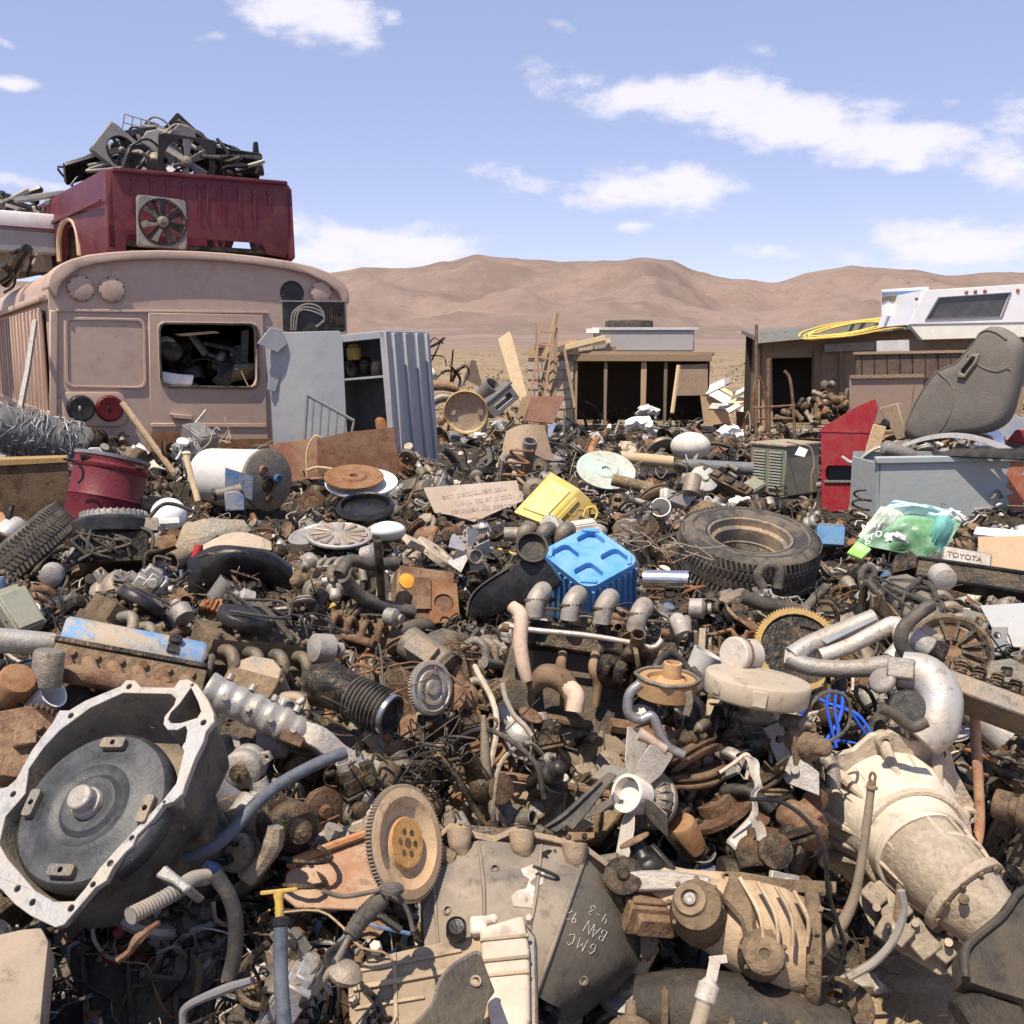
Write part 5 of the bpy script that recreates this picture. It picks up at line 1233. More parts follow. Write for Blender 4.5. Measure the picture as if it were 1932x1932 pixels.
 land('the black air duct',(882,1018,1062,1168),D,True,basept(960,1168,D,.3))
 D=4.0;T=HT(885,1040,D,(0,0,22));
 rt=root('silver_fan','silver engine fan with wide blades standing left of the black air duct','fan',T.translation+V((0,0,-.06)))
 mb=MB(T)
 for k,a in enumerate((10,80,150,225,300)):
  mb.T=T@Matrix.Rotation(rad(a),4,'Y')@Matrix.Rotation(rad(25),4,'Z');mb.prism([(-7,10),(7,10),(17,40),(12,44),(-16,42)],-1,1)
 mb.T=T;mb.build('blade',M['alu2'],rt)
 MB(T).lathe([(13,12),(14,0),(14,-16),(12,-16),(11,-4),(.3,-3)],(8,0,-10),(0,1,0),22).build('hub',M['alu2'],rt)
 land('the silver fan',(858,998,925,1085),D,True,basept(890,1085,D,.25))
 D=4.4;T=HT(1010,1010,D)
 rt=root('intake_manifold','dusty intake manifold with three rounded runners behind the black air duct','intake manifold',T.translation+V((0,0,-.08)))
 for k in range(3):MB(T).tube([(-20+36*k,10,-26),(-22+36*k,2,-6),(-18+36*k,-2,8),(-8+36*k,16,12)],15,12,4).build('runner',M['alud'],rt)
 MB(T).tube([(-60,30,2),(90,30,0)],14,10,1).build('plenum',M['alud'],rt)
 land('the three runner manifold',(965,985,1070,1030),D,True,basept(1010,1030,D,.25))
 D=3.55;T=HT(795,1100,D,(-25,8,10));mb=MB(T);mb.prism(tr(T,[(812,1095),(862,1100),(868,1165),(810,1178)]),0,30,[circ(*tr(T,[(838,1138)])[0],19,20),circ(*tr(T,[(840,1172)])[0],10,12)])
 rt=root('engine_block','orange rusted engine block with two open bores left of the black air duct','engine block',T.translation+V((0,0,-.1)))
 mb.build('deck_face',M['orange'],rt,bevel=.004);mb=MB(T);mb.box((10,34,-20),(110,60,110));mb.build('block',M['rust'],rt,bevel=.006)
 mb=MB(T);mb.prism(tr(T,[(782,1090),(812,1092),(812,1150),(775,1150)]),-4,30);mb.build('end_face',M['rust'],rt)
 land('the rusted two bore block',(780,1090,870,1178),D,True,basept(825,1180,D,.25))
 T=HT(765,1098,D);mb=MB(T);mb.lathe([(11,0),(15,3),(15,8),(6,10)],(0,0,0),(.4,-1,.3),14)
 one(mb,'filler_cap',M['yel3'],'orange yellow cap left of the rusted two bore block','cap',(750,1085,780,1112),D,phrase='the orange yellow cap')
 for pts,r,m,lab,bx in[([(712,1020),(718,1090),(720,1150)],.014,'dark','dark upright rod right of the vaned wheel cover',(705,1020,728,1150)),([(640,1085),(660,1058),(700,1065),(750,1062)],.022,'hose','grey hose bending over beside the dark upright rod',(636,1050,755,1090)),([(705,1205),(760,1190),(800,1180),(812,1195)],.028,'hose','thick grey hose below the dark upright rod',(700,1175,815,1210)),([(650,1090),(680,1125),(730,1145),(780,1155)],.024,'hose','long grey hose left of the rusted block',(645,1085,785,1160))]:
  mb=MB();mb.tube([P(x,y,3.3+.05*i)for i,(x,y)in enumerate(pts)],r,10,6);one(mb,'rubber_hose' if m=='hose' else 'steel_rod',M[m],lab,'hose' if m=='hose' else 'rod',bx,3.3,shrink=.3)
M['signb']=mat('dusty white sign board',(.46,.37,.31),.7,dc=(.36,.27,.2),rough=.7,sc=5,var=0,gr=.1)
M['ink']=mat('faded print',(.25,.2,.18),.6,dc=(.45,.36,.3),rough=.8,sc=40,bump=0,gr=.1)
M['greenl']=mat('pale grey green lid',(.33,.40,.36),.35,rust=.25,rough=.6,sc=4)
M['hubv']=mat('grimy hubcap vane',(.36,.29,.24),.5,rough=.5,metal=.3)
M['yel3']=mat('orange yellow plastic',(.75,.36,.04),.15,rough=.5)
centre_mid()
def bolts(mb,pts,r,y0,y1):
 for x,z in pts:mb.cyl((x,y0,z),(x,y1,z),r,n=8)
def bell_left():
 D=1.78;T=HT(190,1510,D,(-30,0,-32));b=lambda p:tr(T,p)
 rt=root('transmission_housing','big open grey bellhousing with torque converter inside at the left','transmission',T.translation+V((0,.1,-.3)))
 O=[(-25,1520),(-2,1488),(14,1484),(30,1470),(60,1415),(100,1362),(112,1340),(130,1340),(160,1322),(228,1294),(238,1283),(254,1283),(266,1296),(328,1297),(338,1283),(354,1281),(372,1291),(392,1320),(403,1345),(404,1362),(388,1380),(384,1398),(368,1430),(349,1480),(345,1496),(328,1512),(308,1518),(288,1546),(258,1576),(250,1596),(238,1606),(214,1634),(200,1662),(180,1674),(148,1712),(120,1745),(104,1750),(58,1728),(28,1706),(0,1676),(-20,1650),(-34,1590)]
 I=[(48,1497),(54,1450),(82,1410),(112,1378),(170,1335),(232,1307),(322,1309),(332,1318),(328,1330),(310,1352),(308,1366),(316,1377),(334,1377),(350,1369),(353,1378),(346,1421),(332,1478),(302,1516),(246,1573),(216,1606),(186,1640),(162,1674),(140,1700),(102,1701),(66,1680),(14,1620),(-2,1592),(10,1540)]
 pk=[(360,1297),(374,1325),(379,1342),(372,1354),(340,1364),(322,1364),(317,1356),(322,1344),(338,1328)]
 Ol,Il,Pl=b(O),b(I),b(pk)
 hp=b([(243,1296),(347,1295),(371,1362),(121,1358),(315,1502),(241,1586),(201,1625),(181,1660),(110,1735),(28,1680),(58,1708),(2,1500)])
 def near(p,l):
  best=None
  for a,c in zip(l,l[1:]+l[:1]):
   ab=(c[0]-a[0],c[1]-a[1]);t=max(0,min(1,((p[0]-a[0])*ab[0]+(p[1]-a[1])*ab[1])/(ab[0]**2+ab[1]**2+1e-9)))
   q=(a[0]+ab[0]*t,a[1]+ab[1]*t);e=math.hypot(q[0]-p[0],q[1]-p[1])
   if best is None or e<best[0]:best=(e,q)
  return best
 holes=[]
 for h_ in hp:
  for _ in range(3):
   (e1,q1),(e2,q2),(e3,q3)=near(h_,Ol),near(h_,Il),near(h_,Pl)
   if e3<e2:q2=q3
   h_=((q1[0]+q2[0])/2,(q1[1]+q2[1])/2)
  g_=min(near(h_,Ol)[0],near(h_,Il)[0],near(h_,Pl)[0])
  if g_>3:holes.append(circ(*h_,min(6.5,g_*.62),10))
 mb=MB(T);mb.prism(Ol,0,14,[Il,Pl]+holes);mb.build('flange',M['flangem'],rt,bevel=.0015)
 cx=sum(x for x,z in Ol)/len(Ol);cz=sum(z for x,z in Ol)/len(Ol)
 def sc(l,f,y,inn=1):return[(cx+(x-cx)*f,y,cz+(z-cz)*f)for x,z in l]
 mb=MB(T);mb.loft([sc(Ol,.995,12),sc(Ol,.95,24),sc(Ol,.9,90),sc(Ol,.82,150),sc(Ol,.6,200),sc(Ol,.4,235)],False,True)
 mb.build('outer_wall',M['belld'],rt,smooth=60)
 mb=MB(T);mb.loft([sc(Il,1,1),sc(Il,.97,60),sc(Il,.92,120),sc(Il,.6,150),sc(Il,.1,155)],False,True);mb.build('inner_wall',M['muddk'],rt,smooth=60)
 pcx=sum(x for x,z in Pl)/len(Pl);pcz=sum(z for x,z in Pl)/len(Pl)
 mb=MB(T);mb.loft([[(x,1,z)for x,z in Pl],[(pcx+(x-pcx)*.8,70,pcz+(z-pcz)*.8)for x,z in Pl]],False,True);mb.build('starter_pocket',M['alud'],rt)
 for px,py in((325,1500),(350,1400),(235,1606)):
  (x,z),=b([(px,py)]);MB(T).tube([(x,15,z),(cx+(x-cx)*.93,70,cz+(z-cz)*.93)],[13,7],10,1).build('boss',M['alu'],rt)
 mb=MB(T);mb.prism(b([(275,1640),(295,1618),(345,1660),(330,1672),(308,1652)]),30,90);mb.build('boss',M['alu'],rt,bevel=.003)
 (x0,z0),=b([(168,1518)])
 C=V((x0,8,z0));ax=V((0,-1,0));R0=158
 tc=MB(T).lathe([(R0*.9,-60),(R0*.985,-40),(R0,-20),(R0*.98,-8),(R0*.93,0),(R0*.8,1),(R0*.66,2),(R0*.6,8),(R0*.52,9),(R0*.47,4),(R0*.40,3),(R0*.34,11),(R0*.27,12),(R0*.16,8),(.4,8)],C,ax,56).build('torque_converter',M['convert'],rt,smooth=30)
 MB(T).lathe([(31,0),(30,14),(25,15),(25,34),(22,38),(.3,38)],C+ax*8,ax,24).build('hub',M['alu'],tc,bevel=.001)
 for a in(68,158,248,335):
  a=rad(a+12);c=C+V((math.cos(a)*R0*.80,0,math.sin(a)*R0*.80))
  t3=T@Matrix.Translation(c)@Matrix.Rotation(-a+PI/2,4,'Y')
  mb=MB(t3);mb.prism(rrect(-27,-11,27,11,6,3),-15,0,[circ(0,0,5.5,10)]);mb.build('drive_lug',M['alud'],tc,bevel=.0015)
 T5=HT(300,1830,1.93,(-20,0,-10));b5=lambda q:tr(T5,q)
 MB(T5).prism(b5([(100,1720),(180,1735),(300,1700),(420,1690),(470,1760),(480,1990),(90,1990)]),0,60,sc=.95).build('gearbox_case',M['belld2'],rt,bevel=.012,seg=2)  # dark body added to fill the shaded area below the bell
 for k in range(4):MB(T5).prism(b5([(150+85*k,1745),(160+85*k,1745),(175+85*k,1980),(160+85*k,1980)]),-12,4).build('cast_rib',M['belld2'],rt,bevel=.003)
 MB(T5).lathe([(50,0),(46,-14),(20,-18),(.4,-18)],(60,4,-20),(0,1,0),24).build('side_cap',M['belld2'],rt)
 mb=MB(T);mb.loft([sc(Ol,.55,200),sc(Ol,.42,300),sc(Ol,.38,430)]);mb.build('gearbox_case',M['belld2'],rt,smooth=50,bevel=.004)
 land('the big bellhousing',(0,1283,405,1750),D,True,[basept(100,1850,D+.15,.3,-.1),basept(330,1700,D+.1,.3,-.15)],.02)
 GUARD.append((100,1700,480,1932,1.95))
 mb=MB();mb.tube([P(x,y,1.62-.0+.04*i)for i,(x,y)in enumerate([(246,1728),(290,1706),(335,1680),(362,1660),(388,1655)])],.0145,12,14,corr=.14)
 one(mb,'corrugated_hose',M['hosel'],'ribbed grey hose end poking out below the big bellhousing','hose',(243,1645,390,1740),1.62,phrase='the ribbed hose')
 mb=MB();mb.tube([P(x,y,1.66)for x,y in[(405,1650),(432,1690),(445,1740),(442,1800),(432,1845)]],.013,10,6)
 one(mb,'rubber_hose',M['hose'],'worn black hose hanging down right of the ribbed hose','hose',(400,1640,452,1848),1.66,shrink=.2)
 mb=MB();mb.tube([P(x,y,d)for x,y,d in[(652,1420,2.05),(600,1440,2.02),(530,1478,1.98),(480,1520,1.93),(440,1565,1.9),(400,1600,1.88),(350,1620,1.88)]],.0125,12,7)
 one(mb,'rubber_hose',M['hoseb'],'long dark blue grey hose slanting right of the big bellhousing','hose',(350,1410,655,1625),1.9,phrase='the slanting hose',shrink=.25)
 mb=MB();mb.tube([P(x,y,1.63)for x,y in[(222,1812),(245,1795),(262,1770),(300,1740)]],[.006,.006,.01,.004],6,4);one(mb,'bent_rod',M['rust'],'short rusty rod in the shade below the ribbed hose','rod',(220,1740,300,1815),1.63,shrink=.3)
 T=HT(150,1600,1.62,(0,0,0))
 D=1.5;T=HT(30,1850,D,(-24,0,-12));mb=MB(T);mb.prism(tr(T,[(-40,1770),(40,1752),(78,1748),(92,1775),(84,1850),(76,1940),(90,1990),(-40,1990)]),0,80,sc=.9)
 one(mb,'gearbox_cover',M['tan2'],'tan dusty gearbox cover in the lower left corner','cover',(0,1748,92,1932),D,bevel=.006,seg=2,phrase='the tan cover')
 D=1.95;T=HT(50,1385,D,(-20,5,10));mb=MB(T);mb.prism(tr(T,[(-20,1345),(60,1330),(108,1372),(85,1450),(40,1470),(-20,1460)]),0,60);mb.box((-5,-8,-12),(40,20,30));mb.cyl((20,-12,10),(20,0,10),10)
 one(mb,'rusty_casting',M['rust'],'brown rusted casting behind the left edge of the big bellhousing','casting',(0,1330,108,1470),D,bevel=.003,guard=False,phrase='the brown casting')
M['flangem']=mat('machined flange face',(.31,.30,.295),.55,dc=(.36,.29,.21),rough=.5,metal=.3,sc=8,bump=.12)
M['belld']=mat('dark grey cast aluminium',(.075,.07,.064),.3,dc=(.2,.17,.13),rough=.55,metal=.2,bump=.25)
M['belld2']=mat('greasy gearbox case',(.05,.045,.04),.3,rough=.6,bump=.3)  # very dark so the colour carries the shade under the bell
M['muddk']=mat('dusty inner casting',(.17,.145,.115),.5,dc=(.34,.25,.16),rough=.8,sc=6,bump=.3)
M['convert']=mat('dark worn steel converter',(.045,.047,.05),.5,dc=(.105,.105,.105),rough=.5,metal=.35,sc=14,bump=.1,spec=.5)
M['hosel']=mat('dusty ribbed hose',(.22,.2,.18),.4,rough=.8)
M['hoseb']=mat('blue grey hose',(.055,.065,.08),.3,dc=(.16,.16,.17),rough=.6)
M['tan2']=mat('tan dusty casting',(.46,.36,.26),.6,dc=(.30,.24,.18),rough=.8,sc=5,bump=.25)
bell_left()
def gmc_bell():
 D=2.05;T=HT(1010,1730,D,(-8,0,8));b=lambda p:tr(T,p)
 rt=root('bellhousing','large grey dusty bellhousing with chalk writing standing on its flange','bellhousing',T.translation+V((0,.1,-.25)))
 top=[(800,1590),(850,1545),(872,1547),(900,1568),(935,1572),(972,1560),(990,1565),(1040,1575),(1085,1588),(1110,1595),(1170,1640),(1215,1690),(1242,1745),(1258,1775),(1250,1790)]
 Tl=b(top)
 sil=b([(805,1620),(830,1600),(870,1580),(970,1592),(1060,1592),(1140,1640),(1205,1720),(1240,1790),(1160,1850),(1030,1895),(1000,1880),(960,1855),(880,1830),(820,1815),(800,1790),(800,1700)])
 cx,cz=b([(1010,1730)])[0]
 def sc(l,f,y,dx=0,dz=0):return[(cx+(x-cx)*f+dx,y,cz+(z-cz)*f+dz)for x,z in l]
 p=lambda px,py,y:(b([(px,py)])[0][0],y,b([(px,py)])[0][1])
 A=[p(800,1618,60),p(840,1596,40),p(905,1580,30),p(985,1588,20),p(1060,1592,18),p(1110,1605,20)]
 B_=[p(798,1700,10),p(850,1690,-18),p(910,1690,-34),p(975,1700,-42),p(1030,1705,-44),p(1068,1705,-40)]
 C_=[p(802,1800,0),p(860,1815,-20),p(910,1820,-36),p(960,1825,-46),p(1000,1815,-52),p(1036,1790,-54)]
 E_=[p(810,1880,20),p(870,1920,0),p(920,1940,-14),p(960,1930,-20),p(985,1905,-28),p(1005,1880,-36)]
 rows=[A,B_,C_,E_]
 def bez(g,u,v):
  def cat(l,t):
   n=len(l)-1;i=min(int(t*n),n-1);f=t*n-i
   a,b2,c,d=[V(l[min(max(i+k,0),n)])for k in(-1,0,1,2)]
   return .5*((2*b2)+(c-a)*f+(2*a-5*b2+4*c-d)*f*f+(3*b2-a-3*c+d)*f**3)
  return cat([cat(r,u)for r in g],v)
 mb=MB(T);mb.sheet(lambda u,v:bez(rows,u,v),24,20,-10);mb.build('dome',M['gmc'],rt,smooth=60)
 R1=[p(1110,1605,20),p(1068,1705,-40),p(1036,1790,-54),p(1005,1880,-36)]
 R2=[p(1165,1660,40),p(1135,1740,-10),p(1095,1820,-22),p(1035,1895,-16)]
 R3=[p(1210,1720,75),p(1190,1780,40),p(1150,1840,20),p(1060,1905,10)]
 R4=[p(1246,1785,110),p(1225,1810,90),p(1180,1860,75),p(1090,1930,60)]
 g2=[[r[k]for r in(R1,R2,R3,R4)]for k in range(4)]
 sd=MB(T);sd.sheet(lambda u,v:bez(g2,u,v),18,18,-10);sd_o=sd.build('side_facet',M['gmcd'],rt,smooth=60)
 mb=MB(T);mb.tube([V(q)+V((0,-2,0))for q in R1],4.5,8,6);mb.build('crease_rib',M['gmc'],rt)
 mb=MB(T);fl=[V((x,y,z))for(x,z),y in zip(Tl,(70,50,46,40,36,30,26,22,20,20,22,45,66,90,110))]
 mb.loft([[q+V((0,-9,-9))for q in fl]+[q+V((0,26,-9))for q in fl][::-1],[q+V((0,-9,3))for q in fl]+[q+V((0,26,3))for q in fl][::-1]])
 mb.build('flange',M['gmcf'],rt,bevel=.002)
 for px,py,y in((868,1575,20),(985,1583,6),(1085,1606,4)):
  q=V(p(px,py,y));MB(T).tube([q+V((0,0,14)),q+V((2,2,-14)),q+V((16,6,-44))],[26,22,3],12,4).build('bolt_boss',M['gmcf'],rt)
 mb=MB(T);q=V(p(840,1612,20));mb.cyl(q+V((-22,0,14)),q+V((16,8,-6)),17,n=14);mb.build('dowel',M['mud'],rt,bevel=.002)
 mb=MB(T);mb.prism(b([(794,1700),(806,1640),(818,1640),(816,1940),(794,1940)]),5,22);mb.build('edge_plate',M['rust'],rt,bevel=.002)
 mb=MB(T);mb.prism(b([(1225,1740),(1262,1762),(1256,1795),(1225,1800)]),70,120);mb.build('lug',M['gmcf'],rt,bevel=.005)
 def gridp(g,n):
  l=[]
  for i in range(n+1):
   for j in range(n+1):
    q=bez(g,i/n,j/n);x,y,_=pr(T@q);l.append((x,y,q))
  return l
 ga=gridp(rows,60);gb=gridp(g2,80)
 def on(px,py,off=-2.0):
  return min(ga,key=lambda g:(g[0]-px)**2+(g[1]-py)**2)[2]+V((0,off,0))
 mb=MB(T)
 l1=[(984,1640),(994,1634),(1008,1632),(1022,1638),(1026,1650),(1024,1664),(1012,1674),(1008,1684),(1016,1694),(1008,1712),(988,1714),(966,1708),(966,1692),(978,1680),(990,1676),(996,1660),(986,1652)]
 pts=[on(*q,-1.5)for q in l1];mb.loft([[q for q in pts],[q+V((0,.8,0))for q in pts]]);mb.build('torn_sticker',M['paper'],rt)
 def onf(px,py):
  return min(gb,key=lambda g:(g[0]-px)**2+(g[1]-py)**2)[2]
 mb=MB(T)
 G_={}
 def chalk(word,px,py,ux,uy,hx,hy,adv):
  tmp=MB();base=[]
  for ch in word:
   t2=MB();
   for st in STK[ch]:
    q=[onf(px+ux*a*.62+hx*b2,py+uy*a*.62+hy*b2)+V((0,-1.6,0))for a,b2 in st]
    mb.tube(q,.62,4,1)
   px+=ux*adv;py+=uy*adv
 global STK
 STK={'G':[[(.9,.85),(.5,1),(.1,.6),(.2,.1),(.6,0),(.9,.25),(.9,.5),(.5,.5)]],'M':[[(0,0),(.1,1),(.5,.4),(.85,1),(1,0)]],'C':[[(.9,.85),(.5,1),(.1,.7),(.1,.3),(.5,0),(.9,.15)]],'V':[[(0,1),(.5,0),(1,1)]],'B':[[(.1,0),(.1,1),(.7,.9),(.7,.6),(.1,.55),(.85,.4),(.8,.05),(.1,0)]],'A':[[(0,0),(.5,1),(1,0)],[(.2,.4),(.8,.4)]],'N':[[(.05,0),(.05,1),(.9,0),(.9,1)]],'9':[[(.85,.6),(.5,.45),(.15,.7),(.5,1),(.85,.8),(.6,0)]],'2':[[(.1,.8),(.5,1),(.85,.75),(.1,0),(.9,0)]],'4':[[(.1,1),(.1,.5),(.9,.5)],[(.75,.9),(.7,0)]],'3':[[(.1,.95),(.8,.9),(.4,.55),(.85,.35),(.5,0),(.1,.1)]],'-':[[(.2,.45),(.8,.45)]],' ':[]}
 chalk('GMC',1128,1784,-20,-9,-9,19,1.0)
 chalk('BAN 92',1146,1760,-18,-11,-9,18,.72)
 chalk('4-3',1150,1728,-16,-10,-8,17,.8)
 mb.build('chalk_writing',M['chalk'],rt)
 for px,py in((842,1720),(884,1885),(930,1640),(1100,1850)):
  q=on(px,py,0)if px<1050 else onf(px,py);MB(T).lathe([(9,3),(9,-3),(6,-5),(5,1)],q,(0,1,0),14,True,True).build('drain_boss',M['gmc'],rt)
 for k in range(3):
  r_=[bez(rows,.1+.3*k,t/6)+V((0,-1,0))for t in range(7)];MB(T).tube(r_,[2,4,4,3,2.5,2,1.5],6,3).build('cast_rib',M['gmc'],rt)
 land('the chalk marked bellhousing',(795,1560,1250,1900),D,True,[basept(900,1960,D+.1,.3,-.05),basept(1150,1930,D+.1,.3,-.1)],.03)
M['paper']=mat('weathered paper',(.52,.48,.43),.6,dc=(.33,.26,.19),rough=.9,sc=22,var=0)
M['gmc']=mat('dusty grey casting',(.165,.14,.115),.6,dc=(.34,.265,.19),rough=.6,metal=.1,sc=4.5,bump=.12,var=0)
M['gmcd']=mat('shade darkened stained casting',(.12,.105,.085),.5,dc=(.17,.135,.095),c2=(.05,.043,.035),f2=.3,rough=.6,metal=.15,sc=5,bump=.15,var=0)  # darker copy of the dome casting; the side facet's shade is in the colour
M['gmcf']=mat('muddy casting flange',(.25,.19,.135),.6,rough=.7,sc=6,bump=.3)
M['chalk']=mat('chalk',(.52,.48,.43),.4,dc=(.32,.28,.24),rough=1,bump=0,gr=.1)
gmc_bell()
def right_trans():
 D=2.5;T=HT(1690,1560,D,(-4,0,0));b=lambda p:tr(T,p)
 rt=root('transmission','pale mud covered transmission with open bell end lying at the right','transmission',T.translation+V((.1,.1,-.4)))
 def p(px,py,y):return V((b([(px,py)])[0][0],y,b([(px,py)])[0][1]))
 path=[p(1676,1524,92),p(1692,1541,60),p(1710,1566,20),p(1726,1590,-6),p(1742,1612,-26),p(1784,1658,-52),p(1826,1702,-72),p(1866,1742,-84),p(1926,1796,-94),p(2010,1866,-100)]
 MB(T).tube(path[:4]+[path[4]],[130,122,106,93,86],36,5).build('bell',M['tanb'],rt,smooth=60)
 MB(T).tube([path[3]]+path[4:],[84,80,76,68,55,46,44],30,5).build('case',M['tan'],rt,smooth=60)
 ax=(path[3]-path[0]).normalized();u=V((1,0,.12));u=(u-ax*u.dot(ax)).normalized();w=ax.cross(u)
 ang=[8,48,84,112,150,188,226,268,312]
 def ringpt(a,r,h):return path[0]+ax*h+(u*math.cos(rad(a))-w*math.sin(rad(a)))*r
 ol=[]
 for a in ang:ol+=[(a-7,170),(a+7,170),(a+20,154)]
 mb=MB(T);mb.loft([[ringpt(a,r,-8)for a,r in ol],[ringpt(a,r,6)for a,r in ol]]);mb.build('bell_flange',M['tan'],rt,bevel=.002)
 for a in ang:
  MB(T).lathe([(17,-4),(17,16),(14,20),(8,20),(7.5,10),(.3,10)],ringpt(a,156,0),ax,16).build('bolt_boss',M['tan'],rt)
  MB(T).tube([ringpt(a,150,8),ringpt(a,124,44),ringpt(a,100,95)],[13,10,4],8,3).build('cast_rib',M['tan'],rt)
 for a in range(0,360,24):MB(T).tube([ringpt(a,126,14),ringpt(a,118,48),ringpt(a,100,92)],[3,4.5,3.5],6,4).build('cast_rib',M['tanb'],rt)
 for a in range(0,360,30):MB(T).tube([path[4]+ax*6+(u*math.cos(rad(a))-w*math.sin(rad(a)))*85,path[5]+(u*math.cos(rad(a))-w*math.sin(rad(a)))*79,path[6]-ax*14+(u*math.cos(rad(a))-w*math.sin(rad(a)))*71],3.6,6,4).build('cast_rib',M['tan'],rt)
 def hoop(c,r,t,m,a0=0,a1=360):
  mb=MB(T);mb.tube([c+(u*math.cos(rad(a))-w*math.sin(rad(a)))*r for a in range(a0,a1+1,15)],t,8,2);mb.build('cast_ring',m,rt)
 hoop(path[3],100,8,M['tan']);hoop(path[4]+ax*4,86,6,M['tanb']);hoop(path[5]-ax*8,80,5,M['tan'])
 d2=(path[7]-path[5]).normalized()
 MB(T).lathe([(70,-10),(84,-9),(84,9),(70,10)],path[6]-d2*14,d2,30,False,False).build('case_flange',M['tan'],rt,bevel=.002)
 bolt_ring(T,path[6]-d2*4,d2,77,12,5,M['mud'],rt)
 MB(T).lathe([(50,-8),(64,-7),(64,7),(50,8)],path[7]+d2*10,d2,26,False,False).build('tail_flange',M['tan'],rt,bevel=.002)
 c=p(1808,1700,-150);MB(T).lathe([(9,0),(9,8),(5,10),(.3,10)],c,(0,-1,.3),8).build('plug',M['mud'],rt)
 mb=MB(T);mb.prism(b([(1616,1690),(1660,1660),(1720,1720),(1830,1790),(1808,1830),(1770,1838),(1690,1790),(1640,1740)]),-40,60);mb.build('pan_rail',M['tan'],rt,bevel=.006,seg=2)
 rr=random.Random(5)
 mb=MB(T)
 for px,py,w_,h in((1650,1690,40,30),(1690,1720,36,50),(1735,1770,60,44),(1700,1760,30,40),(1775,1790,40,30),(1760,1730,36,16),(1670,1750,26,40),(1800,1830,24,22)):
  mb.box(p(px,py,-60+rr.uniform(-14,10)),(w_,40,h),(0,rr.uniform(20,45),0))
 mb.build('valve_block',M['tan'],rt,bevel=.004)
 for px,py in((1655,1712),(1690,1748),(1725,1740),(1785,1775)):MB(T).cyl(p(px,py,-92),p(px,py,-50),7,n=10).build('bolt',M['tan'],rt)
 mb=MB(T);mb.tube([p(1598,1840,-30),p(1650,1810,-50),p(1685,1770,-70),p(1692,1720,-76),p(1698,1670,-66)],6.5,8,6);mb.build('cooler_pipe',M['mud'],rt)
 mb=MB(T)
 for k,(px,py)in enumerate(((1733,1447),(1742,1462),(1738,1483))):
  c=ringpt(52+3*k,131-3*k,26+20*k)
  mb.tube([c+V((-6,0,4)),c+V((-2,0,-5)),c+V((5,0,-3)),c+V((6,0,5))],1.1,4,2)
  if k==2:mb.tube([c+V((-6,0,4)),c+V((0,0,7)),c+V((6,0,5))],1.1,4,2)
 mb.build('paint_marks',M['chalk'],rt)
 land('the mud covered transmission',(1548,1408,1932,1850),D,True,[basept(1830,1900,D,.25,-.05)],.03)
 mb=MB();mb.tube([P(x,y,d)for x,y,d in[(1645,1475,2.1),(1642,1500,2.1),(1632,1580,2.08),(1615,1680,2.06),(1590,1740,2.05),(1550,1790,2.04),(1520,1830,2.04),(1512,1880,2.04)]],[.0085,.0085,.009,.010,.0125,.013,.013,.013],12,6)
 o=root('dipstick_tube','tall muddy dipstick tube standing before the mud covered transmission','dipstick',P(1515,1870,2.04))
 mb.build('tube',M['mudt'],o);q=P(1646,1470,2.1)
 mb=MB(HT(1645,1487,2.1));mb.lathe([(10,-3),(11,0),(10,4),(7,5),(7,9),(.3,9)],(0,0,0),(0,0,1),14);mb.build('collar',M['mud'],o)
 mb=MB(HT(1646,1468,2.1));mb.tube([(0,0,-10),(-5,0,0),(-1,0,10),(5,0,4),(3,0,-10)],2.6,6,4);mb.build('pull_loop',M['rust'],o)
 land('the tall dipstick tube',(1510,1468,1655,1880),2.05,True,None,.3)
 mb=MB();mb.tube([P(x,y,2.75-.02*i)for i,(x,y)in enumerate([(1838,1325),(1841,1400),(1846,1480),(1848,1560),(1838,1612)])],.0135,10,4)
 one(mb,'rusty_pipe',M['rustp'],'upright rusty pipe behind the mud covered transmission','pipe',(1828,1325,1858,1615),2.7,phrase='the upright rusty pipe',shrink=.2)
 D=1.75;T=HT(1900,1790,D,(-30,10,20));mb=MB(T);o2=tr(T,[(1815,1800),(1828,1772),(1885,1725),(1918,1680),(1960,1675),(1990,1900),(1930,1885),(1880,1870),(1822,1850)])
 mb.prism(o2,0,60,sc=.94);rt=root('dark_cover','dark cast cover at the lower right corner','cover',T.translation+V((0,0,-.1)));mb.build('cover',M['dark2'],rt,bevel=.012,seg=3)
 mb=MB(T);mb.tube([(x,-6,z)for x,z in tr(T,[(1820,1848),(1818,1802),(1834,1775),(1888,1730),(1922,1685),(1960,1680)])],8,8,4);mb.build('rim',M['dark2'],rt)
 mb=MB(T);mb.prism(tr(T,[(1810,1870),(1860,1858),(1940,1885),(1990,1990),(1900,1990),(1850,1930)]),20,70);mb.build('lower_lug',M['dark2'],rt,bevel=.008)
 land('the dark cover',(1800,1680,1932,1932),D,True,basept(1870,1950,D,.25,-.1))
 D=2.5;T=HT(1905,1520,D,(0,0,-30));mb=MB(T);mb.lathe([(28,0),(28,26),(22,30),(22,40),(31,44),(31,90)],(-28,0,0),(1,.3,-.1),20)
 one(mb,'rubber_mount',M['mud'],'round brown bushing mount at the right edge','mount',(1870,1485,1940,1560),D,phrase='the round bushing')
M['tanb']=mat('tan mud on grey casting',(.50,.425,.33),.6,dc=(.33,.28,.225),c2=(.55,.475,.38),rough=.85,sc=4,bump=.25,thr=.56)
M['mudt']=mat('muddy tube',(.30,.235,.165),.5,dc=(.20,.165,.125),rough=.85,sc=20)
M['rustp']=mat('rusted pipe',(.28,.135,.08),.5,rough=.85,sc=14)
M['dark2']=mat('dark greasy casting',(.03,.025,.02),.45,dc=(.10,.075,.05),rough=.65,sc=5,bump=.4)
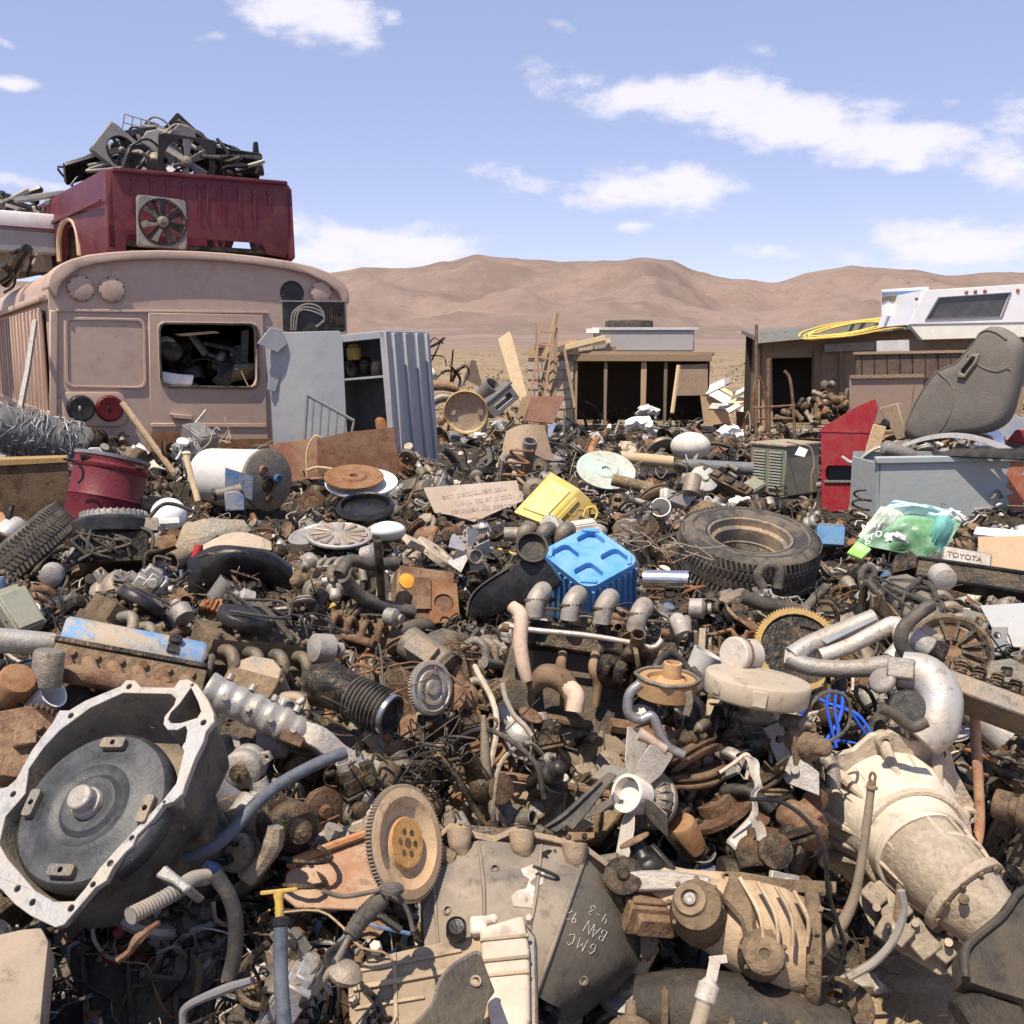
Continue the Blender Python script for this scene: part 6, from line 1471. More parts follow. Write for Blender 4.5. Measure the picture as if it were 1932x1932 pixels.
right_trans()
def transfer_case():
 D=2.0;T=HT(1370,1760,D,(-6,0,0));b=lambda p:tr(T,p)
 def p(px,py,y):return V((b([(px,py)])[0][0],y,b([(px,py)])[0][1]))
 rt=root('transfer_case','mud caked transfer case with two round output ends between the bellhousing and transmission','transfer case',T.translation+V((0,.1,-.3)))
 mb=MB(T);loops=[]
 for px,py,hw,y in((1170,1660,44,60),(1230,1665,52,50),(1290,1690,62,40),(1360,1720,84,30),(1420,1745,98,26),(1480,1765,100,24),(1520,1775,92,30)):
  c=p(px,py,y+40);loops.append([c+V((0,-math.cos(a)*hw*.9,math.sin(a)*hw))for a in[2*PI*i/24 for i in range(24)]])
 mb.loft(loops);mb.build('main_case',M['pinkt'],rt,smooth=70)
 mb=MB(T);q=[p(1520,1775,60)+V((0,-math.cos(a)*100,math.sin(a)*112))for a in[2*PI*i/24 for i in range(24)]]
 mb.loft([q,[v+V((26,0,-6))for v in q]]);mb.build('flange',M['mud'],rt,bevel=.003)
 mb=MB(T);mb.prism(b([(1360,1645),(1372,1640),(1400,1642),(1480,1655),(1580,1660),(1580,1682),(1460,1680),(1440,1700),(1365,1660)]),20,40,[circ(*b([(1371,1650)])[0],5,10)]);mb.build('top_bracket',M['mud'],rt,bevel=.002)
 c=p(1303,1703,-50)
 MB(T).lathe([(56,-110),(60,-70),(52,-40),(46,-16),(46,0)],c+V((12,0,-8)),(-.1,-1,.1),26).build('input_housing',M['mud'],rt)
 y_=MB(T).lathe([(32,-14),(32,0),(29,4),(17,4),(16,-10),(.3,-10)],c,(-.1,-1,.1),28).build('input_seal',M['mudd'],rt)
 MB(T).lathe([(11,-12),(11,3),(6,5),(.3,3)],c,(-.1,-1,.1),16).build('shaft_end',M['alu2'],y_)
 c=p(1440,1806,-58)
 MB(T).lathe([(44,-80),(42,-30),(36,-8),(36,0)],c+V((-4,0,8)),(0,-1,.1),26).build('output_housing',M['mud'],rt)
 MB(T).lathe([(36,-14),(36,0),(30,5),(10,5),(9,-2),(.3,-2)],c,(0,-1,.15),28).build('output_cap',M['mud'],rt)
 MB(T).prism(b([(1380,1650),(1420,1690),(1430,1800),(1410,1800),(1395,1740),(1360,1700)]),-40,-10).build('cast_web',M['mud'],rt,bevel=.008)
 mb=MB(T);mb.tube([p(1200,1900,60),p(1300,1905,50),p(1420,1925,50),p(1600,1975,60)],[60,74,78,60],20,5);lc=mb.build('lower_case',M['dark2'],rt,smooth=70)  # dark filler body; shadow below the transfer case is put into its colour
 for k in range(5):MB(T).tube([p(1250+62*k,1838+13*k,50),p(1256+62*k,1880+14*k,-14),p(1256+62*k,1950+14*k,-30)],7,6,4).build('cast_rib',M['mud'],lc)
 mb=MB(T);mb.prism(b([(1165,1640),(1260,1638),(1340,1650),(1340,1675),(1165,1680)]),16,60);mb.build('rear_plate',M['alu'],rt,bevel=.004)
 bolt_ring(T,p(1303,1703,-50)+V((9,24,-6)),(-.1,-1,.1),49,8,4.5,M['mud'],rt)
 bolt_ring(T,p(1440,1806,-58)+V((-2,14,4)),(0,-1,.1),40,7,4,M['mud'],rt)
 for k in range(4):MB(T).tube([p(1395+34*k,1662+8*k,-38+4*k),p(1430+30*k,1730+4*k,-62),p(1440+26*k,1790,-52)],4,6,5).build('cast_rib',M['pinkt'],rt)
 bolt_ring(T,p(1534,1775,60),(1,0,-.2),104,14,5,M['mud'],rt)
 land('the transfer case',(1165,1640,1580,1860),D,True,[basept(1380,1960,D,.25,-.05)],.03)
 mb=MB();mb.tube([P(x,y,1.98+.0*i)for i,(x,y)in enumerate([(1415,1508),(1470,1512),(1520,1545),(1555,1600),(1562,1680),(1580,1740),(1592,1785),(1580,1830),(1560,1850)])],.0045,8,6)
 one(mb,'black_line',M['black'],'thin black line hanging left of the tall dipstick tube','line',(1410,1505,1600,1850),1.98,shrink=.4)
 mb=MB();mb.tube([P(x,y,1.92)for x,y in[(1700,1680),(1705,1720),(1688,1770),(1650,1815),(1600,1845)]],.008,8,6)
 one(mb,'grey_hose',M['hosel'],'grey hose curving down under the mud covered transmission','hose',(1595,1680,1710,1850),1.92,shrink=.4)
 D=1.6;T=HT(1340,1850,D,(0,14,0));rt=root('dipstick','dipstick with white plastic T handle in front of the transfer case','dipstick',P(1320,1980,D))
 mb=MB(T);mb.loft([[(-9,-10,-4),(12,-10,2),(12,10,2),(-9,10,-4)],[(-11,-9,24),(10,-9,34),(10,9,34),(-11,9,24)],[(-12,-9,34),(14,-9,44),(14,9,44),(-12,9,34)]]);mb.box((4,0,40),(34,20,15),(0,-26,0));mb.build('handle',M['paper'],rt,bevel=.002,seg=2)
 mb=MB(T);mb.lathe([(16,-40),(20,-36),(20,-8),(15,-4),(10,4)],n=18);mb.build('collar',M['paper'],rt)
 mb=MB(T);mb.cyl((0,0,-140),(0,0,-40),15,n=14);mb.build('tube',M['mudt'],rt)
 land('the white handled dipstick',(1305,1795,1370,1932),D,True,None,.05)
 D=1.65;T=HT(1190,1925,D,(-30,0,0));mb=MB(T);mb.lathe([(46,-40),(42,-6),(30,4),(12,8),(11,44),(9,48),(.3,48)],(0,0,-10),(0,0,1),24)
 one(mb,'carrier_hub',M['mud'],'round muddy hub with a short shaft at the bottom edge','hub',(1130,1875,1240,1932),D,phrase='the muddy hub',bevel=.002)
M['pinkt']=mat('pinkish dusty casting',(.47,.345,.225),.7,dc=(.31,.215,.125),rough=.8,sc=5,bump=.25)
M['mudd']=mat('dark mud seal',(.17,.12,.075),.5,rough=.9)
transfer_case()
def bottom_mid():
 D=1.72;T=HT(860,1850,D,(-18,0,-6));b=lambda p:tr(T,p)
 def p(px,py,y):return V((b([(px,py)])[0][0],y,b([(px,py)])[0][1]))
 rt=root('manual_gearbox','tan manual gearbox with cream stepped end cover at the bottom of the picture','gearbox',T.translation+V((0,.1,-.2)))
 mb=MB(T);mb.prism(b([(690,1810),(760,1792),(860,1770),(915,1760),(925,1960),(660,1990),(655,1850)]),0,120);mb.build('case',M['tang'],rt,bevel=.006,seg=2)
 mb=MB(T)
 mb.prism(b([(665,1862),(880,1822),(882,1832),(667,1872)]),-8,0);mb.prism(b([(670,1830),(870,1790),(872,1797),(672,1837)]),-5,0);mb.prism(b([(740,1800),(748,1798),(752,1940),(744,1940)]),-5,0);mb.prism(b([(668,1900),(800,1878),(802,1885),(670,1907)]),-6,0)
 mb.build('cast_rib',M['tang'],rt,bevel=.001)
 mb=MB(T);mb.prism(b([(906,1760),(990,1735),(1000,1800),(1002,1930),(990,1970),(930,1960),(915,1860)]),-30,60);eo=mb.build('end_cover',M['cream2'],rt,bevel=.01,seg=3)
 for py in(1782,1822,1850):MB(T).prism(b([(908,py),(1000,py-10),(1000,py-3),(908,py+6)]),-34,-29).build('step_groove',M['tang'],eo,bevel=.001)
 MB(T).prism(b([(988,1740),(1012,1770),(1015,1960),(996,1960)]),-10,50).build('end_flange',M['alud'],rt,bevel=.004)
 for px,py,r,y in((712,1794,12,-26),(668,1890,9,-20),(1000,1746,8,-40)):MB(T).lathe([(r,20),(r,0),(r*.8,-3),(.3,-3)],p(px,py,y),(0,1,0),6).build('bolt',M['cream2'],rt)
 mb=MB(T);mb.lathe([(20,30),(20,0),(17,-4),(15,0),(.3,1)],p(865,1762,-40),(-.1,1,-.1),22);mb.build('switch_cap',M['black'],rt)
 mb=MB(T);mb.box(p(905,1752,-10),(34,30,34));mb.cyl(p(912,1745,-20),p(940,1740,-20),9,n=12);mb.build('selector_boss',M['cream2'],rt,bevel=.004)
 land('the tan gearbox',(660,1735,1010,1932),D,True,basept(830,1990,D,.25,-.05),.03)
 D=1.55;T=HT(830,1890,D,(-16,0,8));b=lambda p:tr(T,p)
 mb=MB(T);mb.prism(b([(720,1980),(790,1925),(818,1890),(826,1860),(850,1825),(895,1798),(908,1802),(926,1850),(934,1870),(920,1890),(905,1960),(880,1990)]),0,8,[circ(*b([(897,1852)])[0],7,12)])
 rt=root('mounting_bracket','dark bent mounting bracket in front of the tan gearbox','bracket',T.translation+V((0,0,-.1)))
 mb.build('plate',M['dark2'],rt,bevel=.0015)
 mb=MB(T);mb.tube([(x,2,z)for x,z in b([(720,1980),(790,1925),(818,1890),(826,1860),(850,1825),(895,1798),(908,1802)])],4,6,4);mb.build('folded_edge',M['alud'],rt)
 mb=MB(T);mb.lathe([(11,0),(11,-4),(7,-4),(7,2)],(*b([(897,1852)])[0][:1],-1,b([(897,1852)])[0][1]),(0,1,0),14,False,False);mb.build('washer',M['tan'],rt)
 land('the mounting bracket',(720,1798,935,1932),D,True,None,.1)
 D=1.5;T=HT(527,1710,D,(0,-1,0));rt=root('dipstick','dipstick with yellow T handle on a dark tube near the bottom left','dipstick',P(535,1990,D))
 mb=MB(T);mb.loft([[(-34,-5,24),(36,-5,22),(36,5,22),(-34,5,24)],[(-34,-5,32),(36,-5,30),(36,5,30),(-34,5,32)]]);mb.lathe([(9,-22),(8,8),(11,24)],n=12);mb.build('handle',M['yel4'],rt,bevel=.003,seg=2)
 mb=MB(T);mb.lathe([(13,-36),(16,-34),(16,-22),(11,-18)],n=16);mb.build('cap',M['black'],rt)
 mb=MB(T);mb.tube([(0,0,-280),(-3,0,-200),(-4,0,-120),(0,0,-36)],[17,14,13.5,13.5],14,4);mb.build('tube',M['hoseb'],rt)
 land('the yellow handled dipstick',(493,1675,560,1932),D,True,None,.05)
 D=2.05;T=HT(640,1640,D,(-34,0,10));b=lambda p:tr(T,p)
 rt=root('oil_pan','rusty orange oil pan turned over left of the ring gear flywheel','oil pan',T.translation+V((0,0,-.1)))
 o=b([(540,1650),(560,1622),(690,1573),(715,1572),(722,1590),(728,1706),(700,1716),(560,1712),(535,1690)])
 mb=MB(T);mb.prism(o,0,8);mb.build('pan_bottom',M['rustpan'],rt,bevel=.002)
 mb=MB(T);q=b([(548,1640),(562,1626),(690,1578),(714,1577),(718,1595)]);mb.tube([(x,-9,z)for x,z in q],9,8,5);mb.build('pan_rail',M['orangep'],rt)
 mb=MB(T);mb.prism(b([(714,1580),(726,1590),(732,1706),(720,1706)]),-14,20);mb.build('side_wall',M['rustpan'],rt,bevel=.004)
 land('the rusty oil pan',(540,1572,730,1712),D,True,basept(640,1740,D,.25,-.05),.04)
 D=2.0;T=HT(766,1590,D,(-4,8,50));rt=root('flywheel','rusty ring gear flywheel standing on edge left of the chalk marked bellhousing','flywheel',T.translation+V((0,0,-.12)))
 mb=MB(T);R0=108
 mb.lathe([(R0*.94,8),(R0*.94,-6),(R0*.78,-8),(R0*.72,-2),(R0*.56,8),(R0*.46,10),(R0*.42,2),(.4,2)],(0,0,0),(0,1,0),48);mb.build('disc',M['flyw'],rt)
 mb=MB(T);mb.gear(R0*.93,R0*1.0,96,-5,8,R0*.045);mb.build('ring_gear',M['mudt'],rt)
 MB(T).lathe([(R0*.44,-4),(R0*.42,-7),(.3,-7)],(0,3,0),(0,1,0),32).build('centre_plate',M['orange2'],rt)
 for k in range(6):
  a=2*PI*k/6;MB(T).cyl((math.cos(a)*22,-5,math.sin(a)*22),(math.cos(a)*22,-1,math.sin(a)*22),6,n=8).build('bolt_hole',M['rustd'],rt)
 MB(T).cyl((0,-5,0),(0,0,0),9,n=12).build('centre_hole',M['rustd'],rt)
 land('the ring gear flywheel',(720,1480,812,1700),D,True,basept(766,1705,D,.2,-.05),.08)
 D=1.62;T=HT(650,1770,D);
 rt=root('shift_linkage','black ribbed boot on a shift linkage right of the yellow handled dipstick','linkage',T.translation+V((0,0,-.08)))
 mb=MB(T);mb.tube([(10,0,2),(36,10,34),(60,16,54),(78,20,66)],[17,19,19,15],14,10,corr=.1);mb.build('rubber_boot',M['rubber'],rt)
 mb=MB(T);mb.tube([(-60,-6,-90),(-20,-4,-44),(4,0,-6),(12,0,4)],[7,8,6,9],10,5);mb.build('rod',M['alud'],rt)
 mb=MB(T);mb.lathe([(30,-10),(34,0),(24,14),(12,20)],(0,0,-60),(.3,-.5,.8),18);mb.build('ball_joint',M['alud'],rt)
 mb=MB(T);mb.tube([(-40,10,88),(0,8,74),(60,6,78),(90,8,82),(120,10,40),(130,12,0)],4.5,8,6);mb.lathe([(24,0),(24,8),(14,12)],(92,4,76),(.1,-.5,1),18);mb.build('lever_arm',M['hose'],rt)
 land('the shift linkage',(560,1690,770,1860),D,True,basept(640,1880,D,.2),.25)
 for i,(pts,r,m,nm,lab,cat,bx,D)in enumerate([([(345,1932),(352,1900),(420,1868),(475,1850)],.006,'greyd','bent_bar','bent dark bar near the bottom left in the shade','bar',(340,1845,480,1932),1.5),([(468,1660),(500,1620),(515,1590),(520,1560)],.016,'alud','ball_stud','grey ball ended rod between the slanting hose and the rusty oil pan','rod',(465,1555,530,1665),1.95),([(585,1600),(620,1580),(632,1560)],.02,'alu','alu_bracket','pale bracket lying above the rusty oil pan','bracket',(560,1548,640,1610),2.15)]):
  mb=MB();mb.tube([P(x,y,D)for x,y in pts],[r,r,r*1.3,r]if len(pts)==4 else r,8,5);one(mb,nm,M[m],lab,cat,bx,D,shrink=.2)
M['tang']=mat('tan oily gearbox casting',(.33,.25,.165),.55,dc=(.19,.145,.1),rough=.75,sc=7,bump=.3)
M['cream2']=mat('cream dusty casting',(.58,.48,.38),.6,dc=(.42,.34,.26),rough=.7,sc=6,bump=.15)
M['yel4']=mat('yellow handle plastic',(.66,.42,.08),.3,rough=.5,sc=30)
M['rustpan']=mat('rusty pan steel',(.31,.165,.095),.6,dc=(.42,.32,.23),c2=(.2,.1,.055),rough=.8,sc=6)
M['orangep']=mat('orange primer rust',(.42,.18,.085),.4,rough=.8)
M['flyw']=mat('tan rusted flywheel',(.38,.25,.14),.6,dc=(.46,.35,.22),rough=.7,sc=7,metal=.15)
M['orange2']=mat('orange rusted centre',(.38,.19,.06),.5,dc=(.45,.28,.1),c2=(.22,.09,.03),rough=.85,sc=14)
bottom_mid()
def eng_left():
 D=2.55;T=HT(255,1225,D,(-20,17,0));
 rt=root('truck_engine','engine with a worn blue and tan valve cover lying behind the big bellhousing','engine',T.translation+V((0,.1,-.25)))
 mb=MB(T);L=280
 sec=lambda x,k=1:[(x,y*k,z*k)for y,z in((-44,-20),(-44,4),(-30,26),(-6,38),(24,34),(42,14),(44,-20))]
 mb.loft([sec(-130,.93),sec(-124),sec(118),sec(126,.93)]);mb.build('valve_cover',M['bluev'],rt,bevel=.005,seg=2)
 mb=MB(T);mb.box((-2,0,-24),(270,100,10));mb.build('gasket_rail',M['dark'],rt,bevel=.002)
 mb=MB(T);mb.box((0,10,-62),(268,110,70));mb.build('cylinder_head',M['mud'],rt,bevel=.004)
 mb=MB(T);mb.box((0,30,-150),(262,150,110));mb.build('block',M['dark'],rt,bevel=.004)
 mb=MB(T)
 for k in range(6):mb.cyl((-105+42*k,-52,-44),(-105+42*k,-46,-44),8,n=8);mb.tube([(-110+42*k,-44,-60),(-112+42*k,-78,-70),(-100+42*k,-90,-90)],13,10,4)
 mb.tube([(-120,-86,-96),(0,-94,-100),(110,-86,-100)],18,10,3);mb.build('exhaust_manifold',M['rust'],rt)
 mb=MB(T);mb.lathe([(9,0),(13,2),(13,10),(8,12)],(66,-38,14),(0,-.8,.6),10);mb.box((64,-42,-2),(20,16,14));mb.build('oil_cap',M['black'],rt)
 mb=MB(T);mb.box((138,6,-14),(14,80,46));mb.build('end_bracket',M['hose'],rt,bevel=.006)
 land('the blue topped engine',(125,1155,400,1290),D,True,[basept(140,1330,D,.3),basept(330,1360,D,.3)],.05)
 D=2.6;T=HT(50,1212,D,(0,12,0));mb=MB(T);mb.tube([(-110,0,0),(0,0,0),(50,0,2)],[24,23,20],18,3);mb.box((52,0,-2),(30,34,40))
 one(mb,'air_plenum',M['alu2'],'silver intake plenum at the left border beside the blue topped engine','plenum',(0,1185,110,1245),D,bevel=.002,phrase='the silver plenum')
 D=2.35;T=HT(500,1350,D,(-10,30,0));rt=root('intake_manifold','bright ribbed aluminium intake manifold slanting down right of the big bellhousing','intake manifold',T.translation+V((0,0,-.1)))
 mb=MB(T);pts=[];
 prof=[]
 for i in range(41):
  x=-120+200*i/40;r=31+1.7*math.sin(i*1.05)+.8*math.sin(i*2.3)+(0 if i<34 else-(i-34)*1.0);prof.append((r,x+120))
 mb.lathe([(8,-3)]+prof+[(20,205)],(-120,0,0),(1,0,0),26);mb.build('plenum',M['alu2'],rt,smooth=60)
 mb=MB(T);mb.tube([(70,0,0),(110,-4,2),(160,6,-8),(215,12,-4),(255,16,0)],[27,30,28,24,23],4,5);mb.build('runner',M['alu'],rt,bevel=.003)
 for k in range(4):MB(T).cyl((-90+46*k,-14,28),(-90+46*k,-14,40),7,n=8).build('boss',M['alu'],rt);MB(T).cyl((-80+46*k,-30,-8),(-80+46*k,-37,-8),6,n=8).build('boss',M['alu'],rt)
 mb=MB(T);mb.box((64,-28,-22),(44,14,22));mb.build('vacuum_block',M['rustd'],rt,bevel=.003)
 land('the silver ribbed intake',(385,1285,720,1510),D,False,[basept(450,1400,D,.2,-.05),basept(620,1470,D,.2,-.08)])
 GUARD.append((390,1290,600,1400,D));GUARD.append((580,1360,715,1490,D))
 D=2.5;T=HT(720,1345,D,(0,12,0));rt=root('bellows_duct','black bellows air duct with a bright clamp ring at its mouth','duct',T.translation+V((0,0,-.08)))
 mb=MB(T);pr_=[]
 for k in range(9):pr_+=[(37,k*9),(44,k*9+3),(44,k*9+5),(37,k*9+8)]
 mb.lathe([(20,-8)]+pr_+[(38,82),(38,92),(33,92),(31,20),(.4,18)],(-58,24,20),(1,-.55,-.28),26);mb.build('bellows',M['rubber'],rt)
 ax=V((1,-.55,-.28)).normalized();c=V((-58,24,20))+ax*82
 mb=MB(T);mb.lathe([(38.5,0),(40,1),(40,8),(38.5,9)],c,ax,28,False,False,close=True);mb.build('clamp_ring',M['chrome'],rt)
 mb=MB(T);mb.tube([(-60,24,22),(-100,40,34),(-140,50,30)],[40,46,40],12,4);mb.build('throttle_body',M['dark'],rt)
 land('the bellows duct',(650,1285,785,1410),D,True,basept(710,1420,D,.2,-.04),.05)
 D=2.6;T=HT(813,1298,D,(0,8,40));rt=root('fan_clutch','grey finned fan clutch disc standing on edge right of the bellows duct','fan clutch',T.translation+V((0,0,-.07)))
 MB(T).lathe([(50,6),(50,-4),(44,-6),(40,-2),(34,-2),(32,-7),(26,-7),(24,-3),(16,-3),(14,-9),(6,-10),(.4,-8)],(0,0,0),(0,1,0),44).build('disc',M['alud2'],rt)
 mb=MB(T);mb.gear(45,52,56,-3,5,3);mb.build('fin_ring',M['alud2'],rt);MB(T).cyl((0,8,0),(0,40,0),12).build('shaft',M['iron'],rt)
 mb=MB(T);mb.tube([(2,20,-50),(2,22,-76),(0,20,-98)],9,8,2);mb.build('bracket',M['iron'],rt)
 land('the finned fan clutch',(780,1245,848,1352),D,True,basept(813,1380,D,.2,-.03),.06)
def eng_centre():
 D=2.85;T=HT(1110,1240,D,(-8,4,0));b=lambda q:tr(T,q)
 def p(px,py,y):q=b([(px,py)])[0];return V((q[0],y,q[1]))
 rt=root('straight_six_engine','large greasy engine with five rounded grey intake runners in the middle of the heap','engine',T.translation+V((0,.1,-.4)))
 mb=MB(T)
 for px,py in((1022,1105),(1088,1112),(1148,1118),(1212,1134)):
  mb.tube([p(px-14,py+62,-26),p(px-10,py+34,-34),p(px+2,py+14,-18),p(px-2,py+14,20),p(px-12,py+40,60)],[17.5,17.5,18.5,18,17],16,7)
 mb.build('intake_runner',M['alur'],rt,smooth=70)
 mb=MB(T);mb.tube([p(1285,1200,-30),p(1276,1176,-24),p(1280,1190,30)],[15,16,14],14,6);mb.build('intake_runner',M['alur'],rt)
 mb=MB(T)
 for px,py in((1010,1150),(1075,1160),(1135,1166),(1200,1176)):
  mb.lathe([(19,0),(21,2),(21,6),(19,8)],p(px+1,py-8,-30),(-.15,-.2,1),18,False,False,close=True)
 mb.tube([p(1000,1150,-28),p(1085,1160,-36),p(1150,1172,-36),p(1270,1180,-30)],3,6,4);mb.build('bracket_wire',M['iron'],rt)
 mb=MB(T);mb.box(p(1130,1210,30),(300,60,50),(0,3,0));mb.build('cylinder_head',M['dark'],rt,bevel=.005)
 mb=MB(T);mb.prism(b([(960,1215),(1290,1240),(1300,1420),(1290,1480),(900,1470),(905,1380),(940,1290)]),40,160);mb.build('block',M['darkb'],rt,bevel=.006)
 mb=MB(T);mb.tube([p(962,1188,-40),p(1010,1196,-42),p(1100,1205,-44),p(1180,1218,-44),p(1225,1228,-40),p(1242,1218,-36),p(1250,1200,-30)],5.6,10,6);fr=mb.build('fuel_rail',M['offm'],rt)
 for px,py in((955,1190),(1250,1200)):MB(T).cyl(p(px-6,py,-40),p(px+8,py+2,-40),9,n=10).build('fitting',M['rust'],fr)
 mb=MB(T);mb.tube([p(968,1150,-34),p(985,1170,-44),p(984,1220,-46),p(990,1262,-46),p(997,1290,-40)],[12,14,14,13,11],12,6);mb.build('coolant_pipe',M['peach'],rt)
 mb=MB(T);mb.tube([p(1005,1300,-20),p(1030,1280,-40),p(1062,1290,-46),p(1080,1320,-50),p(1082,1345,-48)],[14,22,22,17,16],14,6);mb.build('water_outlet',M['rustk'],rt)
 mb=MB(T);mb.tube([p(1068,1298,-50),p(1086,1318,-58),p(1084,1348,-56)],[17,17,16],14,6);mb.build('outlet_elbow',M['peach'],rt)
 mb=MB(T);mb.prism(b([(905,1380),(990,1360),(1160,1385),(1190,1410),(1130,1450),(920,1455)]),20,60);mb.build('side_cover',M['mudl'],rt,bevel=.006,seg=2)
 mb=MB(T);mb.tube([p(905,1330,10),p(960,1345,0),p(1050,1358,-4),p(1120,1370,0)],9,8,4);mb.build('side_rail',M['mud'],rt)
 for k in range(9):MB(T).lathe([(6,4),(6,0),(4.4,-1),(4.2,-5),(.3,-5)],p(918+27*k,1452-abs(k-4)*2,18),(0,1,0),6).build('bolt',M['iron'],rt)
 for k in range(6):MB(T).tube([p(925+42*k,1392-3*k,17),p(928+42*k,1420,14),p(930+42*k,1446,18)],4,6,3).build('cast_rib',M['mudl'],rt)
 for k in range(5):MB(T).tube([p(1000+62*k,1232,6),p(996+62*k,1262,-10),p(1004+62*k,1290,4),p(1000+62*k,1330,20)],[9,11,10,7],10,5).build('exhaust_stub',M['rustk'],rt)
 land('the engine with grey runners',(960,1100,1290,1480),D,False,[basept(1000,1520,D,.3,-.15),basept(1250,1500,D,.3,-.15)])
 GUARD.append((975,1105,1290,1235,D-.1));GUARD.append((975,1235,1160,1345,D));GUARD.append((1010,1240,1190,1360,D));GUARD.append((930,1370,1180,1450,D))
 D=2.5;T=HT(1050,1510,D,(-10,4,0));b=lambda q:tr(T,q)
 rt=root('engine_block','muddy brown engine block with two round plugs in the centre foreground','engine block',T.translation+V((0,.1,-.25)))
 mb=MB(T);mb.prism(b([(870,1450),(1000,1462),(1150,1490),(1185,1520),(1140,1580),(1020,1600),(850,1590),(810,1520)]),20,150);mb.build('block',M['mudb'],rt,bevel=.008)
 for px in(938,1012,1090):
  q=b([(px,1510)])[0];MB(T).lathe([(40,26),(38,8),(26,-2),(.4,-6)],(q[0],14,q[1]),(0,1,0),22).build('bore_bulge',M['mudb'],rt,smooth=70)
 for px,py in((942,1508),(1012,1526)):
  q=b([(px,py)])[0]
  MB(T).lathe([(20,8),(20,-2),(16,-3),(15,2)],(q[0],-6,q[1]),(0,1,0),24,False,False).build('plug_rim',M['mud'],rt);MB(T).lathe([(15,0),(14,1.5),(.3,1.5)],(q[0],-4,q[1]),(0,1,0),20).build('freeze_plug',M['alud'],rt)
 mb=MB(T);mb.tube([(x,-4,z)for x,z in b([(850,1468),(930,1462),(1040,1478),(1150,1500)])],8,8,4);mb.build('deck_rail',M['rustk'],rt)
 mb=MB(T);mb.prism(b([(845,1570),(940,1575),(955,1555),(985,1560),(1050,1588),(1040,1610),(840,1600)]),-16,20);mb.build('pan_flange',M['mud'],rt,bevel=.004)
 for k in range(11):MB(T).lathe([(6,5),(6,0),(4.5,-1),(4.3,-5),(.3,-5)],(b([(862+30*k,1586-abs(5-k)*2)])[0][0],-18,b([(862+30*k,1586-abs(5-k)*2)])[0][1]),(0,1,0),6).build('bolt',M['iron'],rt)
 for k in range(5):
  x,z=b([(880+62*k,1490+4*k)])[0];MB(T).tube([(x,16,z+24),(x+2,4,z),(x+2,2,z-30),(x,10,z-60)],6,8,4).build('cast_rib',M['mudb'],rt)
 land('the muddy block',(830,1440,1185,1600),D,True,[basept(900,1620,D,.25,-.1),basept(1080,1620,D,.25,-.1)],.06)
 for i,(pts,r,m,nm,lab,cat,bx)in enumerate([([(912,1350),(915,1400),(918,1460),(930,1520),(945,1560)],[.006,.011,.014,.014,.016],'mudt','dipstick_tube','brown dipstick tube rising from the muddy block','dipstick',(905,1350,950,1565)),([(948,1290),(955,1320),(970,1350),(990,1370),(1003,1388)],.0065,'cream2','pale_hose','curved cream hose dangling before the engine with grey runners','hose',(945,1288,1005,1390)),([(832,1425),(870,1480),(905,1540),(925,1565)],[.004,.01,.008,.004],'iron','dark_rod','thin dark rod slanting down to the muddy block','rod',(830,1425,928,1566)),([(928,1380),(938,1366),(932,1355),(920,1358),(922,1375),(930,1382)],.004,'rust','wire_loop','small rusty wire loop on top of the brown dipstick tube','wire',(915,1350,942,1385))]):
  mb=MB();mb.tube([P(x,y,2.42)for x,y in pts],r,10,5);one(mb,nm,M[m],lab,cat,bx,2.42,base=False,shrink=.3)
 D=2.3;T=HT(1095,1510,D,(-6,0,0));mb=MB(T);mb.prism(tr(T,[(1025,1560),(1060,1535),(1130,1470),(1150,1456),(1165,1462),(1150,1480),(1100,1545),(1080,1568),(1070,1558),(1050,1572)]),0,10);mb.tube([(x,-4,z)for x,z in tr(T,[(1032,1560),(1070,1535),(1135,1472)])],4,6,3)
 one(mb,'forked_bracket',M['hose'],'dark forked bracket leaning between the muddy block and the white fan','bracket',(1025,1456,1165,1572),D,bevel=.002,shrink=.2)
